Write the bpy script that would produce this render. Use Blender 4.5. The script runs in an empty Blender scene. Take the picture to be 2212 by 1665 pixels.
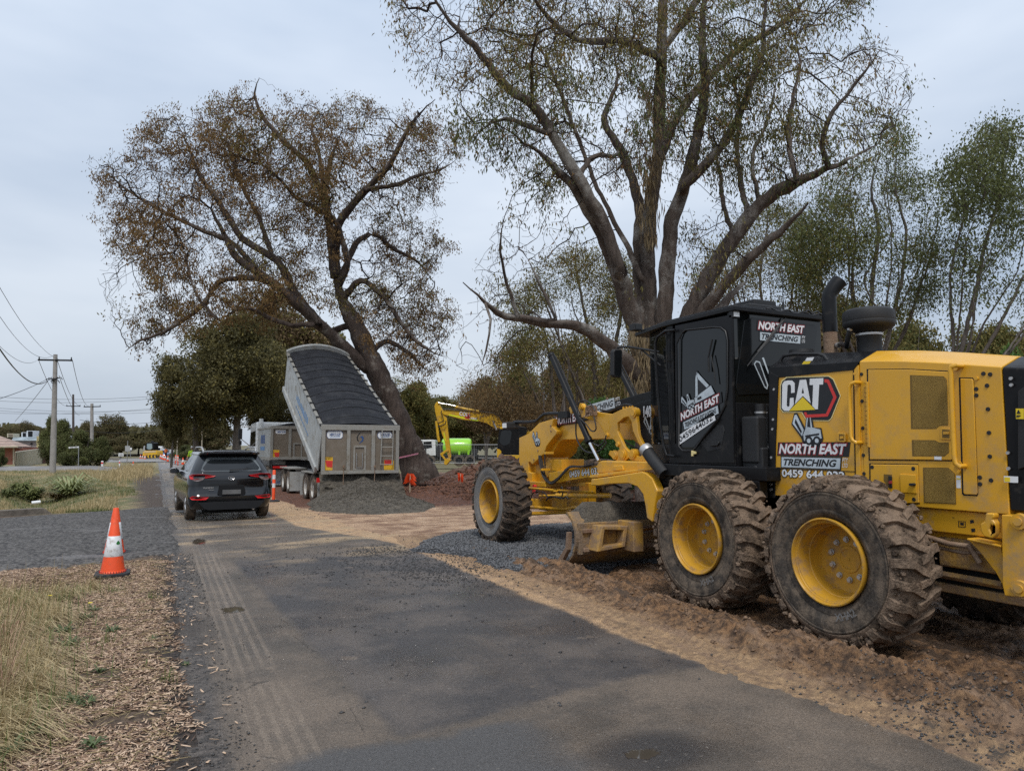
import bpy, math, random, os
import numpy as np
from mathutils import Vector, Matrix
from mathutils.geometry import tessellate_polygon
random.seed(7); RS = np.random.RandomState(11)
scene = bpy.context.scene
C = scene.collection
R = math.radians
PI = math.pi
# ---------------------------------------------------------------- camera
CAM_H, PITCH, YAW = 1.65, 4.75, 26.5
FPX, CX, CY = 1535.0, 1106.0, 832.5
cam = bpy.data.cameras.new('camera'); camo = bpy.data.objects.new('camera', cam); C.objects.link(camo)
cam.sensor_width = 36; cam.lens = 36*FPX/2212; cam.clip_start = .05; cam.clip_end = 6000
camo.location = (0, 0, CAM_H); camo.rotation_euler = (R(90+PITCH), 0, R(-YAW))
scene.camera = camo
# ---------------------------------------------------------------- overcast sky
SUN_EL, SUN_AZ = 58.0, 205.0      # high, hidden behind cloud
world = bpy.data.worlds.new('World'); scene.world = world; world.use_nodes = True
nt = world.node_tree; nt.nodes.clear(); L = nt.links.new
def WN(t, **k):
    n = nt.nodes.new(t)
    for a, b in k.items(): setattr(n, a, b)
    return n
out = WN('ShaderNodeOutputWorld'); bg = WN('ShaderNodeBackground'); bg.inputs[1].default_value = 0.096
sky = WN('ShaderNodeTexSky', sky_type='NISHITA', sun_disc=False, sun_elevation=R(SUN_EL), sun_rotation=R(SUN_AZ), dust_density=2.5, air_density=1.2)
tc = WN('ShaderNodeTexCoord'); mp = WN('ShaderNodeMapping'); mp.inputs['Scale'].default_value = (1, 1, 3.2)
ns = WN('ShaderNodeTexNoise'); ns.inputs['Scale'].default_value = 1.3; ns.inputs['Detail'].default_value = 5; ns.inputs['Roughness'].default_value = .5
L(tc.outputs['Generated'], mp.inputs[0]); L(mp.outputs[0], ns.inputs['Vector'])
cr = WN('ShaderNodeValToRGB'); cr.color_ramp.elements[0].position = .36; cr.color_ramp.elements[1].position = .66
cr.color_ramp.elements[0].color = (3.5, 4.2, 5.25, 1); cr.color_ramp.elements[1].color = (5.6, 6.15, 6.9, 1)
L(ns.outputs[0], cr.inputs[0])
sep = WN('ShaderNodeSeparateXYZ'); L(tc.outputs['Generated'], sep.inputs[0])
mr = WN('ShaderNodeMapRange'); mr.inputs[1].default_value = 0.0; mr.inputs[2].default_value = .55; mr.inputs[3].default_value = .80; mr.inputs[4].default_value = 1.18
L(sep.outputs[2], mr.inputs[0])
sc_ = WN('ShaderNodeVectorMath', operation='SCALE'); L(cr.outputs[0], sc_.inputs[0]); L(mr.outputs[0], sc_.inputs['Scale'])
mx = WN('ShaderNodeMix', data_type='RGBA'); mx.inputs[0].default_value = .9
L(sky.outputs[0], mx.inputs[6]); L(sc_.outputs[0], mx.inputs[7]); L(mx.outputs[2], bg.inputs[0]); L(bg.outputs[0], out.inputs[0])
sl = bpy.data.lights.new('sun', 'SUN'); sl.energy = 1.5; sl.angle = R(16); sl.color = (1, .965, .91)
so = bpy.data.objects.new('sun', sl); C.objects.link(so)
so.rotation_euler = (R(90-SUN_EL), 0, R(180-SUN_AZ)); so.location = (0, 0, 40)
scene.view_settings.view_transform = 'Standard'; scene.view_settings.look = 'None'
scene.view_settings.exposure = 0.56; scene.view_settings.gamma = 1
scene.cycles.max_bounces = 6; scene.cycles.transparent_max_bounces = 8; scene.cycles.use_denoising = False
scene.cycles.diffuse_bounces = 3; scene.cycles.caustics_reflective = False; scene.cycles.caustics_refractive = False
# ---------------------------------------------------------------- survey helpers: sight lines onto real planes
_T, _P = R(YAW), R(PITCH)
_fw = np.array([math.sin(_T)*math.cos(_P), math.cos(_T)*math.cos(_P), math.sin(_P)])
_rt = np.array([math.cos(_T), -math.sin(_T), 0.0]); _up = np.cross(_rt, _fw); _O = np.array([0, 0, CAM_H])
def ray(p): return _fw + _rt*(p[0]-CX)/FPX - _up*(p[1]-CY)/FPX
def gx(p, X): d = ray(p); return _O + d*(X/d[0])
def gy(p, Y): d = ray(p); return _O + d*(Y/d[1])
def gzz(p, z): d = ray(p); return _O + d*((z-CAM_H)/d[2])
def dep(p, Z): return _O + ray(p)*Z
def base(y):
    return np.interp(y, [-20, 12, 18, 25, 50, 110, 300, 3000], [0, 0, -.09, -.2, -.3, -.55, -1.0, -2.0])
def gp(p, dz=0):
    z = 0.0
    for _ in range(12):
        w = gzz(p, z); z = float(base(w[1]))+dz
    return gzz(p, z)
def V(x0, y0, s): return lambda x, y: ((x0+x/s)/1.1302, (y0+y/s)/1.1302)
V1=V(1100,900,3.6867);V2=V(1500,750,3.6867);V3=V(1850,820,3.3985);V4=V(1550,1100,2.3284);V5=V(1950,650,3.7);V6=V(600,820,3.784)
W1=V(0,650,2.776);W2=V(0,980,8.848);W3=V(200,1000,7.9);W4=V(0,1200,2.442);W5=V(980,940,6.403);W6=V(400,1050,3.6867)
T1=V(200,200,2.3042);T2=V(920,0,2.5721);T3=V(1640,0,2.1349);T4=V(1060,500,3.4563);T5=V(340,680,3.965);T6=V(0,1100,5.2667)
# ---------------------------------------------------------------- materials
def _n(t, typ, **k):
    n = t.nodes.new(typ)
    for a, b in k.items(): setattr(n, a, b)
    return n
def rgb(c): return (c[0], c[1], c[2], 1)
def mat(name, col, rough=.6, metal=0, var=.12, vscale=3.0, bump=0, bscale=60, dirt=None, dirt_amt=0, dirt_scale=2.0,
        dirt_z=None, spec=.5, coat=0, fine=0, col2=None, stretch=None, trans=0, rvar=0):
    """Procedural surface: colour broken up by noise, optional dust that gathers low down, optional bump."""
    m = bpy.data.materials.new(name); m.use_nodes = True; t = m.node_tree; l = t.links.new
    b = t.nodes['Principled BSDF']
    g = _n(t, 'ShaderNodeNewGeometry'); pos = g.outputs['Position']
    if stretch:
        mpn = _n(t, 'ShaderNodeMapping'); mpn.inputs['Scale'].default_value = stretch; l(pos, mpn.inputs[0]); pos = mpn.outputs[0]
    n1 = _n(t, 'ShaderNodeTexNoise'); n1.inputs['Scale'].default_value = vscale; n1.inputs['Detail'].default_value = 6; n1.inputs['Roughness'].default_value = .65
    l(pos, n1.inputs['Vector'])
    r1 = _n(t, 'ShaderNodeValToRGB'); r1.color_ramp.elements[0].position = .3; r1.color_ramp.elements[1].position = .7
    c2 = col2 or [min(1, c*(1+var)) for c in col]
    c1 = col if col2 else [c*(1-var) for c in col]
    r1.color_ramp.elements[0].color = rgb(c1); r1.color_ramp.elements[1].color = rgb(c2)
    l(n1.outputs[0], r1.inputs[0]); colout = r1.outputs[0]
    if fine:
        nf = _n(t, 'ShaderNodeTexNoise'); nf.inputs['Scale'].default_value = bscale; nf.inputs['Detail'].default_value = 2
        l(pos, nf.inputs['Vector'])
        mrn = _n(t, 'ShaderNodeMapRange'); mrn.inputs[1].default_value = .3; mrn.inputs[2].default_value = .7; mrn.inputs[3].default_value = 1-fine; mrn.inputs[4].default_value = 1+fine
        l(nf.outputs[0], mrn.inputs[0])
        vm = _n(t, 'ShaderNodeVectorMath', operation='SCALE'); l(colout, vm.inputs[0]); l(mrn.outputs[0], vm.inputs['Scale']); colout = vm.outputs[0]
    if dirt:
        n2 = _n(t, 'ShaderNodeTexNoise'); n2.inputs['Scale'].default_value = dirt_scale; n2.inputs['Detail'].default_value = 9; n2.inputs['Roughness'].default_value = .72
        l(g.outputs['Position'], n2.inputs['Vector'])
        m2 = _n(t, 'ShaderNodeMapRange'); m2.inputs[1].default_value = .62-dirt_amt*.35; m2.inputs[2].default_value = .75-dirt_amt*.25
        l(n2.outputs[0], m2.inputs[0]); fac = m2.outputs[0]
        if dirt_z:
            sx = _n(t, 'ShaderNodeSeparateXYZ'); l(g.outputs['Position'], sx.inputs[0])
            m3 = _n(t, 'ShaderNodeMapRange'); m3.inputs[1].default_value = dirt_z[1]; m3.inputs[2].default_value = dirt_z[0]
            l(sx.outputs[2], m3.inputs[0])
            mm = _n(t, 'ShaderNodeMath', operation='MULTIPLY'); l(fac, mm.inputs[0]); l(m3.outputs[0], mm.inputs[1]); fac = mm.outputs[0]
        mxn = _n(t, 'ShaderNodeMix', data_type='RGBA'); l(fac, mxn.inputs[0]); l(colout, mxn.inputs[6]); mxn.inputs[7].default_value = rgb(dirt)
        colout = mxn.outputs[2]
        mxr = _n(t, 'ShaderNodeMapRange'); mxr.inputs[3].default_value = rough; mxr.inputs[4].default_value = max(rough, .85); l(fac, mxr.inputs[0]); l(mxr.outputs[0], b.inputs['Roughness'])
    elif rvar:
        mxr = _n(t, 'ShaderNodeMapRange'); mxr.inputs[1].default_value = .35; mxr.inputs[2].default_value = .65; mxr.inputs[3].default_value = rough-rvar; mxr.inputs[4].default_value = rough+rvar; l(n1.outputs[0], mxr.inputs[0]); l(mxr.outputs[0], b.inputs['Roughness'])
    else: b.inputs['Roughness'].default_value = rough
    l(colout, b.inputs['Base Color'])
    b.inputs['Metallic'].default_value = metal
    b.inputs['Specular IOR Level'].default_value = spec
    if coat: b.inputs['Coat Weight'].default_value = coat; b.inputs['Coat Roughness'].default_value = .08
    if bump:
        nb = _n(t, 'ShaderNodeTexNoise'); nb.inputs['Scale'].default_value = bscale; nb.inputs['Detail'].default_value = 5; nb.inputs['Roughness'].default_value = .6
        l(pos, nb.inputs['Vector'])
        bn = _n(t, 'ShaderNodeBump'); bn.inputs['Strength'].default_value = min(1, bump); bn.inputs['Distance'].default_value = .02*max(1, bump)
        l(nb.outputs[0], bn.inputs['Height']); l(bn.outputs[0], b.inputs['Normal'])
    if trans:   # thin leaf: some light comes through
        ts = _n(t, 'ShaderNodeBsdfTranslucent'); l(colout, ts.inputs[0]); ms = _n(t, 'ShaderNodeMixShader'); ms.inputs[0].default_value = trans
        o = t.nodes['Material Output']; l(b.outputs[0], ms.inputs[1]); l(ts.outputs[0], ms.inputs[2]); l(ms.outputs[0], o.inputs[0])
    return m
# ---------------------------------------------------------------- mesh helpers
class MB:
    def __init__(s): s.v = []; s.f = []
    def add(s, v, f):
        o = len(s.v); s.v += [tuple(p) for p in v]; s.f += [tuple(i+o for i in q) for q in f]; return s
    def box(s, x0, x1, y0, y1, z0, z1):
        v = [(x, y, z) for z in (z0, z1) for y in (y0, y1) for x in (x0, x1)]
        return s.add(v, [(0,2,3,1),(4,5,7,6),(0,1,5,4),(2,6,7,3),(0,4,6,2),(1,3,7,5)])
    def prism(s, pts, axis, a, b, holes=()):
        """outline pts (two coordinates) pushed along an axis from a to b; x: (y,z)  y: (x,z)  z: (x,y)"""
        loops = [list(pts)]+[list(h) for h in holes]
        def P(p, t): return (t, p[0], p[1]) if axis == 'x' else (p[0], t, p[1]) if axis == 'y' else (p[0], p[1], t)
        flat = [p for lp in loops for p in lp]; n = len(flat)
        tri = tessellate_polygon([[Vector((p[0], p[1], 0)) for p in lp] for lp in loops])
        v = [P(p, a) for p in flat]+[P(p, b) for p in flat]; f = [tuple(t) for t in tri]+[tuple(i+n for i in reversed(t)) for t in tri]
        o = 0
        for lp in loops:
            m = len(lp)
            for i in range(m): j = (i+1) % m; f.append((o+i, o+j, o+j+n, o+i+n))
            o += m
        return s.add(v, f)
    def tube(s, pts, r, n=10, cap=True):
        pts = [Vector(p) for p in pts]; rs = r if hasattr(r, '__len__') else [r]*len(pts)
        v = []; f = []; ref = None
        for i, p in enumerate(pts):
            d = (pts[min(i+1, len(pts)-1)]-pts[max(i-1, 0)]).normalized()
            if ref is None: ref = Vector((0, 0, 1)) if abs(d.z) < .9 else Vector((1, 0, 0))
            a = d.cross(ref).normalized(); b = a.cross(d).normalized(); ref = b
            for k in range(n): t = 2*PI*k/n; v.append(p+(a*math.cos(t)+b*math.sin(t))*rs[i])
        for i in range(len(pts)-1):
            for k in range(n): k2 = (k+1) % n; f.append((i*n+k, i*n+k2, (i+1)*n+k2, (i+1)*n+k))
        if cap: f.append(tuple(reversed(range(n)))); f.append(tuple(range((len(pts)-1)*n, len(pts)*n)))
        return s.add(v, f)
    def cyl(s, p0, p1, r0, r1=None, n=20, cap=True): return s.tube([p0, p1], [r0, r0 if r1 is None else r1], n, cap)
    def lathe(s, prof, c, axis=(1, 0, 0), n=32, closed=False):
        """prof: (radius, distance along axis); revolved round the axis through c"""
        d = Vector(axis).normalized(); ref = Vector((0, 0, 1)) if abs(d.z) < .9 else Vector((0, 1, 0))
        a = d.cross(ref).normalized(); b = a.cross(d).normalized(); c = Vector(c); v = []; f = []; m = len(prof)
        for k in range(n):
            t = 2*PI*k/n; e = a*math.cos(t)+b*math.sin(t)
            for (r, h) in prof: v.append(c+d*h+e*r)
        mm = m if closed else m-1
        for k in range(n):
            k2 = (k+1) % n
            for i in range(mm): j = (i+1) % m; f.append((k*m+i, k*m+j, k2*m+j, k2*m+i))
        return s.add(v, f)
    def ball(s, c, r, n=10, sq=(1, 1, 1)):
        pr = [(math.sin(PI*i/n)*r, -math.cos(PI*i/n)*r) for i in range(n+1)]; pr[0] = (.0005, -r); pr[-1] = (.0005, r)
        t = MB().lathe(pr, (0, 0, 0), (0, 0, 1), n*2)
        return s.add([(c[0]+p[0]*sq[0], c[1]+p[1]*sq[1], c[2]+p[2]*sq[2]) for p in t.v], t.f)
    def loft(s, secs, cap=True):
        n = len(secs[0]); v = [p for q in secs for p in q]; f = []
        for i in range(len(secs)-1):
            for k in range(n): k2 = (k+1) % n; f.append((i*n+k, i*n+k2, (i+1)*n+k2, (i+1)*n+k))
        if cap: f.append(tuple(reversed(range(n)))); f.append(tuple(range((len(secs)-1)*n, len(secs)*n)))
        return s.add(v, f)
    def xf(s, M, start=0):
        s.v = s.v[:start]+[tuple(M @ Vector(p)) for p in s.v[start:]]; return s
    def build(s, name, m, parent=None, bevel=0, smooth=None, seg=2, doubleface=False):
        me = bpy.data.meshes.new(name)
        off = Vector((0, 0, 0))
        if parent is not None: off = parent.get('_o') and Vector(parent['_o']) or Vector((0, 0, 0))
        me.from_pydata([tuple(Vector(p)-off) for p in s.v], [], s.f); 
        import bmesh
        b = bmesh.new(); b.from_mesh(me); bmesh.ops.recalc_face_normals(b, faces=b.faces)
        if bevel: bmesh.ops.dissolve_limit(b, angle_limit=.004, verts=b.verts, edges=b.edges, use_dissolve_boundaries=False)
        b.to_mesh(me); b.free()
        me.materials.append(m)
        if smooth is not None:
            for p in me.polygons: p.use_smooth = True
            me.set_sharp_from_angle(angle=R(smooth))
        o = bpy.data.objects.new(name, me); C.objects.link(o)
        if parent is not None: o.parent = parent
        if bevel:
            bm = o.modifiers.new('bevel', 'BEVEL'); bm.width = bevel; bm.segments = seg; bm.limit_method = 'ANGLE'; bm.angle_limit = R(35)
            if smooth is None:
                for p in me.polygons: p.use_smooth = True
            bm.harden_normals = True
        return o
def build_each(q, name, m, parent=None, bevel=0, smooth=None):
    """separate pieces (touching or overlapping ones kept together) become parts of their own"""
    n = len(q.v); par = list(range(n))
    def fd(i):
        while par[i] != i: par[i] = par[par[i]]; i = par[i]
        return i
    for f in q.f:
        a = fd(f[0])
        for j in f[1:]: par[fd(j)] = a
    comp = {}
    for i in range(n): comp.setdefault(fd(i), []).append(i)
    items = []
    for k, ids in comp.items():
        P = np.array([q.v[i] for i in ids]); items.append([P.min(0)-.001, P.max(0)+.001, set([k])])
    ch = True
    while ch:
        ch = False
        for i in range(len(items)):
            for j in range(i+1, len(items)):
                if (items[i][0] <= items[j][1]).all() and (items[j][0] <= items[i][1]).all():
                    items[i][0] = np.minimum(items[i][0], items[j][0]); items[i][1] = np.maximum(items[i][1], items[j][1]); items[i][2] |= items[j][2]; items.pop(j); ch = True; break
            if ch: break
    res = []
    for it in items:
        ks = it[2]; mp_ = {}; r = MB()
        for f in q.f:
            if fd(f[0]) in ks:
                for i in f:
                    if i not in mp_: mp_[i] = len(r.v); r.v.append(q.v[i])
                r.f.append(tuple(mp_[i] for i in f))
        res.append(r.build(name, m, parent, bevel, smooth))
    return res
def tag(o, label=None, cat=None, group=None, kind=None):
    if label: o['label'] = label
    if cat: o['category'] = cat
    if group: o['group'] = group
    if kind: o['kind'] = kind
    return o
def thing(name, label, cat, loc, group=None):
    """Empty at the base; parts are written in world metres and shifted by _o"""
    o = bpy.data.objects.new(name, None); C.objects.link(o); o.location = loc; o.empty_display_size = .2
    o['_o'] = tuple(float(q) for q in loc); return tag(o, label, cat, group)
def sub(o):      # make a part usable as parent of its own sub-parts
    if '_o' not in o: o['_o'] = tuple(o.parent['_o'])
    return o
def dup(o, loc, rz=0, label=None, sc=None):
    r = o.copy(); C.objects.link(r); r.location = loc; r.rotation_euler = (0, 0, rz)
    if sc is not None: r.scale = sc
    if label: r['label'] = label
    def rec(src, par):
        for ch in src.children:
            c = ch.copy(); C.objects.link(c); c.parent = par; c.matrix_parent_inverse = ch.matrix_parent_inverse.copy(); rec(ch, c)
    rec(o, r); return r
def bigmesh(name, v, f, m, parent=None, smooth=False, uv=None):
    """fast path: numpy verts (n,3) and faces (m,k)"""
    me = bpy.data.meshes.new(name); v = np.asarray(v, dtype=np.float32)
    if parent is not None and parent.get('_o'): v = v-np.array(parent['_o'], dtype=np.float32)
    f = np.asarray(f, dtype=np.int32); k = f.shape[1]
    me.vertices.add(len(v)); me.vertices.foreach_set('co', v.ravel())
    me.loops.add(f.size); me.loops.foreach_set('vertex_index', f.ravel())
    me.polygons.add(len(f)); me.polygons.foreach_set('loop_start', np.arange(0, f.size, k, dtype=np.int32)); me.polygons.foreach_set('loop_total', np.full(len(f), k, dtype=np.int32))
    me.update(calc_edges=True)
    if smooth: me.polygons.foreach_set('use_smooth', np.ones(len(f), dtype=bool))
    me.materials.append(m)
    o = bpy.data.objects.new(name, me); C.objects.link(o)
    if parent is not None: o.parent = parent
    return o
_dg = None
def text_mb(s, bold=.0, shear=0, mono=False):
    cu = bpy.data.curves.new('t', 'FONT'); cu.body = s; cu.offset = bold; cu.shear = shear; cu.resolution_u = 3
    o = bpy.data.objects.new('t', cu); C.objects.link(o); dg = bpy.context.evaluated_depsgraph_get()
    me = bpy.data.meshes.new_from_object(o.evaluated_get(dg)); bpy.data.objects.remove(o); bpy.data.curves.remove(cu)
    v = [tuple(p.co) for p in me.vertices]; f = [tuple(p.vertices) for p in me.polygons]; bpy.data.meshes.remove(me)
    return v, f
def text(name, s, p0, u, vv, w, h, m, parent, bold=.012, shear=0, th=.002):
    """writing fitted into a w x h box with its lower left corner at p0, running along u, standing along vv"""
    v, f = text_mb(s, bold, shear)
    xs = [p[0] for p in v]; ys = [p[1] for p in v]; x0, x1, y0, y1 = min(xs), max(xs), min(ys), max(ys)
    u = Vector(u).normalized(); vv = Vector(vv).normalized(); nn = u.cross(vv); p0 = Vector(p0)
    q = MB()
    q.add([p0+u*((p[0]-x0)/(x1-x0)*w)+vv*((p[1]-y0)/(y1-y0)*h)+nn*th for p in v], f)
    return q.build(name, m, parent)
# ---------------------------------------------------------------- value noise for terrain
def vnoise(x, y, seed=0):
    rs = np.random.RandomState(seed); G = rs.rand(256, 256).astype(np.float64)
    xi = np.floor(x).astype(int); yi = np.floor(y).astype(int); fx = x-xi; fy = y-yi
    fx = fx*fx*(3-2*fx); fy = fy*fy*(3-2*fy)
    a = G[xi % 256, yi % 256]; b = G[(xi+1) % 256, yi % 256]; c = G[xi % 256, (yi+1) % 256]; d = G[(xi+1) % 256, (yi+1) % 256]
    return (a*(1-fx)+b*fx)*(1-fy)+(c*(1-fx)+d*fx)*fy
def fbm(x, y, sc, octv=4, seed=0, gain=.5):
    s = 0; a = 1; t = 0
    for i in range(octv): s = s+a*(vnoise(x*sc*2**i+17.3*i, y*sc*2**i+5.1*i, seed+i)-.5)*2; t += a; a *= gain
    return s/t
def sstep(a, b, x): t = np.clip((x-a)/(b-a), 0, 1); return t*t*(3-2*t)
def grid(name, xs, ys, hfun, m, kind='structure', smooth=True):
    X, Y = np.meshgrid(xs, ys, indexing='ij'); Z = hfun(X, Y); v = np.stack([X, Y, Z], -1).reshape(-1, 3)
    nx, ny = len(xs), len(ys); i = np.arange((nx-1)*(ny-1)); a = (i//(ny-1))*ny+i % (ny-1)
    f = np.stack([a, a+ny, a+ny+1, a+1], 1); o = bigmesh(name, v, f, m, smooth=smooth)
    if kind: o['kind'] = kind
    return o
# ================================================================ shader expressions
class X:
    t = None
    def __init__(s, k): s.k = k
    @staticmethod
    def w(v): return v if isinstance(v, X) else X(v)
    def m(s, op, o=0.0, c=None):
        n = X.t.nodes.new('ShaderNodeMath'); n.operation = op
        for i, q in enumerate([s, o, c]):
            if q is None: continue
            q = X.w(q).k
            if isinstance(q, (int, float)): n.inputs[i].default_value = q
            else: X.t.links.new(q, n.inputs[i])
        return X(n.outputs[0])
    def __add__(s, o): return s.m('ADD', o)
    def __radd__(s, o): return s.m('ADD', o)
    def __sub__(s, o): return s.m('SUBTRACT', o)
    def __rsub__(s, o): return X.w(o).m('SUBTRACT', s)
    def __mul__(s, o): return s.m('MULTIPLY', o)
    def __rmul__(s, o): return s.m('MULTIPLY', o)
    def sin(s): return s.m('SINE')
    def sq(s): return s*s
    def up(s, a, b):   # 0 below a, 1 above b (a>b allowed)
        n = X.t.nodes.new('ShaderNodeMapRange'); n.interpolation_type = 'SMOOTHSTEP'
        n.inputs[1].default_value = min(a, b); n.inputs[2].default_value = max(a, b)
        if a > b: n.inputs[3].default_value = 1; n.inputs[4].default_value = 0
        X.t.links.new(s.k, n.inputs[0]); return X(n.outputs[0])
def NZ(sc, det=5, rough=.6, stretch=None, off=0):
    g = X.t.nodes.new('ShaderNodeNewGeometry'); p = g.outputs['Position']
    if stretch or off:
        mpn = X.t.nodes.new('ShaderNodeMapping'); mpn.inputs['Scale'].default_value = stretch or (1, 1, 1); mpn.inputs['Location'].default_value = (off, off*.7, off*.3); X.t.links.new(p, mpn.inputs[0]); p = mpn.outputs[0]
    n = X.t.nodes.new('ShaderNodeTexNoise'); n.inputs['Scale'].default_value = sc; n.inputs['Detail'].default_value = det; n.inputs['Roughness'].default_value = rough
    X.t.links.new(p, n.inputs['Vector']); return X(n.outputs[0])
def VZ(sc, feature='F1', out='Distance', stretch=None):
    g = X.t.nodes.new('ShaderNodeNewGeometry'); p = g.outputs['Position']
    if stretch: mpn = X.t.nodes.new('ShaderNodeMapping'); mpn.inputs['Scale'].default_value = stretch; X.t.links.new(p, mpn.inputs[0]); p = mpn.outputs[0]
    n = X.t.nodes.new('ShaderNodeTexVoronoi'); n.feature = feature; n.inputs['Scale'].default_value = sc; X.t.links.new(p, n.inputs['Vector']); return X(n.outputs[out])
def XYZ():
    g = X.t.nodes.new('ShaderNodeNewGeometry'); s = X.t.nodes.new('ShaderNodeSeparateXYZ'); X.t.links.new(g.outputs['Position'], s.inputs[0]); return [X(o) for o in s.outputs]
def MIX(f, a, b):
    n = X.t.nodes.new('ShaderNodeMix'); n.data_type = 'RGBA'; X.t.links.new(f.k, n.inputs[0])
    for i, q in ((6, a), (7, b)):
        if isinstance(q, tuple): n.inputs[i].default_value = rgb(q)
        else: X.t.links.new(q.k, n.inputs[i])
    return X(n.outputs[2])
def SCL(c, f):
    n = X.t.nodes.new('ShaderNodeVectorMath'); n.operation = 'SCALE'
    X.t.links.new(c.k, n.inputs[0]); X.t.links.new(f.k, n.inputs['Scale']); return X(n.outputs[0])
def new_mat(name):
    m = bpy.data.materials.new(name); m.use_nodes = True; X.t = m.node_tree; return m, m.node_tree.nodes['Principled BSDF']
def done(b, col, rough=.8, height=None, dist=.01, spec=None):
    l = X.t.links.new; l(col.k, b.inputs['Base Color'])
    if isinstance(rough, X): l(rough.k, b.inputs['Roughness'])
    else: b.inputs['Roughness'].default_value = rough
    if height is not None:
        n = X.t.nodes.new('ShaderNodeBump'); n.inputs['Distance'].default_value = dist; n.inputs['Strength'].default_value = 1; l(height.k, n.inputs['Height']); l(n.outputs[0], b.inputs['Normal'])
    if spec is not None:
        if isinstance(spec, X): l(spec.k, b.inputs['Specular IOR Level'])
        else: b.inputs['Specular IOR Level'].default_value = spec
SAND=(.52,.335,.18); TAN=(.54,.36,.225); MUD=(.145,.092,.058); REDM=(.105,.047,.028); GREYG=(.085,.083,.085)
# ---- road surface
m_road, b = new_mat('asphalt'); x, y, z = XYZ()
wob = (NZ(.9, 5, .6)-.5)*.55 + (NZ(5, 5, .7, off=3)-.5)*.22
agg = NZ(95, 3, .7); spk = VZ(150)
old = MIX(NZ(1.3, 8, .68, off=9).up(.35, .68), (.082, .068, .055), (.168, .130, .098))
wornblue = (.082, .078, .076); dark = (.054, .049, .048)
darkc = MIX(NZ(1.1, 7, .66, off=21).up(.40, .64), dark, (.112, .093, .080))
c = old
pm = (x+wob*.12).up(.98, 1.06+.04)*(y*.05+(x*0)+0).m('MULTIPLY', 1).up(.0, .001)
lim = x-(1.30-(y-4.0)*.038)                       # joint of the newer patch
inpatch = (lim+wob*.16).up(-.06, .05)*(y+wob*.9-((x-1.2)*.10)).up(3.98, 4.12)*(y+wob*1.2).up(11.5, 10.6)
c = MIX(inpatch, c, darkc)
near_blue = (y+wob*.8).up(4.02, 3.9)*(x+wob*.8).up(2.2, 1.9)*(x+wob*.3+(y*.25)).up(1.5, 1.7)
c = MIX(near_blue, c, wornblue)
film = NZ(.55, 7, .66, stretch=(1, .6, 1), off=70).up(.50, .68)*.28
c = MIX(film, c, (.185, .135, .092))
faraway = y.up(11, 20)
c = MIX(faraway, c, MIX(NZ(.6, 6, .65, stretch=(1, .25, 1)).up(.4, .62), (.10, .088, .078), (.19, .155, .12)))
# dust carried along the left wheel path, ribbed by tyres
edge = x.up(.5, .56)*x.up(.92, .84)*NZ(.5, 3, .5, off=4).up(.3, .5)
rib = ((x-(y-8)*.006)*PI*2*13).sin().up(-.2, .6)
c = MIX(edge*(.10+rib*.42)*y.up(26, 12)*y.up(3.9,4.1)*(.5+NZ(3, 5, .7, off=6).up(.35,.6)*.5), c, (.26, .205, .155))
shl = (x+wob*.10).up(.46, .36)
c = MIX(shl, c, MIX(NZ(14, 5, .8).up(.4, .6), (.045, .038, .033), (.12, .10, .085)))
sandf = (x+wob*.45+(NZ(9, 5, .8, off=8)-.5)*.15+y.up(5.6, 3.2)*-.22+y.up(11, 16)*.95).up(3.62, 3.74)
c = MIX(sandf, c, MIX(NZ(6, 6, .7).up(.3, .7), (.28, .185, .115), SAND))
wash = NZ(.8, 6, .62, stretch=(.7, 1.4, 1), off=13).up(.5, .64)*y.up(9.4, 12)*y.up(30, 16)
c = MIX(wash*.85, c, (.38, .275, .165))
dab = NZ(2.3, 5, .6, off=31).up(.66, .72)*.4
c = MIX(dab, c, (.25, .19, .14))
c = MIX((NZ(1.0, 4, .6, off=91).up(.5, .6))*(x+wob*.5).up(.62, .40)*y.up(12.5, 11.5)*.8, c, (.055, .042, .032))
rr = ((x-2.43).sq()*.55+(y-3.22).sq()*1.1).m('SQRT')+wob*.12
c = MIX(rr.up(.36, .15)*.8, c, (.026, .027, .030))
crack = VZ(1.1, 'DISTANCE_TO_EDGE', stretch=(1.6, .8, 1))
crk = (crack+ (NZ(7, 5, .8)-.5)*.10).up(.006, .001)*NZ(2.2, 3, .5, off=5).up(.5, .58)*lim.up(.05, -.05)*NZ(.8, 2, .5, off=2).up(.45, .55)
c = MIX(crk*.5, c, (.025, .022, .02))
gr2 = NZ(38, 8, .85, off=60); gr3 = NZ(150, 3, .8, off=61)
c = SCL(c, .34+spk.up(.0, .62)*.36+agg.up(.42, .58)*.36+gr2.up(.42, .60)*.34+gr3.up(.43,.57)*.36)
c = MIX(VZ(70, out='Color').up(.90, .95)*.6*gr3.up(.4,.6), c, (.34, .30, .26))
pud = None
for (px_, py_, rx_, ry_) in ((2.40, 3.235, .10, .06), (.76, 7.80, .10, .15), (.73, 13.7, .10, .5)):
    e_ = (((x-px_)*(1/rx_)).sq()+((y-py_)*(1/ry_)).sq()).m('SQRT')+wob*2.2+(NZ(22, 4, .7, off=80)-.5)*1.2; m_ = (e_+(NZ(6, 5, .7, off=81)-.5)*1.6).up(1.1, .9); pud = m_ if pud is None else pud.m('MAXIMUM', m_)
c = MIX(pud*.85, c, (.062, .050, .036))
wet = NZ(.7, 5, .6, off=40).up(.45, .6)
ro = (.46+agg*.25-wet*.30-faraway*.12-inpatch*.06+sandf*.2-rr.up(.30, .24)*.15)*(1-pud*.93)
done(b, c, ro, (spk*.8+agg*1.3+gr2*1.1+crk*-2)*(1-pud), .0075, .5)
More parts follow.
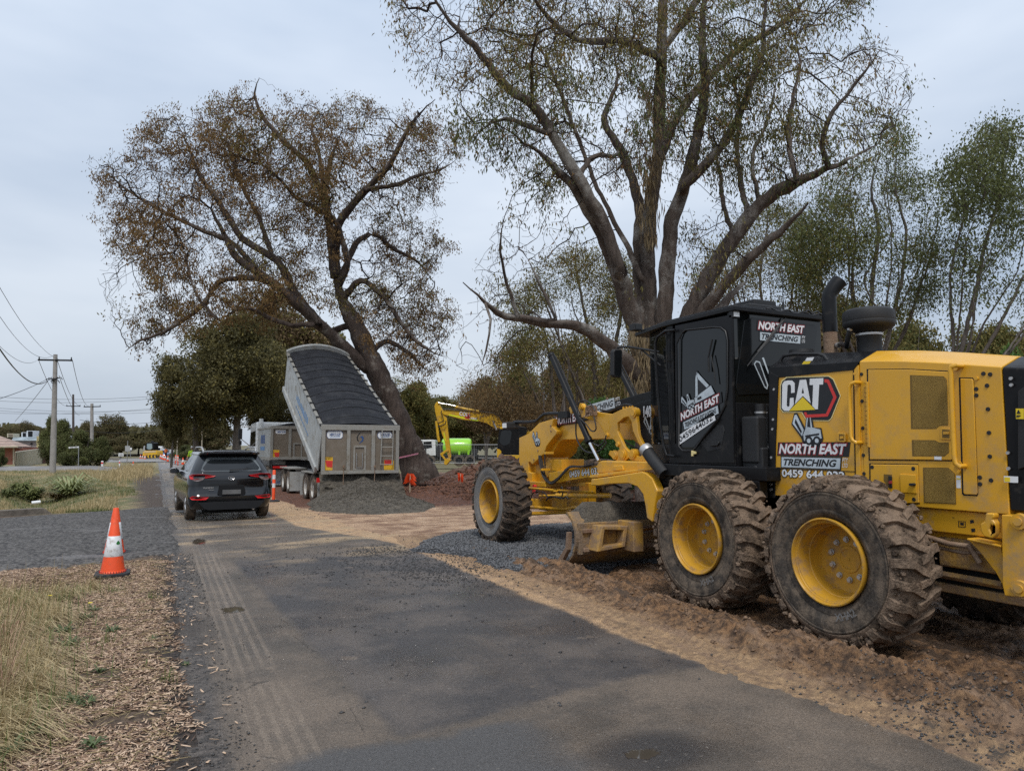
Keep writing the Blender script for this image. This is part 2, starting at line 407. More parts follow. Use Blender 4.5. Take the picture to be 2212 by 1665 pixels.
# ---- dug-over verge of the works
m_dirt, b = new_mat('churned_clay'); x, y, z = XYZ()
n1 = NZ(2.2, 8, .72); n2 = NZ(14, 8, .75, off=5); fine = NZ(90, 4, .8)
sandc = MIX(n2.up(.35, .65), (.24, .152, .092), SAND); mudc = MIX(n2.up(.38, .62), (.072, .039, .020), (.32, .175, .082))
redc = MIX(n2.up(.35, .65), (.050,.020,.011), (.21,.085,.044)); tanc = MIX((n1*.6+NZ(1.2, 5, .6, stretch=(.5, 2.2, 1))*.4).up(.42, .58), (.25, .14, .085), TAN)
c = MIX((x+(n1-.5)*.9).up(4.05, 4.35), sandc, mudc)
c = MIX((NZ(3, 6, .7, stretch=(2.2, .5, 1), off=7).up(.5, .62))*.75, c, MIX(n2.up(.4, .6), (.30, .19, .12), (.36, .235, .15)))
c = MIX(NZ(2.0, 7, .7, stretch=(2.6, .35, 1), off=27).up(.52, .62)*x.up(4.15, 4.4)*y.up(11, 9)*.8, c, (.060, .040, .027))
c = MIX((NZ(2.4, 6, .7, off=17).up(.55, .66))*x.up(4.6, 4.2)*.6*y.up(13,9), c, (.12, .085, .058))
c = MIX((y+(n1-.5)*2).up(11.8, 13.2), c, tanc)
c = MIX((y+(n1-.5)*3-(x-5)*-.0+x*.8).up(23.3, 24.6), c, redc)
c = MIX((y+(n1-.5)*3).up(30, 34)*n1.up(.45, .55)*.6, c, (.19, .125, .08))
greyp = NZ(9, 6, .8, off=15).up(.55, .62)*y.up(3.4, 2.4)*.8
c = MIX(greyp, c, (.07, .065, .058))
c = SCL(c, .80+fine*.42)
done(b, c, .78-n1.up(.5, .62)*.30*x.up(4.4, 5), n2*1.3+fine*.35+n1*.4-VZ(16)*.45-VZ(45)*.22, .04)
# ---- crushed rock
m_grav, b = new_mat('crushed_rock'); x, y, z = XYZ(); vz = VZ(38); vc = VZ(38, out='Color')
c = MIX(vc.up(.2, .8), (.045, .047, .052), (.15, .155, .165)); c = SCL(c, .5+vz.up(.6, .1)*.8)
c = MIX(NZ(1.6, 5, .7).up(.56, .68)*.6, c, (.26, .175, .115))
done(b, c, .8, vz*-1+NZ(9)*.5, .02, .2)
m_drive, b = new_mat('driveway_stone'); vz = VZ(24); vc = VZ(24, out='Color'); big = NZ(.8, 6, .6, stretch=(.45, 1.6, 1))
c = MIX(vc.up(.25, .75), (.038, .035, .034), (.135, .126, .118)); c = MIX(big.up(.57, .68)*.5, c, (.21, .20, .20)); c = MIX(NZ(2, 5, .7, off=3).up(.6, .7)*.5, c, (.06, .045, .035))
done(b, c, .62+vz*.3, vz*-1+NZ(60)*.4, .02, .25)
# ---- verges
m_verge, b = new_mat('verge_soil'); x, y, z = XYZ(); n1 = NZ(2.0, 7, .7); n2 = NZ(26, 6, .8); n3 = NZ(1.0, 5, .6, off=22)
soil = MIX(n2.up(.35, .65), (.050, .032, .021), (.21, .145, .095)); dk = MIX(n2.up(.38, .62), (.028, .021, .017), (.085, .064, .05))
c = MIX((x+(n1-.5)*.9).up(-.05, .18)*y.up(14, 12), soil, dk)
gr = MIX(n2.up(.3, .7), (.055, .062, .022), (.20, .20, .085)); st = MIX(n2.up(.3, .7), (.17, .125, .062), (.40, .31, .17))
far = MIX((n3*.7+n1*.3).up(.44, .55), gr, st); far = MIX((x+(n1-.5)*1.2+(y-34)*.03).up(-1.1, -.4)*y.up(56, 46), far, MIX(n2.up(.4, .6), (.035, .025, .02), (.11, .08, .06)))
c = MIX(y.up(21.5, 22.5), c, far)
done(b, c, .9, n2+n1*.5, .03)
m_ground = mat('pasture', (.10, .095, .045), .95, var=.5, vscale=.25, bump=1, bscale=3, col2=(.19, .155, .085))
m_lane = mat('far_asphalt', (.14, .13, .12), .5, var=.3, vscale=.5, col2=(.24, .22, .20))
m_puddle = mat('puddle_water', (.10, .075, .05), .04, var=.1, spec=.6)
m_mudw = mat('muddy_water', (.13,.095,.06), .42, var=.2, vscale=9, spec=.3)
# ================================================================ terrain
def xs_var(a, b, n, p=1.0): return a+(b-a)*np.linspace(0, 1, n)**p
g = grid('ground', np.concatenate([np.linspace(-500, -62, 12), np.linspace(-60, 60, 25), np.linspace(80, 900, 14)]), np.concatenate([np.linspace(-30, 130, 33), np.linspace(160, 2600, 20)]),
         lambda X_, Y_: base(Y_)-np.where((X_ < 1)&(X_ > -50)&(Y_ < 80), .85, .16), m_ground); g['label'] = 'dry grassy plain running off under the trees'
roadf = lambda X_, Y_: base(Y_)+.006*fbm(X_, Y_, .9, 3, 5)-.02*np.exp(-((X_-.68)/.13)**2)*sstep(3.5, 5, Y_)*.5
road = grid('road', np.linspace(.02, 4.15, 60), np.concatenate([np.linspace(-6, 14, 160), np.linspace(14.2, 60, 90), np.linspace(61, 260, 60)]), roadf, m_road)
road['label'] = 'wet patched asphalt road with dusty edges'
def dirt_h(X_, Y_):
    h = base(Y_).copy() if hasattr(base(Y_), 'copy') else base(Y_)
    n = fbm(X_, Y_, 1.3, 5, 21); nl = np.abs(fbm(X_, Y_, 3.1, 5, 33, .55)); nf = fbm(X_, Y_, 11, 4, 44, .65)
    near = sstep(10.5, 7.6, Y_); wv = .10*fbm(Y_*1.0, Y_*0, .35, 2, 3)
    xr = X_+wv+ (Y_-6)*-.02
    edge = sstep(3.62, 3.80, X_+.35*fbm(X_, Y_, .8, 4, 12)*.5+.05*nf+sstep(5.4, 3.4, Y_)*-.12)
    h = h-.05+edge*.058
    ridge = np.exp(-((xr-4.46)/.13)**2)*.12+np.exp(-((xr-4.80)/.14)**2)*.085+np.exp(-((xr-4.15)/.06)**2)*.022
    h = h+near*(ridge*(.75+.8*n+1.2*nl)+(nl*.050+.035*nf)*sstep(4.15, 4.7, X_)+.016*nf)
    ribs = (np.sin(Y_*2*PI/.075+np.abs((X_-4.17)*34))*.5+.5)*.017*np.exp(-((xr-4.12)/.075)**4)
    h = h+near*ribs
    for xc in (5.25, 7.25): h = h-near*.05*np.exp(-((X_-xc)/.25)**4)
    h = h+near*sstep(5.6, 6.2, X_)*.05*n
    # dark lumps at the near corner
    h = h+sstep(3.9, 2.2, Y_)*sstep(3.9, 4.4, X_)*(.05*nl+.04)
    far = sstep(10.5, 13.0, Y_); h = h+far*(.012*n+.006*nf)
    # churned red bank behind the front wheel and beyond the heap
    def mound(cx, cy, rx, ry, hh): return hh*np.exp(-((X_-cx)/rx)**2-((Y_-cy)/ry)**2)
    lump = .85+.3*n+.55*nl
    h = h+lump*(mound(11.0, 18.2, 3.2, 2.0, .26)+mound(9.4, 22.3, 2.0, 1.6, .30)+mound(12.5, 25, 4, 3, .32)+mound(15.6, 33, 3.0, 3.0, .75)+mound(19, 34, 4, 3.0, .55)+mound(14, 20, 4, 2.5, .2)+mound(21, 27, 4, 4, .4)
        +mound(24, 37, 3, 3, 1.0))*(1+.25*nf)
    h = h+sstep(13, 16, X_)*(.10*nl+.02*nf)
    return h
dx = np.concatenate([np.linspace(3.5, 5.6, 130), np.linspace(5.64, 9, 60), np.linspace(9.1, 34, 130)])
dy = np.concatenate([np.linspace(.6, 9.5, 420), np.linspace(9.55, 16, 110), np.linspace(16.1, 30, 160), np.linspace(30.2, 46, 70)])
d = grid('worksite_dirt', dx, dy, dirt_h, m_dirt); d['label'] = 'churned clay and red mud along the road works'
def grav_h(X_, Y_):
    m_ = sstep(0, .5, 1-(np.abs((Y_-10.1-(X_-5)*.10+.5*fbm(X_, Y_, .9, 3, 61))/2.75)**2.6+np.abs((X_-7.0+.4*fbm(X_, Y_, 1.4, 3, 9))/3.35)**6))
    return base(Y_)-.07+.125*m_+.012*fbm(X_, Y_, 4, 4, 66)*m_
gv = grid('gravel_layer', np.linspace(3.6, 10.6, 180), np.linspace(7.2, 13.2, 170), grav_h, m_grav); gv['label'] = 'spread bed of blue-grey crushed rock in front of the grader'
def verge_h(X_, Y_):
    n = fbm(X_, Y_, .7, 4, 71); nf = fbm(X_, Y_, 5, 4, 77)
    e = sstep(.46, .20, X_+.14*n+.07*nf)
    h = base(Y_)-.05+.058*e+.014*nf*e+.02*n
    # small washout by the cones, ditch beyond the driveway
    h = h-.16*np.exp(-((X_+1.05)/.55)**2-((Y_-9.9)/.45)**2)-.05*np.exp(-((X_+.7)/.3)**2-((Y_-10.9)/.3)**2)
    h = h-.55*np.exp(-((X_+3.0+.12*(Y_-25))/1.3)**2)*sstep(22.2, 24.0, Y_)*sstep(60, 44, Y_)
    h = h+.12*sstep(-2, -5, X_)*sstep(22, 30, Y_)
    return h
vg = grid('grass_verge', np.concatenate([np.linspace(-60, -8, 60), np.linspace(-7.8, -2.6, 60), np.linspace(-2.55, .55, 110)]), np.concatenate([np.linspace(-4, 11.8, 260), np.linspace(11.9, 40, 160), np.linspace(40.4, 94, 80)]), verge_h, m_verge)
vg['label'] = 'roadside verge of straw grass, soil and wood chip'
def drive_h(X_, Y_):
    n = fbm(X_, Y_, .8, 4, 81); e = sstep(11.25, 11.55, Y_+.35*n+.12*fbm(X_, Y_, 4, 3, 8)-sstep(-.9, .3, X_)*.6)*sstep(.55, .30, X_+.2*n)*sstep(0, .5, 21.8+(X_+3)*.55+.3*n-Y_)
    return base(Y_)-.10+.128*e+.006*fbm(X_, Y_, 6, 3, 88)-1.0*(e < .01)
dv = grid('driveway', np.linspace(-40, .7, 330), np.linspace(10.9, 25, 220), drive_h, m_drive); dv['label'] = 'grey stone driveway crossing the verge on the left'
dv2 = grid('far_driveway', np.linspace(-22, -.2, 40), np.linspace(61.5, 69.5, 20), lambda X_, Y_: base(Y_)+.10+.22*sstep(-2, -5, X_)*sstep(22, 30, Y_)-.3*sstep(1.4,.0,Y_-61.5)-.3*sstep(1.4,0,69.5-Y_)+.02*fbm(X_,Y_,.5,2,3), m_lane); dv2['label'] = 'pale second driveway past the ditch'
cs = grid('cross_street', np.linspace(-90, 60, 60), np.linspace(98, 128, 14), lambda X_, Y_: base(Y_)+.05+0*X_, m_lane); cs['label'] = 'cross street at the end of the works'
# ================================================================ motor grader
YEL=(.68,.35,.018)
m_yel = mat('machine_yellow', YEL, .40, var=.07, vscale=1.1, dirt=(.38,.25,.12), dirt_amt=.34, dirt_scale=3.5, dirt_z=(.6,2.9), coat=.25, rvar=0)
m_yel_dirty = mat('machine_yellow_dusty', (.52,.29,.045), .6, var=.10, vscale=4, dirt=(.24,.155,.09), dirt_amt=.75, dirt_scale=5, bump=.3, bscale=40)
m_yelrim = mat('rim_yellow', (.50,.265,.022), .45, var=.10, vscale=3, dirt=(.27,.165,.08), dirt_amt=.35, dirt_scale=7)
m_blade = mat('scoured_blade', (.44,.24,.045), .65, var=.3, vscale=5, dirt=(.19,.135,.09), dirt_amt=.8, dirt_scale=3.5, bump=.8, bscale=30)
m_mesh = mat('vent_mesh', (.34,.205,.032), .7, var=.15, vscale=5, bump=1, bscale=260)
m_blk = mat('black_paint', (.009,.009,.010), .38, var=.25, vscale=3, dirt=(.04,.036,.032), dirt_amt=.2, dirt_scale=6, spec=.22)
m_blk2 = mat('black_plastic', (.012,.012,.013), .6, var=.2, vscale=8, bump=.2, bscale=200)
m_rub = mat('tyre_sidewall', (.055,.047,.040), .85, spec=.15, var=.35, vscale=5, dirt=(.17,.132,.098), dirt_amt=.55, dirt_scale=8, bump=.4, bscale=50, fine=.25)
m_rub2 = mat('tyre_sidewall_grey', (.16,.155,.15), .85, var=.2, vscale=5, dirt=(.24,.21,.18), dirt_amt=.4, dirt_scale=4, bump=.4, bscale=50, fine=.2)
m_tread = mat('muddy_tread', (.085,.064,.048), .95, spec=.15, var=.35, vscale=6, dirt=(.25,.18,.128), dirt_amt=.70, dirt_scale=6, bump=1.2, bscale=45, fine=.3)
m_tread2 = mat('muddy_tread_dark', (.055,.042,.033), .85, var=.35, vscale=7, dirt=(.15,.10,.065), dirt_amt=.5, dirt_scale=9, bump=1.2, bscale=50, fine=.35)
m_steel = mat('bare_steel', (.50,.49,.48), .42, .7, var=.15)
m_chrome = mat('chrome_rod', (.7,.7,.71), .14, 1, var=.05)
m_glass = mat('dark_glass', (.008,.009,.010), .06, var=.2, spec=.4)
m_glass2 = mat('smoked_glass', (.006,.007,.007), .03, var=.5, vscale=1.4, spec=.5)
m_white = mat('white_vinyl', (.78,.79,.80), .45, var=.06, vscale=10)
m_silver = mat('silver_vinyl', (.50,.56,.60), .45, var=.22, vscale=6)
m_red = mat('red_vinyl', (.62,.035,.03), .45, var=.1)
m_dred = mat('dark_red_vinyl', (.33,.03,.035), .45, var=.1)
m_navy = mat('ink_black', (.010,.011,.014), .5, var=.1)
m_cream = mat('cream_vinyl', (.80,.66,.30), .5, var=.05)
m_ylw2 = mat('bright_yellow', (.80,.58,.02), .5, var=.1)
m_rust = mat('rusty_steel', (.16,.09,.055), .8, var=.4, vscale=9, col2=(.30,.21,.14), bump=.5, bscale=70)
m_hose = mat('hydraulic_hose', (.02,.02,.021), .45, var=.3)
m_vent_dk = mat('shadow_black', (.006,.006,.006), .8, var=.1)
XC = 6.25
G = thing('motor_grader', 'yellow and black motor grader with muddy tyres parked on the churned clay', 'motor grader', (XC, 7.0, 0))
def PP(view, Xp, pts): return [tuple(gx(view(*p), Xp)[1:]) for p in pts]
def plate(name, view, Xp, pts, th, m, parent=G, holes=(), bevel=.006, rad=None):
    """outline seen on the machine's left side, standing on the plane x = Xp and th thick inwards"""
    q = MB(); q.prism(PP(view, Xp, pts), 'x', Xp, Xp+th, [PP(view, Xp, h) for h in holes]); return q.build(name, m, parent, bevel=bevel)
def decal(name, Xp, pts, m, parent, lift=.002, view=V3, holes=()):
    q = MB(); q.prism(PP(view, 5.70, pts), 'x', Xp-lift, Xp-lift+.0012, [PP(view, 5.70, h) for h in holes]); return q.build(name, m, parent)
# --- wheels
def make_wheel(c, side, name, label, mt, ms, mud=1.0, seed=0):
    """c: centre on the outer face; side +1 when the wheel lies towards +x of that face"""
    w = sub(MB().build(name, ms, G)) if False else None
    ax = (side, 0, 0); rs = random.Random(seed)
    prof = [(.352,.10),(.362,.055),(.40,.030),(.425,.022),(.432,.026),(.47,.010),(.53,.0),(.552,.003),(.556,-.002),(.566,-.002),(.570,.004),(.578,.012),(.60,.03),(.60,.47),(.53,.5),(.43,.48),(.36,.44),(.352,.40)]
    q = MB().lathe(prof, c, ax, 72)
    body = q.build(name, ms, G, smooth=50); sub(body)
    t = MB(); N = 25
    t.lathe([(.574,.01),(.582,.0),(.60,.004),(.63,.024),(.652,.05),(.672,.09),(.680,.25),(.672,.41),(.652,.445),(.60,.494),(.572,.49)], c, ax, 90)
    c = Vector(c); A = Vector(ax)
    def P(th, r, h): return c+A*h+Vector((0, math.cos(th)*r, math.sin(th)*r))
    for half in (0, 1):
        for k in range(N):
            th0 = 2*PI*(k+.5*half)/N+rs.uniform(-.012, .012); dd = side*1.0
            path = [(-.008, 0, .605, .650, .052), (.010, .0, .62, .682, .056), (.055, .008, .64, .702, .054), (.12, .025, .65, .711, .047), (.20, .085, .65, .714, .046), (.285, .135, .65, .712, .042)]
            secs = []
            for (h, dt, ri, ro_, wd) in path:
                hh = h if half == 0 else .5-h; j = lambda a: rs.uniform(-a, a)*mud
                ro2 = ro_+j(.006); wa = wd+j(.006)
                secs.append([P(th0+dt-wa*1.18, ri, hh), P(th0+dt-wa*.86, ro2, hh+j(.004)), P(th0+dt+wa*.86, ro2+j(.006), hh+j(.004)), P(th0+dt+wa*1.18, ri, hh)])
            t.loft(secs)
    # mud packed between the lugs
    for k in range(int(420*mud)):
        th = rs.uniform(0, 2*PI); h = rs.choice([rs.uniform(0, .5), rs.uniform(-.01, .06)]); r = .655+rs.uniform(-.03 if h < .05 else 0, .018); s_ = rs.uniform(.008, .024)
        p = P(th, r, h); q0 = MB().ball((0, 0, 0), s_, 3, (rs.uniform(.7, 1.3), rs.uniform(.7, 1.5), rs.uniform(.6, 1.1)))
        t.add([(p.x+a[0]+rs.uniform(-.004, .004), p.y+a[1], p.z+a[2]+rs.uniform(-.004, .004)) for a in q0.v], q0.f)
    t.build('tread', mt, body, smooth=38)
    rp = [(.345,.09),(.356,.045),(.362,.020),(.358,.008),(.348,.006),(.340,.018),(.338,.034),(.330,.036),(.326,.046),(.318,.048),(.312,.075),(.300,.16),(.292,.165),(.288,.25),(.270,.285),(.235,.292),(.115,.292),(.110,.286),(.085,.286),(.082,.291),(.012,.291),(.010,.285),(.0005,.285)]
    rim = MB().lathe(rp, c, ax, 64).build('rim', m_yelrim, body, smooth=40); sub(rim)
    bn = MB()
    for k in range(10):
        a = 2*PI*k/10+.25; p = P(a, .168, .262); q2 = P(a, .168, .292); bn.cyl(p, q2, .019, .020, 6); bn.cyl(P(a, .168, .280), q2, .026, .026, 12)
    build_each(bn, 'wheel_nut', m_steel, body, smooth=30)
    # raised letters on the sidewall
    for i, ch in enumerate('XHA2'):
        a = R(-104)-i*.125 if side > 0 else R(60)
        v, f = text_mb(ch, .02); u_ = Vector((0, -math.sin(a), math.cos(a)))*1.0; rr_ = Vector((0, math.cos(a), math.sin(a)))
        uu = -u_ if False else u_
        q = MB(); q.add([P(a, .468, -.001)+uu*(-(p[0]-.3)*.085)+rr_*-(p[1]*.085) for p in v], f)
        q.build('lettering', m_rub2 if ms is m_rub else m_rub, body)
    if label: body['label'] = label
    return body
make_wheel((5.0, 4.21, .68), 1, 'wheel', 'hindmost near-side wheel caked in mud', m_tread, m_rub, 1.0, 3)
make_wheel((5.0, 5.82, .68), 1, 'wheel', None, m_tread, m_rub, 1.0, 4)
make_wheel((5.0, 10.95, .70), 1, 'wheel', 'front near-side wheel with dusty grey sidewall', m_tread2, m_rub2, .7, 5)
for yy in (4.21, 5.82, 10.95): make_wheel((7.5, yy, .68), -1, 'wheel', None, m_tread2, m_rub, .5, int(yy*10))
# --- tandem case and rear frame
q = MB(); q.box(5.46, 5.60, 4.0, 6.0, .48, .86); q.box(6.90, 7.04, 4.0, 6.0, .48, .86); q.cyl((5.45, 5.0, .70), (7.05, 5.0, .70), .17, .17, 24); q.build('tandem_case', m_yel_dirty, G, bevel=.02)
q = MB(); q.box(5.80, 6.70, 2.95, 6.9, .80, 1.16); q.build('rear_frame', m_yel, G, bevel=.015)
q = MB(); q.box(5.74, 5.80, 2.9, 4.6, .94, 1.125); q.build('frame_rail', m_yel, G, bevel=.01)
q = MB(); q.box(5.9, 6.6, 3.0, 4.6, .58, .80); q.box(5.78, 5.98, 3.25, 3.75, .66, .90); q.build('transmission', m_yel_dirty, G, bevel=.02)
q = MB(); q.tube([(5.72, 3.85, .90), (5.70, 3.6, .86), (5.71, 3.45, .86), (5.72, 3.38, .74)], .022); q.tube([(5.73, 3.9, .83), (5.72, 3.5, .80), (5.75, 3.3, .83)], .014); q.build('hydraulic_pipe', m_rust, G, smooth=40)
# --- engine hood
XL = 5.70
cre = [(841,212),(1000,208),(1200,210),(1400,217),(1600,228),(1800,243),(2018,258)]
top = [(885,138),(1060,133),(1260,132),(1470,138),(1670,148),(1865,162),(2062,178)]
secs = []
for c_, t_ in zip(cre, top):
    p = gx(V3(*c_), XL); t2 = gx(V3(*t_), XL+.24); yy = p[1]
    secs.append([(XL, yy, 1.13), (XL, yy, p[2]), (XL+.24, yy, t2[2]), (2*XC-XL-.24, yy, t2[2]), (2*XC-XL, yy, p[2]), (2*XC-XL, yy, 1.13)])
    last = (yy, p[2], t2[2])
hood = sub(MB().loft(secs).build('engine_hood', m_yel, G, bevel=.008))
# rear black section
yr, zc, zt = last
secs = [[(XL+dx_, y_, 1.16), (XL+dx_, y_, zc_), (XL+.24+dx_*.5, y_, zt_), (2*XC-XL-.24-dx_*.5, y_, zt_), (2*XC-XL-dx_, y_, zc_), (2*XC-XL-dx_, y_, 1.16)] for (dx_, y_, zc_, zt_) in ((.004, yr-.004, zc-.004, zt-.004), (.03, yr-.28, zc-.04, zt-.035), (.10, yr-.75, zc-.16, zt-.12), (.14, yr-.95, zc-.5, zt-.35))]
rb = sub(MB().loft(secs).build('radiator_guard', m_blk, G, bevel=.012))
plate('guard_panel', V3, 5.685, [(2155,460),(2260,380),(2300,390),(2300,1060),(2155,1110)], .03, m_blk2, rb)
# front of the hood: service panel, black corner strip, black cowl
fr = [(5.42, 0), (4.352, 0)]
a_ = PP(V3, XL, [(92,300),(841,240),(841,1420),(92,1420)])
pz = [(a_[0][0], a_[0][1]), (a_[1][0], a_[1][1]), (a_[1][0], 1.13), (a_[0][0], 1.13)]
sp = sub(MB().prism(pz, 'x', XL+.002, 2*XC-XL-.002).build('service_panel', m_yel, G, bevel=.006))
plate('corner_strip', V3, XL-.012, [(92,290),(168,335),(145,900),(138,1345),(92,1345)], .05, m_blk, G)
cw = MB(); 
st = [((90,345),(90,262),(130,195)), ((168,346),(168,257),(215,165)), ((500,312),(500,236),(520,155)), ((790,283),(790,215),(840,142)), ((845,216),(838,212),(882,139))]
secs = []
for lo, cr_, tp in st:
    p0 = gx(V3(*lo), XL-.004); p1 = gx(V3(*cr_), XL-.004); p2 = gx(V3(*tp), XL+.22); y_ = p0[1]
    secs.append([(XL-.006, y_, p0[2]), (XL-.006, y_, max(p1[2], p0[2]+.004)), (XL+.22, y_, p2[2]+.003), (2*XC-XL-.22, y_, p2[2]+.003), (2*XC-XL+.006, y_, max(p1[2], p0[2]+.004)), (2*XC-XL+.006, y_, p0[2])])
cowl = sub(MB().loft(secs).build('black_cowl', m_blk, G, bevel=.006))
def side_tube(name, view, Xo, pts, r, m, parent=G, xin=None):
    q = MB(); P = [gx(view(*p), Xo) for p in pts]
    if xin: P = [(xin, P[0][1], P[0][2])]+P+[(xin, P[-1][1], P[-1][2])]
    q.tube(P, r, 10); return q.build(name, m, parent, smooth=50)
side_tube('cowl_handle', V3, 5.80, [(205,250),(187,205),(215,165),(300,150),(505,150),(550,165),(600,228)], .018, m_blk2, cowl)
q = MB(); q.cyl((6.0, 5.25, 2.50), (6.0, 5.25, 2.62), .10, .09, 20); q.cyl((6.0, 5.25, 2.60), (6.0, 5.25, 2.635), .125, .12, 16); q.build('filler_cap', m_blk2, G, smooth=40)
decal('sticker', XL-.0, [(425,182),(487,177),(470,207),(410,210)], m_white, cowl, .03); decal('sticker', XL, [(400,211),(462,207),(445,233),(382,236)], m_ylw2, cowl, .028)
# doors, hinges, vents on the left side of the hood
def door(name, pts, lift=.012, m=m_yel, parent=hood, view=V3, seam=True, bevel=.006):
    o = plate(name, view, XL-lift, pts, lift+.01, m, parent, bevel=bevel); sub(o)
    if seam:   # dark joint all round
        c_ = PP(view, XL, pts); cy = sum(p[0] for p in c_)/len(c_); cz = sum(p[1] for p in c_)/len(c_)
        w_ = [(p[0]+(.009 if p[0] > cy else -.009), p[1]+(.009 if p[1] > cz else -.009)) for p in c_]
        q = MB(); q.prism(w_, 'x', XL-.0015, XL+.001); q.build('door_joint', m_vent_dk, parent)
    return o
d1 = door('engine_door', [(912,282),(1260,280),(1590,300),(1612,320),(1642,1005),(1600,1030),(928,1024)])
d2 = door('lower_door', [(933,1064),(1325,1070),(1336,1385),(1200,1390),(935,1380)])
d3 = door('rear_door', [(1678,352),(1775,356),(1785,370),(1820,1300),(1812,1318),(1715,1314),(1704,1300)])
def vent(pts, parent): 
    o = plate('vent', V3, XL-.0145, pts, .006, m_mesh, parent, bevel=0); 
    c_ = PP(V3, XL, pts); cy = sum(p[0] for p in c_)/len(c_); cz = sum(p[1] for p in c_)/len(c_)
    w_ = [(p[0]+(.006 if p[0] > cy else -.006), p[1]+(.006 if p[1] > cz else -.006)) for p in c_]
    MB().prism(w_, 'x', XL-.0135, XL-.010).build('vent_rim', mat_dk, parent)
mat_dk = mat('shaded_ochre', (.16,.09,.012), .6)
vent([(1277,330),(1545,342),(1568,365),(1580,735),(1510,740),(1480,765),(1285,765)], d1)
vent([(1292,868),(1470,870),(1510,890),(1585,890),(1587,962),(1550,992),(1296,990)], d1)
plate('vent', V3, XL-.006, [(1380,1097),(1580,1100),(1630,1145),(1640,1387),(1387,1375)], .01, m_mesh, hood, bevel=0)
MB().prism(PP(V3, XL, [(1374,1090),(1583,1093),(1637,1142),(1647,1394),(1381,1382)]), 'x', XL-.004, XL+.01).build('vent_rim', mat_dk, hood)
plate('hinge', V3, XL-.024, [(892,380),(912,382),(926,925),(907,920)], .02, m_yel, d1, bevel=.004)
q = MB()
for k in range(14):
    y0 = 392+k*38; q.prism(PP(V3, XL, [(893+k*1.0,y0),(914+k*1.0,y0),(914+k*1.0,y0+5),(893+k*1.0,y0+5)]), 'x', XL-.0255, XL-.02)
q.build('hinge_gaps', mat_dk, d1)
for (x0, y0, x1, y1, par) in ((1512,762,1605,862,d1), (655,800,727,882,sp)):
    plate('latch_plate', V3, XL-.022, [(x0+8,y0),(x1-8,y0+4),(x1,y0+14),(x1,y1-8),(x1-8,y1),(x0+8,y1-4),(x0,y1-16),(x0,y0+12)], .016, m_yel, par, bevel=.004)
    plate('latch', V3, XL-.0235, [(x0+18,y0+14),(x1-14,y0+18),(x1-14,y1-14),(x0+18,y1-18)], .004, mat_dk, par, bevel=0)
    plate('latch_handle', V3, XL-.03, [(x0+24,y0+32),(x1-20,y0+30),(x1-20,y0+52),(x0+24,y0+56)], .008, m_yel, par, bevel=.002)
side_tube('grab_handle', V3, XL-.075, [(800,385),(775,398),(760,430),(765,640),(772,830),(785,868),(815,885)], .0165, m_yel, sp, xin=XL)
side_tube('grab_handle', V3, XL-.085, [(1640,245),(1605,255),(1600,300),(1612,600),(1630,1000),(1640,1060),(1672,1080)], .019, m_yel, hood, xin=XL)
q = MB()
for (x0, y0) in ((825,398),(835,880),(1645,262),(1672,1068)):
    p = gx(V3(x0, y0), XL); q.cyl((XL-.012, p[1], p[2]), (XL, p[1], p[2]), .026, .028, 16)
build_each(q, 'handle_foot', m_yel, hood, smooth=40)
q = MB()
for (x0, y0) in ((861,318),(866,541),(872,765),(877,989),(883,1142),(1813,440),(1814,493),(1843,1173),(1845,1228),(1724,834),(1903,412),(1911,607),(1919,803),(1926,999),(1936,1197),(1873,313),(1929,319)):
    p = gx(V3(x0, y0), XL); q.cyl((XL-.006, p[1], p[2]), (XL+.002, p[1], p[2]), .0155, .017, 14)
build_each(q, 'rubber_plug', m_blk2, hood, smooth=40)
q = MB()
for (x0, y0) in ((957,1088),(1298,1100),(1303,1355)):
    p = gx(V3(x0, y0), XL); q.cyl((XL-.014, p[1], p[2]), (XL-.01, p[1], p[2]), .017, .017, 14)
build_each(q, 'panel_bolt', m_blk2, d2, smooth=40)
q = MB()
for (x0, y0) in ((808,314),(1819,354),(1670,1127)):
    p = gx(V3(x0, y0), XL); q.cyl((XL-.012, p[1], p[2]), (XL+.002, p[1], p[2]), .013, .015, 12)
build_each(q, 'panel_bolt', m_yel, hood, smooth=40)
plate('small_door', V3, XL-.022, [(1178,1145),(1312,1152),(1316,1306),(1184,1298)], .012, m_yel, d2, bevel=.004)
plate('door_knob', V3, XL-.045, [(1250,1222),(1290,1220),(1302,1232),(1285,1244),(1252,1240)], .025, m_blk2, d2, bevel=.004)
plate('switch_recess', V3, XL-.0135, [(1045,1145),(1112,1150),(1116,1265),(1090,1264),(1045,1200)], .003, mat_dk, d2, bevel=0)
plate('isolator_switch', V3, XL-.020, [(1082,1160),(1110,1164),(1113,1258),(1086,1254)], .008, m_blk2, d2, bevel=.002)
plate('switch_key', V3, XL-.030, [(1084,1205),(1106,1200),(1108,1225),(1086,1228)], .012, m_dred, d2, bevel=.002)
decal('sticker', XL-.012, [(1474,998),(1534,1000),(1534,1027),(1474,1025)], m_white, d1)
decal('sticker', XL, [(1648,1157),(1684,1160),(1685,1262),(1650,1260)], m_white, hood)
decal('sticker', XL, [(1652,1178),(1682,1181),(1682,1192),(1652,1189)], m_ylw2, hood, .004)
decal('sticker', XL-.01, [(2056,1160),(2174,1165),(2174,1217),(2057,1213)], m_white, rb, .012)
decal('sticker', XL-.01, [(2062,1170),(2108,1172),(2108,1210),(2062,1208)], m_ylw2, rb, .015)
decal('sticker', XL-.01, [(2163,603),(2230,603),(2230,690),(2165,688)], m_ylw2, rb, .025)
decal('warning_symbol', XL-.01, [(2187,612),(2206,645),(2170,645)], m_navy, rb, .028)
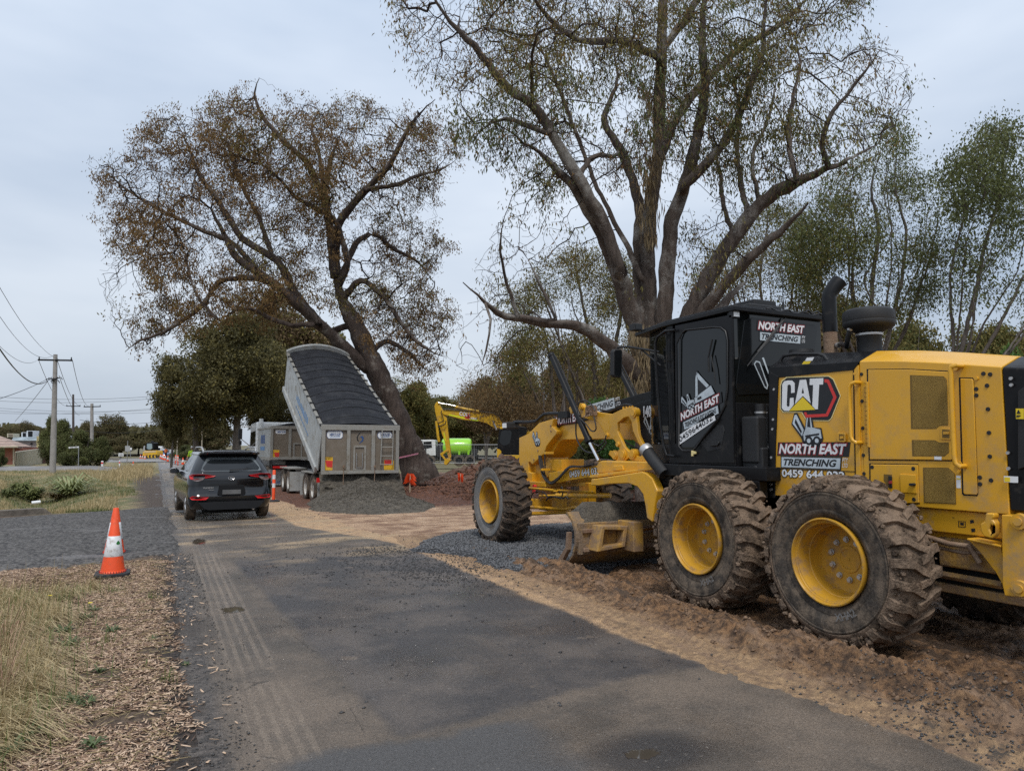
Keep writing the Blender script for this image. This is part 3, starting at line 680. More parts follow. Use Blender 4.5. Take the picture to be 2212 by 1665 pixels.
decal('warning_symbol', XL-.01, [(2170,660),(2206,658),(2206,664),(2180,676),(2170,672)], m_navy, rb, .028)
q = MB()
for (x0, y0) in ((135,443),(128,693),(122,773),(112,1008),(108,1146),(2100,353),(2103,407),(2075,970),(2080,1100)):
    p = gx(V3(x0, y0), XL-.012); q.cyl((XL-.018, p[1], p[2]), (XL-.008, p[1], p[2]), .013, .014, 10)
for (x0, y0) in ((112,1230),(112,1272)):
    p = gx(V3(x0, y0), XL-.012); q.cyl((XL-.024, p[1], p[2]), (XL-.008, p[1], p[2]), .017, .019, 10)
build_each(q, 'bolt', m_steel, G, smooth=40)
# panel joint lines
MB().prism(PP(V3, XL, [(142,1098),(812,1122),(812,1128),(142,1104)]), 'x', XL-.002, XL+.002).build('panel_joint', m_vent_dk, sp)
MB().prism(PP(V3, XL, [(790,280),(797,279),(812,1165),(806,1165)]), 'x', XL-.002, XL+.002).build('panel_joint', m_vent_dk, sp)
plate('door_post', V3, XL-.010, [(800,285),(836,240),(850,1170),(815,1170)], .014, m_yel, sp, bevel=.004)
# --- lettering and emblem
B = sp; XD = XL
decal('emblem_border', XD, [(238,340),(590,330),(632,357),(691,495),(616,684),(592,706),(404,704),(364,636),(210,636),(185,602),(187,408),(200,370)], m_cream, B, .002)
decal('emblem_ground', XD, [(245,347),(588,337),(625,362),(683,495),(610,679),(588,699),(410,697),(370,629),(215,629),(192,600),(194,412),(206,376)], m_navy, B, .0035)
decal('emblem_band', XD, [(555,358),(592,362),(657,510),(583,668),(400,678),(385,634),(405,632),(413,652),(568,645),(630,510),(578,388),(557,386)], m_red, B, .005)
decal('letter', XD, [(250,370),(288,370),(310,392),(309,470),(280,474),(279,412),(266,402),(250,410),(243,575),(252,590),(266,582),(271,515),(300,512),(302,570),(262,622),(222,621),(203,598),(207,400),(222,376)], m_white, B, .006)
decal('letter', XD, [(352,366),(404,362),(442,558),(377,497),(312,566)], m_white, B, .006, holes=[[(377,425),(366,478),(388,476)]])
decal('letter', XD, [(435,355),(548,350),(545,402),(513,404),(502,608),(482,608),(456,580),(463,406),(433,408)], m_white, B, .006)
decal('emblem_triangle', XD, [(376,507),(480,612),(262,622)], m_ylw2, B, .006)
def outlined(name, s, p0, u, v, w, h, m_in, m_out, parent, b1=.02, b2=.075, shear=.0, lift=.0):
    n = Vector(u).cross(Vector(v)).normalized(); p0 = Vector(p0)+n*lift
    e = h*.12
    text(name, s, p0-Vector(u).normalized()*e-Vector(v).normalized()*e, u, v, w+2*e, h+2*e, m_out, parent, b2, shear, .0012)
    text(name, s, p0, u, v, w, h, m_in, parent, b1, shear, .0030)
def flat(name, pts, o, u, v, n, m, parent, lift):
    q = MB(); q.add([Vector(o)+Vector(u)*a+Vector(v)*b+Vector(n)*lift for a, b in pts], [tuple(range(len(pts)))]); return q.build(name, m, parent)
def trencher(o, u, v, n, s, parent, lift=.002):
    """small drawing of a ride-on trencher used in the firm's sign; s = width"""
    F = lambda nm, pts, m, l: flat(nm, [(a*s, b*s) for a, b in pts], o, u, v, n, m, parent, lift+l)
    F('drawing', [(.0,.52),(.10,.80),(.20,.82),(.45,.40),(.42,.28),(.5,.78),(.66,.80),(.72,.42),(.95,.40),(1.0,.12),(.9,-.04),(.55,-.08),(.36,.02),(.30,.16)], m_navy, 0)
    F('drawing', [(.04,.54),(.12,.76),(.18,.77),(.40,.36),(.34,.20)], m_silver, .0008)
    F('drawing', [(.11,.56),(.15,.66),(.34,.32),(.31,.26)], m_navy, .0014)
    F('drawing', [(.46,.40),(.52,.74),(.62,.76),(.67,.42),(.92,.36),(.95,.14),(.40,.08),(.38,.24)], m_silver, .0008)
    F('drawing', [(.51,.44),(.55,.68),(.60,.69),(.62,.42)], m_navy, .0014)
    F('drawing', [(.44,.22),(.88,.27),(.88,.22),(.44,.17)], m_navy, .0014)
    for cx_ in (.55, .80):
        F('drawing', [(cx_+.12*math.cos(t*PI/6), .08+.12*math.sin(t*PI/6)) for t in range(12)], m_navy, .0018)
        F('drawing', [(cx_+.06*math.cos(t*PI/6), .08+.06*math.sin(t*PI/6)) for t in range(12)], m_silver, .0024)
def sign(o, u, v, W, parent, tren='TRENCHING', pty=True, emblem=True, lift=.002):
    u = Vector(u).normalized(); v = Vector(v).normalized(); n = u.cross(v).normalized(); o = Vector(o)
    flat('sign_ground', [(-.02*W,-.012*W),(1.01*W,-.012*W),(1.04*W,.155*W),(.0,.155*W)], o, u, v, n, m_navy, parent, lift*.5)
    outlined('lettering', 'NORTH EAST', o+u*W*.012+v*W*.014, u, v, W*.975, W*.122, m_white, m_dred, parent, .034, .085, .25, lift)
    flat('sign_box', [(.03*W,-.165*W),(.90*W,-.165*W),(.92*W,-.015*W),(.035*W,-.015*W)], o, u, v, n, m_navy, parent, lift*.6)
    flat('sign_box', [(.045*W,-.150*W),(.885*W,-.150*W),(.90*W,-.028*W),(.05*W,-.028*W)], o, u, v, n, m_silver, parent, lift)
    text('lettering', tren, o+u*W*.08-v*W*.13, u, v, W*.77, W*.085, m_navy, parent, .036, .3, lift+.001)
    if pty:
        text('lettering', 'PTY', o+u*W*.925-v*W*.07, u, v, W*.075, W*.045, m_white, parent, .01, .2, lift+.001); text('lettering', 'LTD', o+u*W*.92-v*W*.13, u, v, W*.07, W*.045, m_white, parent, .01, .2, lift+.001)
    if emblem: trencher(o+u*W*.22+v*W*.135, u, v, n, W*.46, parent, lift+.0012)
U, Vv = Vector((0, -1, 0)), Vector((0, 0, 1))
p0 = gx(V3(172, 985), XL); p1 = gx(V3(750, 985), XL)
sign((XL, p0[1], p0[2]), U, Vv, abs(p1[1]-p0[1]), sp)
p0 = gx(V3(203, 1168), XL); p1 = gx(V3(725, 1180), XL)
outlined('lettering', '0459 644 032', (XL, p0[1], p0[2]), U, Vv, abs(p1[1]-p0[1]), .078, m_white, m_navy, sp, .028, .08, 0, .001)
# --- rear frame end: tow eye, gusset, ripper mount
q = MB(); q.prism(PP(V4, 5.62, [(2092,362),(2240,372),(2240,838),(2110,822),(2097,760)]), 'x', 5.60, 5.72); q.build('rear_mount', m_yel, G, bevel=.008)
q = MB()
for (x0, y0) in ((2190,402),(2195,782)):
    p = gx(V4(x0, y0), 5.60); q.cyl((5.575, p[1], p[2]), (5.61, p[1], p[2]), .055, .06, 20); q.cyl((5.56, p[1], p[2]), (5.58, p[1], p[2]), .03, .03, 16)
build_each(q, 'mount_pin', m_yel, G, smooth=40)
plate('gusset', V4, 5.66, [(1888,500),(2082,543),(2108,795),(2050,690),(1960,575)], .06, m_yel)
plate('ledge', V4, 5.60, [(1886,496),(2080,538),(2080,550),(1886,508)], .3, m_yel)
plate('tow_eye', V4, 5.56, [(1992,352),(2040,356),(2043,378),(2032,392),(2048,410),(2050,470),(2030,500),(1985,490),(1962,455),(1960,415),(1985,400)], .07, m_yel, holes=[[(2022,420),(2040,432),(2040,458),(2024,468),(2014,444)]], bevel=.012)
q = MB(); p = gx(V4(1730, 700), 5.8); p2 = gx(V4(2090, 765), 5.8); q.tube([p, p2], .035, 4); q.box(5.8, 6.7, 2.5, 3.9, .45, .52); q.build('lower_arm', m_yel_dirty, G, bevel=.01)
q = MB(); q.box(5.85, 6.65, 2.2, 4.4, .52, .95); q.box(5.8, 6.7, 4.4, 6.2, .5, 1.3); q.build('underbody', m_vent_dk, G)
decal('stencil', 5.74, [(1590,1505),(1606,1507),(1606,1512),(1590,1510)], m_navy, G, .003); 
for pts in ([(1640,1535),(1700,1540),(1700,1545),(1640,1540)],[(1640,1535),(1645,1535),(1645,1585),(1640,1585)],[(1640,1580),(1700,1585),(1700,1590),(1640,1585)],[(1695,1540),(1700,1540),(1700,1590),(1695,1590)],[(1655,1548),(1685,1550),(1685,1572),(1655,1570)],[(1735,1530),(1765,1525),(1770,1550),(1740,1556)],[(1745,1600),(1778,1597),(1780,1625),(1750,1628)]):
    decal('stencil', 5.74, pts, m_navy, G, .003)
# --- exhaust and air pre-cleaner
q = MB(); ex = Vector((6.32, 5.15, 0)); q.cyl((6.32, 5.15, 2.45), (6.32, 5.15, 2.84), .070, .070, 24); q.lathe([(.073,0),(.078,.01),(.073,.02)], (6.32, 5.15, 2.63)); q2 = q.build('exhaust_pipe', m_rust, G, smooth=40); sub(q2)
q = MB(); pts = [(6.32, 5.15, 2.83), (6.32, 5.15, 3.20), (6.325, 5.145, 3.24), (6.37, 5.12, 3.31), (6.42, 5.09, 3.38)]; q.tube(pts, [.073, .073, .073, .078, .082], 24, cap=False); q.tube([(6.32, 5.15, 3.1)]+pts[2:], [.05, .06, .066, .072], 24, False); q.build('exhaust_stack', m_blk, q2, smooth=50)
q = MB(); pc = (6.22, 4.62, 0); q.lathe([(.0005,2.40),(.122,2.40),(.122,2.52),(.112,2.53),(.112,2.70),(.118,2.71),(.118,2.735),(.112,2.74),(.14,2.755),(.195,2.78),(.225,2.80),(.234,2.815),(.237,2.83),(.237,2.845),(.233,2.85),(.236,2.86),(.236,2.925),(.229,2.95),(.20,2.972),(.10,2.985),(.0005,2.985)], pc, (0, 0, 1), 48)
pcl = sub(q.build('air_precleaner', m_blk2, G, smooth=35))
MB().lathe([(.119,2.71),(.123,2.713),(.123,2.733),(.119,2.736)], pc, (0, 0, 1), 40).build('hose_clamp', m_steel, pcl, smooth=40)
q = MB(); q.tube([(6.06, 4.70, 2.80), (6.06, 4.74, 2.68), (6.12, 4.80, 2.62), (6.22, 4.88, 2.66), (6.30, 5.02, 2.68), (6.32, 5.1, 2.68)], .024, 12); q.build('drain_hose', m_hose, G, smooth=60)
q = MB(); q.cyl((6.30, 5.03, 2.68), (6.31, 5.06, 2.68), .029, .029, 12); q.cyl((6.06, 4.71, 2.77), (6.06, 4.70, 2.79), .029, .029, 12); q.build('hose_clamp', m_steel, G, smooth=40)
# ================================================================ grader cab
CL, CR = 5.55, 6.93
plan = [(CL, 5.78), (CL, 6.83), (CL+.22, 7.50), (CR-.22, 7.50), (CR, 6.83), (CR, 5.78)]
zb, ztp = 1.42, 3.10
cab = MB(); cab.prism([(a, b) for a, b in plan], 'z', zb, 1.66); 
def post(a, b, z0, z1, w=.035):
    q = MB(); q.box(a-w, a+w, b-w, b+w, z0, z1); return q
for a, b in plan: cab.add(*(lambda t: (t.v, t.f))(post(a+(.034 if a < XC else -.034), b+(.03 if b < 6 else -.03), zb, ztp)))
cab.box(CL, CL+.06, 6.77, 6.88, zb, ztp)
CABO = sub(cab.build('cab', m_blk, G, bevel=.01))
# interior: seat, console, steering column seen dimly through the glass
q = MB(); q.box(6.0, 6.5, 6.0, 6.12, 1.9, 2.7); q.box(5.98, 6.52, 6.05, 6.55, 1.75, 1.92); q.box(6.15, 6.35, 6.9, 7.1, 1.66, 2.3); q.box(5.75, 5.9, 6.3, 6.9, 1.66, 2.15); q.box(6.6, 6.75, 6.3, 6.9, 1.66, 2.15); q.build('driver_seat', m_blk2, CABO, bevel=.03)
# solid left door skin with window
def cplate(name, pts, x, th, m, parent=None, holes=(), bevel=.005):
    q = MB(); q.prism([tuple(gx(V2(*p), x)[1:]) for p in pts], 'x', x, x+th, [[tuple(gx(V2(*p), x)[1:]) for p in h] for h in holes]); return q.build(name, m, parent or CABO, bevel=bevel)
win = [(600,245),(640,215),(900,188),(950,192),(990,225),(1005,300),(1005,740),(985,880),(920,1010),(760,1200),(700,1275),(620,1275),(590,1240),(565,800),(560,330)]
dr = sub(cplate('cab_door', [(545,165),(1055,65),(1062,640),(1075,1400),(560,1400),(548,800)], CL-.02, .03, m_blk, holes=[win]))
cplate('door_glass', win, CL-.012, .008, m_glass2, dr, bevel=0)
sl_ = [(588,290),(610,232),(640,205),(900,178),(960,183),(1000,215),(1018,300),(1016,740),(995,885),(930,1020),(770,1212),(706,1290),(615,1290),(580,1250)]
q = MB(); q.tube([gx(V2(*p), CL-.028) for p in sl_+[sl_[0]]], .009, 6, False); q.build('window_seal', m_hose, dr, smooth=60)
# lower door skin detail
cplate('step_recess', [(770,1215),(930,1060),(975,1060),(990,1110),(960,1270),(840,1300)], CL-.024, .006, m_blk2, dr)
cplate('door_handle', [(850,1230),(890,1205),(930,1205),(940,1220),(925,1245),(860,1252)], CL-.045, .02, m_blk2, dr)
q = MB(); q.tube([gx(V2(*p), CL-.05) for p in [(725,1275),(790,1180),(870,1080),(930,1000)]], .008, 6); q.build('gas_strut', m_blk2, dr)
cplate('catch', [(690,1290),(730,1300),(728,1320),(708,1322),(706,1340),(690,1338)], CL-.05, .02, m_cream, dr, bevel=.003)
# wiper on door glass
q = MB(); q.tube([gx(V2(*p), CL-.04) for p in [(880,290),(845,450),(850,580)]], .011, 6); q.tube([gx(V2(*p), CL-.045) for p in [(868,430),(895,560),(910,690)]], .007, 6); q.build('wiper', m_blk2, dr)
# rear wall: lower panel, window, frame, wiper
def rear(name, pts, y, th, m, parent=None, bevel=.004):
    q = MB(); q.prism([(gy(V2(*p), y)[0], gy(V2(*p), y)[2]) for p in pts], 'y', y, y+th); return q.build(name, m, parent or CABO, bevel=bevel)
q = MB(); q.box(CL+.02, CR-.02, 5.76, 5.80, zb, 2.10); q.build('rear_wall', m_blk, CABO, bevel=.004)
rg = sub(rear('rear_window', [(1170,120),(1240,95),(1800,160),(1830,190),(1800,440),(1760,760),(1120,790),(1095,700)], 5.755, .012, m_glass))
q = MB(); q.box(CL+.02, CR-.02, 5.765, 5.79, 2.10, 3.10); q.build('rear_frame_panel', m_glass2, CABO)
q = MB(); q.tube([gy(V2(*p), 5.73) for p in [(1540,95),(1400,290),(1290,410),(1195,530)]], [.008,.010,.011,.006], 6); q.tube([gy(V2(*p), 5.735) for p in [(1525,110),(1290,405)]], .014, 4); q.build('rear_wiper', m_blk2, rg)
p0 = gy(V2(1287, 205), 5.753); p1 = gy(V2(1715, 240), 5.753)
sign((p0[0], 5.753, p0[2]), (1, 0, 0), (0, 0, 1), p1[0]-p0[0], rg, emblem=False)
q = gy(V2(1330, 560), 5.753)
for pts in ([(1255,510),(1275,480),(1310,490),(1385,700),(1375,740),(1350,720)],):
    ol = pts; rear('drawing', ol, 5.7525, .001, m_silver, rg, 0); rear('drawing', [(1266,512),(1280,492),(1305,500),(1374,700),(1370,722),(1354,706)], 5.7515, .0005, m_navy, rg, 0)
rear('drawing', [(1328,455),(1345,452),(1392,590),(1385,600)], 5.7525, .001, m_silver, rg, 0)
# angled front-left glass and its frame
def slab(a, b, z0, z1, t, name, m, parent=CABO):
    d = (Vector((b[0], b[1], 0))-Vector((a[0], a[1], 0))); n = Vector((-d.y, d.x, 0)).normalized()*t
    q = MB(); A_ = Vector((a[0], a[1], 0)); B_ = Vector((b[0], b[1], 0)); vs = [A_, B_, B_+n, A_+n]
    q.prism([(p.x, p.y) for p in vs], 'z', z0, z1); return q.build(name, m, parent)
slab((CL+.01, 6.88), (CL+.20, 7.46), 1.66, 3.08, .008, 'corner_glass', m_glass2)
slab((CR-.01, 6.88), (CR-.20, 7.46), 1.66, 3.08, .008, 'corner_glass', m_glass2)
slab((CL+.25, 7.49), (CR-.25, 7.49), 1.66, 3.08, .008, 'windscreen', m_glass2)
slab((CR-.01, 5.85), (CR-.01, 6.8), 1.66, 3.05, .008, 'side_glass', m_glass2)
# roof
q = MB(); ro = [(CL-.03, 5.70), (CL-.03, 6.95), (CL+.14, 7.72), (CR-.14, 7.72), (CR+.03, 6.95), (CR+.03, 5.70)]
q.prism(ro, 'z', 3.09, 3.145); q.prism([(XC+(a-XC)*.93, 6.6+(b-6.6)*.93) for a, b in ro], 'z', 3.145, 3.175); q.prism([(XC+(a-XC)*.75, 6.6+(b-6.6)*.8) for a, b in ro], 'z', 3.175, 3.20)
roof = sub(q.build('cab_roof', m_blk, CABO, bevel=.012))
q = MB(); q.box(6.10, 6.62, 6.05, 6.55, 3.20, 3.29); q.box(6.22, 6.58, 6.1, 6.45, 3.285, 3.36); q.build('air_unit', m_blk2, roof, bevel=.02)
q = MB(); q.cyl((6.47, 5.9, 3.19), (6.47, 5.9, 4.05), .006, .004, 6); q.cyl((6.47, 5.9, 3.19), (6.47, 5.9, 3.30), .014, .012, 8); q.build('aerial', m_blk2, roof)
q = MB(); q.tube([(6.62+i*.05, 5.72, 3.175+.02*math.sin(i*2.1)) for i in range(8)], .012, 6); q.tube([(6.0+i*.07, 5.71, 3.15+.018*math.sin(i*1.7)) for i in range(14)], .009, 6); q.build('wiring_loom', m_hose, roof)
for (x_, y_) in ((5.56, 7.55), (5.53, 5.74)):
    q = MB(); q.box(x_, x_+.11, y_, y_+.06, 3.02, 3.10) if y_ < 6 else q.box(x_, x_+.13, y_, y_+.12, 3.15, 3.24); wl = sub(q.build('work_light', m_blk2, roof, bevel=.008))
    q = MB(); q.box(x_+.015, x_+.095, y_-.004, y_, 3.035, 3.085) if y_ < 6 else q.box(x_+.02, x_+.11, y_-.004, y_, 3.165, 3.225); q.build('lamp_glass', m_white if y_ < 6 else m_glass, wl)
# door sign: slanted lettering stuck on the glass
def onp(p, x=CL-.02): return Vector((x, *gx(V2(*p), x)[1:]))
a0, a1 = onp((600, 1030)), onp((965, 850)); u = (a1-a0); W = u.length; u.normalize(); vv_ = Vector((0, -u.z, u.y)); vv_ = Vector((0, u.z*-1, u.y)) if False else Vector((-1, 0, 0)).cross(u)
# u runs along -y and up; v is square to it in the plane
sign(a0, u, vv_, W, dr, tren='TRENCHING & EXCAVATIONS', pty=False, emblem=False)
trencher(a0+u*W*.10+vv_*W*.12, u, vv_, Vector((-1, 0, 0)), W*.34, dr, .004)
n_ = Vector((-1, 0, 0))
ex_ = lambda pts, m, l: flat('drawing', [(a*W, b*W) for a, b in pts], a0, u, vv_, n_, m, dr, .003+l)
ex_([(.40,.16),(.43,.28),(.55,.60),(.62,.68),(.70,.52),(.86,.30),(.92,.16)], m_navy, 0)
ex_([(.46,.26),(.56,.56),(.62,.65),(.60,.52),(.52,.26)], m_silver, .001); ex_([(.60,.62),(.64,.62),(.82,.34),(.76,.32),(.62,.52)], m_silver, .001); ex_([(.42,.17),(.44,.26),(.86,.32),(.90,.17)], m_silver, .001); ex_([(.50,.24),(.60,.24),(.60,.20),(.50,.20)], m_navy, .002)
b0, b1 = onp((588, 1235)), onp((918, 1010)); ub = (b1-b0); Wb = ub.length; ub.normalize(); vb = Vector((-1, 0, 0)).cross(ub)
flat('sign_box', [(0, -.0*Wb), (Wb*.98, -.0*Wb), (Wb, .09*Wb), (.98*Wb, .15*Wb), (.03*Wb, .15*Wb)], b0, ub, vb, n_, m_white, dr, .002)
text('lettering', '0459644032', b0+ub*Wb*.03+vb*Wb*.03, ub, vb, Wb*.90, Wb*.095, m_navy, dr, .01, 0, .004)
# mirror on its bracket, outside the cab's front corner
ym = 7.75; mp_ = [gy(V2(*p), ym) for p in [(5,375),(62,375),(76,395),(74,615),(55,635),(8,632),(-12,610),(-10,395)]]
q = MB(); q.prism([(p[0], p[2]) for p in mp_], 'y', ym, ym+.08); mi = sub(q.build('mirror', m_blk2, G, bevel=.018))
q = MB(); q.prism([(XC+(p[0]-XC)*1, p[2]) for p in [gy(V2(*p), ym) for p in [(8,390),(55,390),(62,405),(60,600),(48,618),(12,615),(2,600),(2,405)]]], 'y', ym-.003, ym); q.build('mirror_glass', m_glass, mi)
q = MB(); P1 = gy(V2(30, 362), ym+.04); P2 = Vector((CL+.02, 7.05, 2.80)); q.tube([P1+np.array([0, 0, -.02]), P1, gy(V2(120, 355), ym-.1), P2], .015, 8); q.tube([gy(V2(230, 370), ym-.3), Vector((CL, 7.0, 2.62))], .012, 6); q.build('mirror_arm', m_blk2, G, smooth=50)
# guard tube in front of the door corner
q = MB(); q.tube([gx(V2(*p), CL-.06) for p in [(545,205),(460,215),(385,270),(368,330),(372,450),(392,760),(415,1050),(440,1230),(470,1330),(545,1340)]], .017, 8); q.tube([gx(V2(*p), CL-.03) for p in [(470,190),(470,540),(490,700),(505,1200)]], .009, 6); q.tube([gx(V2(*p), CL-.02) for p in [(520,230),(515,480),(460,480)]], .008, 6); q.build('grab_rail', m_blk, G, smooth=50)
# platform, steps, clutter between cab and tyre
q = MB(); q.box(5.50, 6.95, 5.3, 7.1, 1.28, 1.42); q.box(5.60, 5.74, 6.9, 7.15, .95, 1.30); q.box(5.5, 5.62, 5.4, 6.7, 1.10, 1.28); q.build('platform', m_blk, G, bevel=.01)
q = MB(); q.box(5.62, 6.9, 5.46, 5.75, 1.16, 1.62); q.build('battery_box', m_blk2, G, bevel=.02)
q = MB(); q.cyl((5.76, 5.60, 1.55), (5.76, 5.60, 2.08), .065, .065, 20); fl = sub(q.build('filter_bottle', m_blk2, G, smooth=40))
q = MB(); q.cyl((5.76, 5.60, 1.62), (5.76, 5.60, 1.64), .068, .068, 20); q.cyl((5.76, 5.60, 1.98), (5.76, 5.60, 2.0), .068, .068, 20); build_each(q, 'clamp_band', m_steel, fl, smooth=40)
q = MB(); q.tube([(5.60, 5.58, 1.22), (5.60, 5.58, 1.34), (5.62, 5.56, 1.40), (5.70, 5.56, 1.42)], .032, 12); q.tube([(5.9, 5.5, 1.7), (6.1, 5.48, 1.5), (6.4, 5.5, 1.66)], .02, 8); q.build('coolant_hose', m_hose, G, smooth=60)
q = MB(); q.box(5.60, 5.75, 5.50, 5.74, 1.45, 1.95); q.build('tank', m_blk2, G, bevel=.03)
# ================================================================ front frame, saddle, drawbar, blade
XB = 6.05
def fp(name, X_, pts, th, m=m_yel, parent=G, holes=(), bevel=.01): return plate(name, V1, X_, pts, th, m, parent, holes, bevel)
gn = sub(fp('gooseneck', XB, [(925,600),(945,545),(1000,470),(1300,440),(1640,420),(1700,440),(1720,700),(1640,640),(1360,632),(1010,638),(975,660),(935,730),(860,815),(800,760)], .40))
fp('nose_plate', XB-.12, [(615,622),(702,582),(795,488),(925,450),(912,520),(955,560),(950,590),(900,650),(862,700),(845,760),(735,862),(712,838),(700,845),(702,930),(735,935),(735,1045),(640,1045),(615,960)], .64, bevel=.015)
fp('nose_column', XB-.02, [(735,850),(860,720),(865,815),(1000,815),(998,965),(860,975),(850,1060),(735,1060)], .44)
fp('bolster', XB-.2, [(640,1010),(850,1020),(850,1065),(640,1060)], .8)
q = MB()
for (x0, y0) in ((903,515),(905,562),(788,737),(752,818),(1412,600),(1550,430),(1410,270)):
    p = gx(V1(x0, y0), XB-.12); q.cyl((XB-.13, p[1], p[2]), (XB-.115, p[1], p[2]), .017, .017, 12)
build_each(q, 'pin_cap', m_rust, G, smooth=40)
# trencher drawing on the nose plate
o_ = gx(V1(735, 690), XB-.12); trencher((XB-.12, o_[1], o_[2]), U, Vv, n_, .30, gn, .002)
# black frame cover with lettering
cv = sub(fp('frame_cover', XB-.03, [(928,560),(922,500),(940,450),(1100,425),(1150,400),(1300,345),(1480,290),(1700,225),(1855,190),(1862,280),(1700,330),(1560,360),(1400,400),(1140,490),(1000,508),(950,540)], .46, m_blk))
fp('frame_cover_rear', XB-.08, [(1640,330),(1700,300),(1862,262),(1865,640),(1850,700),(1760,690),(1700,560),(1700,480),(1640,470)], .56, m_blk)
p0 = gx(V1(952, 505), XB-.03); p1 = gx(V1(1145, 470), XB-.03)
outlined('lettering', 'NORTH EAST', (XB-.03, p0[1], p0[2]), Vector((0, p1[1]-p0[1], p1[2]-p0[2])).normalized(), Vector((0, .12, 1)).normalized(), 1.25*math.hypot(p1[1]-p0[1], p1[2]-p0[2]), .135, m_white, m_dred, cv, .01, .05, .2, .002)
p0 = gx(V1(1200, 425), XB-.03); p1 = gx(V1(1480, 350), XB-.03); uu = Vector((0, p1[1]-p0[1], p1[2]-p0[2])); ww = uu.length; uu.normalize(); vv2 = n_.cross(uu)
flat('sign_box', [(0, 0), (ww, 0), (ww, .15), (0.02, .15)], (XB-.03, p0[1], p0[2]), uu, vv2, n_, m_silver, cv, .002)
text('lettering', 'TRENCHING', Vector((XB-.03, p0[1], p0[2]))+uu*.03+vv2*.03, uu, vv2, ww*.93, .09, m_navy, cv, .02, .3, .004)
text('lettering', 'PTY', Vector((XB-.03, p0[1], p0[2]))+uu*(ww+.03)+vv2*.09, uu, vv2, .12, .05, m_white, cv, .01, .2, .004); text('lettering', 'LTD', Vector((XB-.03, p0[1], p0[2]))+uu*(ww+.03)+vv2*.02, uu, vv2, .12, .05, m_white, cv, .01, .2, .004)
p0 = gx(V1(1738, 440), XB-.08); p1 = gx(V1(1850, 425), XB-.08)
text('lettering', '140M', (XB-.08, p0[1], p0[2]), U, Vv, abs(p1[1]-p0[1]), .16, m_white, cv, .045, 0, .003)
p0 = gx(V1(1862, 430), XB-.08); text('lettering', '3', (XB-.08, p0[1], p0[2]), U, Vv, .08, .13, m_blk2, cv, .0, 0, .003)
o_ = gx(V1(1735, 600), XB-.08); trencher((XB-.08, o_[1], o_[2]), U, Vv, n_, .34, cv, .003)
# saddle arms either side of the frame
arm = [(1062,355),(1080,335),(1130,345),(1160,310),(1185,312),(1210,350),(1280,370),(1330,392),(1450,408),(1520,372),(1600,345),(1650,345),(1672,375),(1672,430),(1690,600),(1740,700),(1762,790),(1790,800),(1790,835),(1700,832),(1620,822),(1600,800),(1560,838),(1500,835),(1470,812),(1450,798),(1420,770),(1430,738),(1500,745),(1520,722),(1470,640),(1390,600),(1360,540),(1330,480),(1240,455),(1160,432),(1078,398)]
hole = [(1500,490),(1560,440),(1600,430),(1625,470),(1640,560),(1700,690),(1735,770),(1700,790),(1660,780),(1600,740),(1560,700),(1500,560)]
sd = sub(fp('lift_saddle', 5.72, arm, .05, holes=[hole], bevel=.014))
q = MB(); q.prism(PP(V1, 5.72, arm), 'x', 6.66, 6.76, [PP(V1, 5.72, hole)]); q.build('lift_saddle', m_yel, G, bevel=.014)
q = MB(); bs = MB()
for (x0, y0, r_) in ((1640,395,.075),(1472,775,.070),(1545,770,.075),(1635,765,.07),(1090,375,.06),(1175,345,.05)):
    p = gx(V1(x0, y0), 5.70); q.cyl((5.70, p[1], p[2]), (5.775, p[1], p[2]), r_*.92, r_*.92, 24); q.cyl((5.69, p[1], p[2]), (5.70, p[1], p[2]), r_*.62, r_*.66, 20)
build_each(q, 'pivot_boss', m_yel, sd, smooth=40)
q = MB()
for (x0, y0) in ((1535,360),(1562,358),(1590,356),(1615,352)):
    p = gx(V1(x0, y0), 5.70); q.cyl((5.74, p[1], p[2]-.01), (5.74, p[1], p[2]+.03), .015, .015, 8)
for (x0, y0) in ((1412,600),(1510,680)):
    p = gx(V1(x0, y0), 5.72); q.cyl((5.695, p[1], p[2]), (5.72, p[1], p[2]), .032, .036, 16)
build_each(q, 'saddle_bolt', m_yel, sd, smooth=40)
q = MB(); q.box(5.8, 6.7, 8.05, 8.25, 1.95, 2.12); q.build('saddle_cross', m_yel, G, bevel=.01)
# blade lift cylinders
for xx, nm in ((5.62, 0), (6.84, 1)):
    a, b_, c2_ = gx(T4(985, 1262), 5.62), gx(V1(1250, 660), 5.62), gx(V1(1335, 828), 5.62)
    A = Vector((xx, a[1], a[2])); B2 = Vector((xx, b_[1], b_[2])); Cc = Vector((xx, c2_[1], c2_[2]))
    q = MB(); q.tube([A, A+(B2-A)*.03, A+(B2-A)*.031, A+(B2-A)*.96, A+(B2-A)*.961, B2], [.055, .055, .047, .047, .058, .058], 20); cy_ = sub(q.build('lift_cylinder', m_blk, G, smooth=35))
    q = MB(); q.cyl(B2, Cc, .026, .026, 16); q.build('cylinder_rod', m_chrome, cy_, smooth=40)
    q = MB(); s_ = Vector((.0, -.06, .045)); q.tube([A+(B2-A)*.04+s_, A+(B2-A)*.15+s_*1.3, A+(B2-A)*.45+s_*1.2, A+(B2-A)*.55+s_], .009, 6); q.build('cylinder_pipe', m_blk2, cy_, smooth=50)
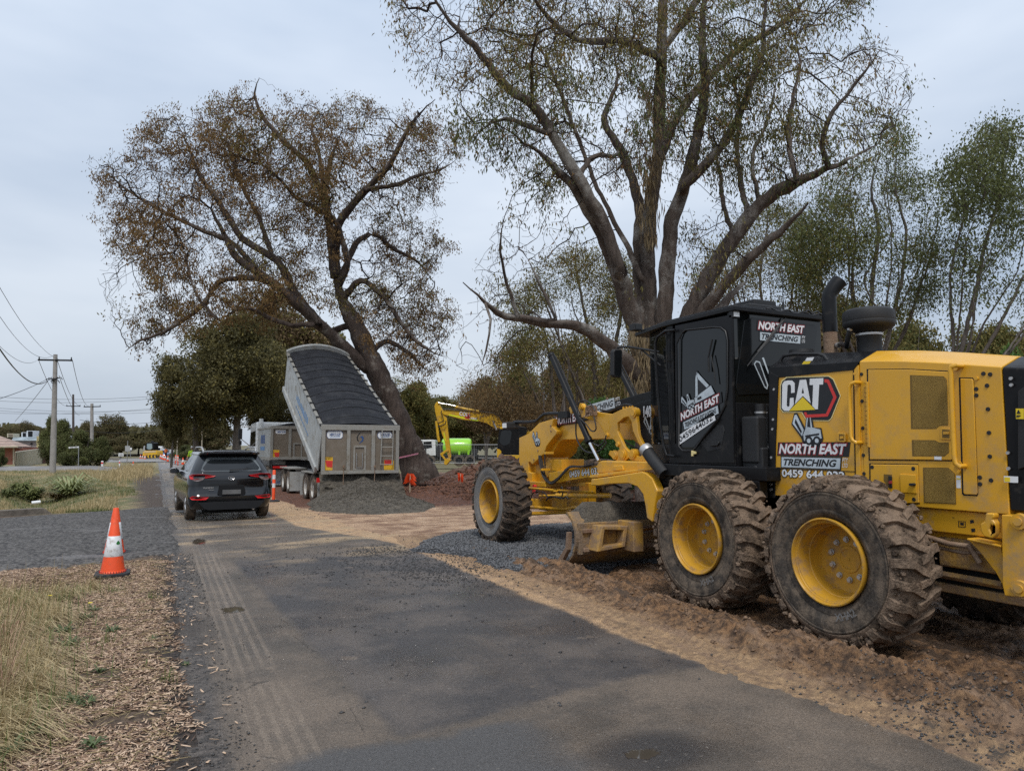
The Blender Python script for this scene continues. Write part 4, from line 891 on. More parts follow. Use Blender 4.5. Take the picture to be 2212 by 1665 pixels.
# valve block and hoses round the saddle tip
q = MB(); p = gx(V1(1265, 385), 5.66)
for k in range(5): q.box(5.60, 5.70, p[1]-.10+k*.035, p[1]-.075+k*.035, p[2]-.06, p[2]+.07+.02*(k % 2))
for k in range(10): q.cyl((5.58, p[1]-.1+random.random()*.18, p[2]-.09+random.random()*.2), (5.66, p[1]-.1+random.random()*.18, p[2]-.06+random.random()*.14), .011, .011, 8)
q.build('valve_fittings', m_rust, sd)
def hose(pts, X_, r=.012, view=V1, jit=0): 
    q = MB(); P = [Vector(gx(view(*p), X_)) for p in pts]; out = []
    for i in range(len(P)-1):
        p_0 = P[max(i-1, 0)]; p_1 = P[i]; p_2 = P[i+1]; p_3 = P[min(i+2, len(P)-1)]
        for t in (0, .25, .5, .75): out.append(.5*((2*p_1)+(-p_0+p_2)*t+(2*p_0-5*p_1+4*p_2-p_3)*t*t+(-p_0+3*p_1-3*p_2+p_3)*t**3))
    out.append(P[-1]); q.tube(out, r, 8); return q.build('hydraulic_hose', m_hose, G, smooth=60)
hose([(1160,420),(1145,360),(1165,300),(1220,288),(1275,330),(1300,380)], 5.60, .010)
hose([(1150,400),(1160,440),(1220,500),(1270,560),(1310,540),(1290,430)], 5.60, .010)
hose([(1130,470),(1130,600),(1165,690),(1220,745),(1290,755),(1350,730),(1400,670),(1380,640)], 5.66, .012)
hose([(1270,660),(1330,690),(1380,660),(1400,600)], 5.64, .010); hose([(1350,370),(1440,380),(1500,345),(1580,320),(1640,335)], 5.80, .012)
hose([(1520,620),(1560,650),(1640,700),(1700,715)], 5.9, .012)
for k in range(4): hose([(795+k*6,780),(805+k*8,860),(825+k*8,950),(862+k*7,1010),(915,1035-k*9),(975,990-k*8),(1030,930-k*6),(1085,885-k*3),(1180,880),(1290,855)], 5.86+.03*k, .014)
hose([(850,740),(848,820),(852,900)], 5.9, .012)
hose([(720,1180),(740,1120),(800,1105),(850,1120),(880,1160),(940,1150),(1000,1160)], 5.75, .011); hose([(860,1185),(900,1150),(1000,1165),(1040,1150),(1060,1170)], 5.7, .012); hose([(980,1120),(1000,1060),(1010,1120),(990,1170)], 5.8, .010)
q = MB()
for (x0, y0, x1, y1) in ((812,900,832,915),(845,725,858,790)):
    a = gx(V1((x0+x1)/2, (y0+y1)/2), 5.84); q.box(5.83, 5.99, a[1]-.03, a[1]+.03, a[2]-.02, a[2]+.02)
build_each(q, 'hose_clip', m_yel, G, bevel=.004)
# roll pipe along the front frame, left lamp
q = MB(); P = [gx(V1(*p), XB-.05) for p in [(575,482),(700,482),(775,475),(810,440),(850,410),(900,405),(1045,405)]]; q.tube(P, .034, 12); q.box(XB-.1, XB+.02, P[-1][1]-.1, P[-1][1]+.2, P[-1][2]-.07, P[-1][2]+.04); q.build('lamp_bar', m_blk, G, smooth=50)
p = gx(V1(540, 500), XB-.15); q = MB(); q.box(XB-.25, XB, p[1]-.05, p[1]+.15, p[2]-.08, p[2]+.04); hl = sub(q.build('headlight', m_blk2, G, bevel=.02)); MB().box(XB-.262, XB-.25, p[1]-.03, p[1]+.12, p[2]-.065, p[2]+.02).build('lamp_glass', m_white, hl)
# drawbar and circle
db = sub(fp('drawbar', 5.92, [(885,935),(945,925),(1310,872),(1320,900),(1320,965),(1040,1010),(960,1030),(885,1010)], .66))
p0 = gx(V1(1075, 978), 5.92); p1 = gx(V1(1345, 945), 5.92); uu = Vector((0, p1[1]-p0[1], p1[2]-p0[2])); ww = uu.length; uu.normalize()
outlined('lettering', '0459 644 032', (5.92, p0[1], p0[2]), uu, n_.cross(uu), ww, .10, m_white, m_navy, db, .012, .05, 0, .002)
fp('drawbar_ball', 5.98, [(900,925),(925,920),(945,940),(945,1000),(895,1005)], .5, m_blk)
fp('circle', 5.62, [(1312,870),(1330,835),(1360,826),(1800,835),(1830,850),(1832,905),(1700,915),(1320,945)], 1.26, bevel=.02)
fp('circle_lug', 5.60, [(1460,870),(1545,868),(1555,915),(1462,920)], .03)
fp('circle_rim', 5.50, [(1245,978),(1250,960),(1330,945),(1825,888),(1832,905),(1700,928),(1268,985)], 1.5)
bar_ = sub(fp('blade_arm', 5.44, [(1262,1050),(1264,992),(1400,975),(1720,925),(1760,940),(1812,985),(1860,1100),(1840,1200),(1815,1380),(1765,1345),(1752,1240),(1730,1130),(1680,1062),(1600,1032),(1420,1038),(1340,1052)], .12, bevel=.015))
q = MB(); q.prism(PP(V1, 5.44, [(1262,1050),(1264,992),(1400,975),(1720,925),(1812,985),(1860,1100),(1815,1380),(1765,1345),(1752,1240),(1680,1062),(1600,1032),(1340,1052)]), 'x', 6.94, 7.06); q.build('blade_arm', m_yel_dirty, G, bevel=.015)
# black intake duct ahead of the mid wheel
q = MB(); q.tube([gx(V1(*p), 5.50) for p in [(1765,735),(1790,775),(1840,840),(1890,900),(1930,950)]], [.075, .078, .08, .08, .075], 20); du = sub(q.build('ribbed_duct', m_blk2, G, smooth=50))
q = MB(); q.tube([gx(V1(*p), 5.50) for p in [(1748,712),(1758,726),(1768,740),(1778,752)]], [.080, .086, .086, .080], 20); q.build('duct_collar', m_steel, du, smooth=40)
# moldboard
def prof_world(off=0):
    return [(8.30-off, .04), (8.16-off, .10), (8.02-off, .22), (7.95-off, .38), (7.95-off, .52), (8.03-off, .66), (8.16-off, .76)]
fr_ = prof_world(); bk = [(a-.045, b+.01) for a, b in reversed(prof_world())]
mb_ = MB(); mb_.prism(fr_+bk, 'x', 4.86, 8.1); mold = sub(mb_.build('blade', m_blade, G, bevel=.008))
mb_.v = [(p[0], p[1]+(p[0]-4.86)*.0, p[2]) for p in mb_.v]
q = MB(); q.prism([(8.36, .0), (8.28, .0), (8.12, .12), (8.16, .14)], 'x', 4.84, 8.12); q.prism([(8.45, -.02), (8.30, -.01), (8.02, .30), (8.0, .52), (8.05, .52), (8.08, .32)], 'x', 4.80, 4.86); q.build('cutting_edge', m_rust, mold, bevel=.004)
q = MB(); q.box(4.90, 8.0, 7.90, 7.955, .24, .64); q.build('blade_back', m_blade, mold, bevel=.01)
q = MB()
for zz in (.30, .54): q.box(4.95, 7.9, 7.86, 7.91, zz-.025, zz+.025)
q.build('slide_rail', m_rust, mold, bevel=.008)
q = MB(); q.prism([(5.02, .30), (5.45, .34), (5.50, .60), (5.10, .62)], 'y', 7.66, 7.90, [[(5.10, .36), (5.40, .38), (5.43, .55), (5.14, .57)]]); q.prism([(5.14, .34), (5.40, .36), (5.42, .57), (5.16, .58)], 'y', 7.80, 7.88); q.box(5.50, 5.66, 7.55, 7.9, .28, .66); q.build('shift_bracket', m_yel_dirty, mold, bevel=.012)
q = MB(); q.cyl((5.6, 7.68, .52), (6.5, 7.68, .55), .028, .028, 14); q.build('shift_rod', m_chrome, mold, smooth=40)
q = MB(); q.box(6.3, 7.6, 7.6, 7.78, .48, .62); q.build('shift_cylinder', m_yel_dirty, mold, bevel=.02)
# front axle, tie rods, leaning cylinder
q = MB(); q.box(5.48, 7.02, 10.85, 11.05, .55, .72); q.box(5.44, 5.60, 10.78, 11.12, .42, .98); q.box(6.90, 7.06, 10.78, 11.12, .42, .98); q.box(6.1, 6.4, 10.7, 11.2, .5, .95); ax_ = sub(q.build('front_axle', m_yel, G, bevel=.02))
q = MB(); q.tube([gx(V1(*p), 5.62) for p in [(655,1072),(800,1080),(960,1095)]]+[(6.9, 10.62, .82)], .020, 10); q.tube([(5.5, 10.60, .50), (7.0, 10.60, .50)], .032, 12); q.tube([(5.55, 10.6, .62), (6.2, 10.5, .56), (6.95, 10.6, .62)], .026, 10); q.build('tie_rod', m_yel, ax_, smooth=50)
q = MB(); q.tube([(5.9, 10.2, .82), (6.35, 9.3, .86)], .04, 14); q.tube([(5.9, 10.2, .82), (5.75, 10.5, .80)], .018, 10); q.build('steer_cylinder', m_yel, ax_, smooth=40)
q = MB(); p = gx(V1(748, 1060), 5.80); q.cyl((5.79, p[1], p[2]), (5.84, p[1], p[2]), .035, .035, 14); q.box(5.79, 5.82, p[1]-.03, p[1]+.03, p[2]-.11, p[2]-.02); q.build('reflector', m_red, ax_)
# ================================================================ trees
_leafmats = {}
m_barkA = mat('gum_bark_brown', (.032,.022,.018), .9, var=.4, vscale=3, col2=(.11,.080,.065), bump=1.5, bscale=14, stretch=(3, 3, .5), dirt=(.30,.27,.235), dirt_amt=.22, dirt_scale=1.2)
m_barkB = mat('gum_bark_grey', (.040,.028,.022), .9, var=.4, vscale=2.2, col2=(.14,.108,.088), bump=1.8, bscale=12, stretch=(3.5, 3.5, .45), dirt=(.36,.34,.31), dirt_amt=.30, dirt_scale=.9)
m_barkC = mat('thin_stem_bark', (.06,.048,.04), .9, var=.4, vscale=2, col2=(.20,.17,.145), bump=1, bscale=16, stretch=(3, 3, .6))
m_twig = mat('twigs', (.032,.020,.016), .9, var=.3, vscale=2)
m_leafA = mat('dull_brown_leaves', (.14,.080,.034), .85, vscale=.7, col2=(.28,.18,.08), trans=.3, spec=.15)
m_leafB = mat('olive_leaves', (.10,.088,.026), .8, vscale=.6, col2=(.24,.20,.07), trans=.3, spec=.2)
m_leafG = mat('green_gum_leaves', (.080,.098,.042), .65, vscale=.45, col2=(.17,.185,.06), trans=.3, spec=.25)
m_leafD = mat('dark_leaves', (.052,.050,.022), .7, vscale=.35, col2=(.165,.145,.062), trans=.32, spec=.25)
m_leafR = mat('bronze_leaves', (.12,.080,.045), .8, vscale=.3, col2=(.25,.185,.10), trans=.35, spec=.2)
m_leafL = mat('bright_leaves', (.045,.11,.018), .5, vscale=1.2, col2=(.12,.24,.045), trans=.35)
m_bark_hang = mat('hanging_bark', (.13,.085,.045), .9, vscale=2, col2=(.26,.20,.11))
class Grow:
    """branches reach from the nearest older wood out to points spread through the crown"""
    def __init__(s, seed): s.rs = np.random.RandomState(seed); s.P = []; s.par = []; s.r = []; s.lim = []; s.pl = []
    def limb(s, pts, rad, step=.22, wob=.04):
        pts = np.array(pts, float); d = np.r_[0, np.cumsum(np.linalg.norm(np.diff(pts, axis=0), axis=1))]
        n = max(2, int(d[-1]/step)); t = np.linspace(0, d[-1], n)
        # smooth curve through the points
        q = np.stack([np.interp(t, d, pts[:, i]) for i in range(3)], 1); k = np.array([.25, .5, .25])
        for _ in range(3):
            q2 = q.copy(); q2[1:-1] = q[:-2]*.25+q[1:-1]*.5+q[2:]*.25; q = q2
        q[1:-1] += s.rs.randn(n-2, 3)*wob*.3
        rr = np.interp(t, d, rad)*np.interp(t/d[-1], [0, .8, 1], [1, 1, .35])*(1+.06*np.sin(t*5+s.rs.rand()*6))
        base = -1
        if s.P:
            A = np.array(s.P); dd = np.linalg.norm(A-q[0], axis=1); base = int(dd.argmin()) if dd.min() < .8 else -1
        i0 = len(s.P)
        s.pl += [0]*n
        for i in range(n): s.P.append(q[i]); s.par.append(i0+i-1 if i else base); s.r.append(rr[i]); s.lim.append(1)
        return i0
    def reach(s, T, wig=.10, step=.25, upb=.15, maxd=99, bf=.32):
        n0 = len(s.P); cap = n0+len(T)*40; pl = np.zeros(cap); pl[:n0] = s.pl+[0]*(n0-len(s.pl)); P = np.zeros((cap, 3)); P[:n0] = s.P; n = n0; par = s.par; T = np.asarray(T)
        dmin = np.full(len(T), 1e9); near = np.zeros(len(T), int)
        for a in range(0, n0, 2000):
            D = np.linalg.norm(T[:, None]-P[None, a:min(n0, a+2000)], axis=2)+bf*pl[None, a:min(n0, a+2000)]; j = D.argmin(1); m_ = D[np.arange(len(T)), j]; u = m_ < dmin; dmin[u] = m_[u]; near[u] = j[u]+a
        left = np.ones(len(T), bool); tips = []
        for _ in range(len(T)):
            i = int(np.where(left, dmin, 1e9).argmin()); left[i] = False
            if dmin[i] > maxd: break
            b = near[i]; t = T[i]; v = t-P[b]; L = float(np.linalg.norm(v))
            if L < .05: continue
            k = max(2, int(L/step)); pb = par[b]; d0 = P[b]-P[pb] if pb >= 0 else v; d0 = d0/(np.linalg.norm(d0)+1e-6)
            c1 = P[b]+(d0*.30+v/L*.8+np.array([0, 0, upb]))*L*.4; tt = np.linspace(0, 1, k+1)[1:, None]
            q = (1-tt)**2*P[b]+2*tt*(1-tt)*c1+tt**2*t; q[:-1] += s.rs.randn(k, 3)[:-1]*wig*min(1, L)*.5
            n1 = n; P[n:n+k] = q
            for a in range(k): par.append(n1+a-1 if a else b)
            pl[n1:n1+k] = pl[b]+L*np.arange(1, k+1)/k; n += k; tips.append(n-1)
            if left.any():
                D = np.linalg.norm(T[:, None]-q[None], axis=2)+bf*pl[None, n1:n1+k]; j = D.argmin(1); m_ = D[np.arange(len(T)), j]; u = m_ < dmin*.97; dmin[u] = m_[u]; near[u] = j[u]+n1
        s.pl = list(pl[:n]); s.P = list(P[:n]); s.r += [0]*(n-n0); s.lim += [0]*(n-n0); s.tips = tips
        return tips
    def radii(s, tip=.004, ex=2.2, rmax=.12):
        n = len(s.P); acc = np.zeros(n)
        for i in range(n-1, -1, -1):
            if not s.lim[i]:
                if acc[i] == 0: acc[i] = tip**ex
                s.r[i] = min(rmax, acc[i]**(1/ex))
                if s.par[i] >= 0: acc[s.par[i]] += acc[i]
    def mesh(s, name_l, name_t, ml, mt, parent, nl=10, nt_=4):
        P = np.array(s.P); r = np.array(s.r); par = np.array(s.par); lim = np.array(s.lim); n = len(P)
        kids = [[] for _ in range(n)]
        for i in range(n):
            if par[i] >= 0: kids[par[i]].append(i)
        used = np.zeros(n, bool); out = {1: ([], []), 0: ([], [])}; cnt = {1: 0, 0: 0}
        for i in range(n):
            if used[i]: continue
            ch = [i]; used[i] = True; c = i
            while True:
                nx = [k for k in kids[c] if not used[k] and lim[k] == lim[i]]
                if lim[i]: nx = [k for k in nx if k == c+1]
                if not nx: break
                c = max(nx, key=lambda k: r[k]); used[c] = True; ch.append(c)
            if par[i] >= 0: ch = [par[i]]+ch
            if len(ch) < 2: continue
            pts = P[ch]; rr = r[ch].copy()
            if par[i] >= 0 and len(ch) > 1: rr[0] = min(rr[0], rr[1]*1.15)
            m = nl if lim[i] else nt_; d = np.gradient(pts, axis=0); d /= np.linalg.norm(d, axis=1)[:, None]+1e-9
            ref = np.array([.31, .87, .12]) if abs(d[0][1]) < .8 else np.array([1, 0, .1])
            a = np.cross(d, ref); a /= np.linalg.norm(a, axis=1)[:, None]+1e-9; b = np.cross(d, a); th = np.arange(m)*2*PI/m
            if lim[i]: mod = 1+.10*np.sin(3*th[None]+np.arange(len(ch))[:, None]*.13)+.05*s.rs.randn(len(ch), m)
            else: mod = 1
            rad = (rr[:, None]*mod if lim[i] else np.repeat(rr[:, None], m, 1))
            v = pts[:, None]+a[:, None]*(np.cos(th)[None]*rad)[..., None]+b[:, None]*(np.sin(th)[None]*rad)[..., None]
            k = len(ch); o = cnt[lim[i]]; ii = np.arange(k-1)[:, None]*m; jj = np.arange(m)[None]; j2 = (jj+1) % m
            f = np.stack([ii+jj, ii+j2, ii+m+j2, ii+m+jj], -1).reshape(-1, 4)+o
            out[lim[i]][0].append(v.reshape(-1, 3)); out[lim[i]][1].append(f); cnt[lim[i]] += k*m
        res = []
        for key, nm, mt_ in ((1, name_l, ml), (0, name_t, mt)):
            if out[key][0]: res.append(bigmesh(nm, np.concatenate(out[key][0]), np.concatenate(out[key][1]), mt_, parent, smooth=True))
        return res
def leaves(name, tips, rs, per, size, m, parent, spread=.22, droop=.7, width=.17, twodir=None):
    """narrow drooping leaves, each a folded two-face blade"""
    tips = np.asarray(tips); n = len(tips)*per; c = np.repeat(tips, per, 0)+rs.randn(n, 3)*spread*np.array([1, 1, .8])
    d = rs.randn(n, 3); d[:, 2] = d[:, 2]*.6-droop*2; d /= np.linalg.norm(d, axis=1)[:, None]
    w = np.cross(d, rs.randn(n, 3)); w /= np.linalg.norm(w, axis=1)[:, None]+1e-9
    L = size*(.6+.8*rs.rand(n))[:, None]; W = L*width
    bend = np.cross(d, w)*L*.12
    a = c; b = c+d*L*.45+w*W+bend; e = c+d*L; f_ = c+d*L*.45-w*W+bend
    v = np.stack([a, b, e, f_], 1).reshape(-1, 3); f = np.arange(n*4).reshape(-1, 4)
    return bigmesh(name, v, f, m, parent)
def tufts(e, sc, thr, seed):
    v = .5*vnoise(e[:, 0]*sc+e[:, 1]*.3*sc, e[:, 2]*sc, seed)+.5*vnoise(e[:, 1]*sc*1.1, e[:, 2]*sc*.9+e[:, 0]*.4*sc, seed+3)
    return v > thr
def inpoly(p, poly):
    x, y = p; c = False; j = len(poly)-1
    for i in range(len(poly)):
        if (poly[i][1] > y) != (poly[j][1] > y) and x < (poly[j][0]-poly[i][0])*(y-poly[i][1])/(poly[j][1]-poly[i][1]+1e-9)+poly[i][0]: c = not c
        j = i
    return c
def crown_pts(polys, n, Z, dz, rs, clump=0):
    """points through a crown of real depth whose outline is given as sighted from the road"""
    out = []; areas = []
    for poly, wt in polys:
        xs = [p[0] for p in poly]; ys = [p[1] for p in poly]; areas.append(wt*sum(poly[i-1][0]*p[1]-p[0]*poly[i-1][1] for i, p in enumerate(poly)))
    tot = sum(abs(a) for a in areas)
    for (poly, wt), a in zip(polys, areas):
        xs = [p[0] for p in poly]; ys = [p[1] for p in poly]; k = int(n*abs(a)/tot); cx, cy = np.mean(xs), np.mean(ys); t = 0
        while t < k:
            p = (rs.uniform(min(xs), max(xs)), rs.uniform(min(ys), max(ys)))
            if not inpoly(p, poly): continue
            if clump and vnoise(np.array(p[0]/clump), np.array(p[1]/clump), 5) < .36: 
                if rs.rand() < .8: continue
            u = max(abs(p[0]-cx)/(max(xs)-min(xs)), abs(p[1]-cy)/(max(ys)-min(ys)))*2
            out.append(dep(p, Z+rs.uniform(-1, 1)*dz*math.sqrt(max(.15, 1-u*u*.6)))); t += 1
    return out
def limbs(g, Z, L_, view, k_=1.0):
    for pts, rads, dz in L_:
        k = len(pts); rads = np.interp(np.linspace(0, 1, k), np.linspace(0, 1, len(rads)), rads); dzs = np.interp(np.linspace(0, 1, k), np.linspace(0, 1, len(dz)), dz)
        W = [dep(view(*p), Z+q) for p, q in zip(pts, dzs)]
        g.limb(W, [k_*r_*(Z+q)/FPX/1.1302/VS[view] for r_, q in zip(rads, dzs)])
VS = {T1: 2.3042, T2: 2.5721, T3: 2.1349, T4: 3.4563, T5: 3.965}
DV = lambda x, y: (x, y)          # overview sights
VS[DV] = 1/1.1302
# ---- the big spreading gum behind the tipper (half widths of the wood in sighting units)
ZA = 31.0
root = gp((880, 1035)); 
TA = thing('gum_tree', 'broad spreading gum tree with sparse brown foliage leaning over the raised tipper body', 'tree', dep((905, 1010), ZA))
ga = Grow(3); v_ = DV
limbs(ga, ZA, [
 ([(915,1040),(890,985),(858,900),(812,800),(765,700),(738,650),(725,600)], [62,50,40,32,26,22], [0,0]),
 ([(725,600),(720,540),(712,480),(700,420),(715,340),(740,280)], [20,17,14,12,7,3], [0,1]),
 ([(700,430),(665,350),(620,315),(570,260),(545,200),(560,170)], [12,10,8,5,3], [0,-1]),
 ([(805,800),(760,765),(690,700),(640,655),(600,620),(560,590),(510,560),(470,480),(455,450)], [24,20,17,14,12,9], [0,-2]),
 ([(700,710),(640,640),(600,560),(560,540),(520,515),(470,430),(430,380),(400,300),(385,270)], [15,13,12,10,6,3], [0,1]),
 ([(600,620),(560,600),(510,600),(470,605),(440,660),(400,690),(350,720),(300,735),(270,760)], [11,9,8,6,3], [-1,-3]),
 ([(560,590),(500,520),(440,500),(380,470),(320,440),(260,400),(215,360)], [9,8,6,4,2], [-1,1]),
 ([(590,560),(560,470),(520,400),(500,330),(480,290)], [9,7,5,3], [1,2]),
 ([(765,700),(700,720),(650,640),(600,625)], [12,9,8], [0,1]),
 ([(730,620),(755,570),(725,470),(700,450)], [13,10,6], [0,-1]),
 ([(725,560),(730,480),(790,410),(840,360),(880,280),(910,240),(940,215)], [15,13,10,6,3], [0,-2]),
 ([(790,410),(860,400),(900,380),(960,365),(985,345)], [9,7,4,2], [-1,1]),
 ([(735,600),(770,520),(810,500),(850,540),(900,560),(930,600)], [11,9,6,3], [0,2]),
 ([(745,640),(780,600),(830,640),(880,720),(930,760),(960,770)], [12,9,6,3], [0,-2]),
 ([(700,420),(690,330),(670,270),(690,240)], [8,5,3], [0,2]),
 ([(720,470),(640,430),(600,380),(560,350)], [8,6,3], [0,-2]),
 ([(790,780),(830,730),(880,760),(920,800)], [12,8,4], [0,1]),
 ([(690,700),(620,705),(570,680),(530,660),(470,690)], [9,8,6,3], [-1,-3]),
 ([(470,690),(430,650),(410,600),(400,540)], [6,4,2], [-3,-2]),
], DV, .62)
cA = [([(470,205),(530,200),(590,290),(640,220),(760,220),(830,230),(905,250),(975,270),(985,330),(935,420),(960,520),(930,620),(985,700),(960,790),(900,830),(850,760),(790,700),(640,620),(560,700),(420,700),(290,770),(240,690),(210,600),(230,470),(200,370),(280,320),(310,250),(380,240),(430,260)], 1)]
rs_ = np.random.RandomState(5)
ga.reach(crown_pts(cA, 650, ZA, 4.0, rs_, 40), wig=.16, upb=.12)
t2 = ga.reach(crown_pts(cA, 3400, ZA, 4.2, rs_, 34), wig=.14, step=.2, upb=.12, maxd=3.2)
sm = np.array([ga.P[i] for i in t2]); tw = np.repeat(sm, 2, 0)+rs_.randn(len(sm)*2, 3)*.33
t3 = ga.reach(tw, wig=.12, step=.16, upb=-.1, maxd=1.2)
ga.radii(.0066, 2.12, .10); ga.mesh('limbs', 'twigs', m_barkA, m_twig, TA, 12, 3)
ends = np.array([ga.P[i] for i in t3]); K = tufts(ends, .62, .525, 3); leaves('leaves', ends[K], rs_, 30, .115, m_leafA, TA, .14, 1.0, .17); leaves('leaves', ends[~K], rs_, 2, .12, m_leafA, TA, .08, .9, .17); K = tufts(ends, .5, .58, 8); leaves('leaves', ends[K], rs_, 10, .12, m_leafB, TA, .2, .9, .17)
# ---- the tall many-limbed gum behind the cab
ZB = 18.0
TB = thing('gum_tree', 'towering many-limbed gum tree with peeling grey bark behind the grader cab', 'tree', dep((1420, 1100), ZB))
gb = Grow(9)
limbs(gb, ZB, [
 ([(1425,1130),(1420,1000),(1415,880),(1412,800)], [75,66,56,50], [0,0]),
 ([(1412,800),(1410,700),(1398,600),(1400,480),(1412,400),(1422,330),(1425,200),(1430,100),(1432,-40),(1440,-160)], [34,27,25,22,20,18,17,16,14,10], [0,1]),
 ([(1420,820),(1432,720),(1440,600),(1450,480),(1480,400),(1500,330),(1515,250),(1525,180),(1515,90),(1520,0),(1530,-120)], [30,25,24,20,17,15,13,10,8], [0,-1]),
 ([(1480,400),(1530,350),(1565,310),(1600,250),(1625,170),(1650,120),(1650,40),(1660,-60)], [15,14,12,10,8,6,4], [-1,-2]),
 ([(1430,330),(1450,270),(1500,200),(1540,160),(1600,100),(1680,60),(1740,0)], [15,14,12,10,9,7], [1,3]),
 ([(1425,110),(1460,70),(1490,30),(1520,-30)], [12,12,10], [1,2]),
 ([(1425,130),(1380,100),(1340,85),(1290,90),(1250,92),(1200,60),(1160,10),(1130,-40)], [12,11,10,9,7,5], [0,-2]),
 ([(1405,830),(1370,700),(1335,580),(1300,500),(1268,450),(1240,400),(1205,370),(1160,320),(1130,310)], [32,27,24,18,15,12,11,9], [0,-2]),
 ([(1340,590),(1305,480),(1270,420),(1215,330),(1180,270),(1150,215),(1110,210),(1060,150),(1040,110),(980,60),(935,0),(925,-40)], [20,19,17,14,13,11,10,8,6], [-1,-3]),
 ([(1150,215),(1145,160),(1150,100),(1170,60)], [6,5,3], [-2,-4]),
 ([(1185,290),(1140,270),(1080,250),(1060,265)], [8,7,4], [-2,-1]),
 ([(1240,400),(1260,360),(1290,330),(1330,345),(1350,300)], [9,8,6,4], [-1,1]),
 ([(1400,800),(1385,680),(1378,560),(1385,450),(1370,390),(1330,300),(1300,270),(1310,230),(1340,170),(1320,100)], [20,17,16,13,10,7,4], [0,2]),
 ([(1385,600),(1350,520),(1300,430),(1260,330),(1220,220),(1180,130),(1150,60)], [9,7,6,5,3], [0,3]),
 ([(1440,820),(1480,700),(1530,600),(1580,520),(1640,440),(1700,400),(1790,362),(1830,350)], [32,27,25,22,20,17,14], [0,-2]),
 ([(1450,840),(1510,680),(1580,600),(1640,540),(1700,490),(1745,440)], [22,19,15,12,10], [0,-3]),
 ([(1460,850),(1520,700),(1570,650),(1610,610)], [18,14,10], [0,1]),
 ([(1620,480),(1600,400),(1590,330),(1600,240),(1580,160)], [9,8,6,4], [-1,1]),
 ([(1590,520),(1560,440),(1555,360),(1530,280)], [8,6,4], [0,2]),
 ([(1790,362),(1770,320),(1780,260),(1830,200),(1880,150),(1900,110)], [9,8,6,4,2], [-2,-3]),
 ([(1720,395),(1700,300),(1710,220),(1730,150),(1720,80)], [8,7,5,3], [-2,0]),
 ([(1800,362),(1860,330),(1900,310)], [6,4,2], [-2,-1]),
 ([(1640,445),(1620,340),(1660,260),(1680,170)], [7,5,3], [-1,1]),
 ([(1395,830),(1350,780),(1300,735),(1255,700),(1180,700),(1120,680),(1080,690),(1040,640),(1000,610)], [26,24,19,14,13,11,7,4], [-1,-4]),
 ([(1120,685),(1090,600),(1075,540),(1090,470)], [6,4,2], [-3,-4]),
 ([(1060,690),(1055,750),(1040,790)], [4,2], [-4,-4]),
 ([(1200,690),(1170,620),(1140,560)], [6,4,2], [-3,-3]),
], DV, .70)
cB = [([(830,-60),(1900,-60),(1880,40),(1700,90),(1600,240),(1480,340),(1330,380),(1180,430),(1120,390),(1020,320),(970,210),(880,120)], 1.5),
      ([(1640,90),(1760,110),(1880,80),(1950,110),(1975,180),(1960,240),(1900,310),(1780,360),(1640,400),(1560,420),(1500,330),(1600,200)], 1.2),
      ([(1080,420),(1170,400),(1250,480),(1280,560),(1220,590),(1120,500)], .45), ([(1480,420),(1620,440),(1600,560),(1500,680),(1480,560)], .5),
      ([(1075,480),(1150,520),(1180,640),(1100,680),(1000,640),(1010,590)], .6), ([(990,640),(1090,700),(1080,800),(1000,830),(985,720)], .35), ([(1250,560),(1330,600),(1360,720),(1290,720)], .25)]
rs_ = np.random.RandomState(8)
gb.reach(crown_pts(cB, 650, ZB, 3.2, rs_, 60), wig=.13, upb=.15)
t2 = gb.reach(crown_pts(cB, 2900, ZB, 3.4, rs_, 45), wig=.11, step=.16, upb=.05, maxd=2.8)
sm = np.array([gb.P[i] for i in t2]); tw = np.repeat(sm, 2, 0)+rs_.randn(len(sm)*2, 3)*np.array([.2, .2, .25])-np.array([0, 0, .12])
t3 = gb.reach(tw, wig=.10, step=.10, upb=-.3, maxd=1.0)
gb.radii(.0046, 2.12, .06); gb.mesh('limbs', 'twigs', m_barkB, m_twig, TB, 14, 3)
ends = np.array([gb.P[i] for i in t3]); K = tufts(ends, .8, .535, 3); leaves('leaves', ends[K], rs_, 12, .105, m_leafB, TB, .12, 1.3, .12); leaves('leaves', ends[~K], rs_, 2, .10, m_leafA, TB, .10, 1.2, .12); K = tufts(ends, .8, .64, 9); leaves('leaves', ends[K], rs_, 9, .115, m_leafG, TB, .14, 1.3, .14); K = tufts(ends, 1.0, .60, 15); leaves('leaves', ends[K], rs_, 6, .095, m_leafA, TB, .13, 1.1, .12)
# shaggy bark curtains on the old trunk
hp = np.concatenate([[dep((rs_.uniform(1360, 1440), rs_.uniform(700, 860)), ZB-1.0-rs_.rand()*.3) for _ in range(160)], [dep((1405+rs_.randn()*10, rs_.uniform(180, 520)), ZB-.4) for _ in range(60)]])
leaves('hanging_bark', hp, rs_, 9, .34, m_bark_hang, TB, .10, 3, .05)
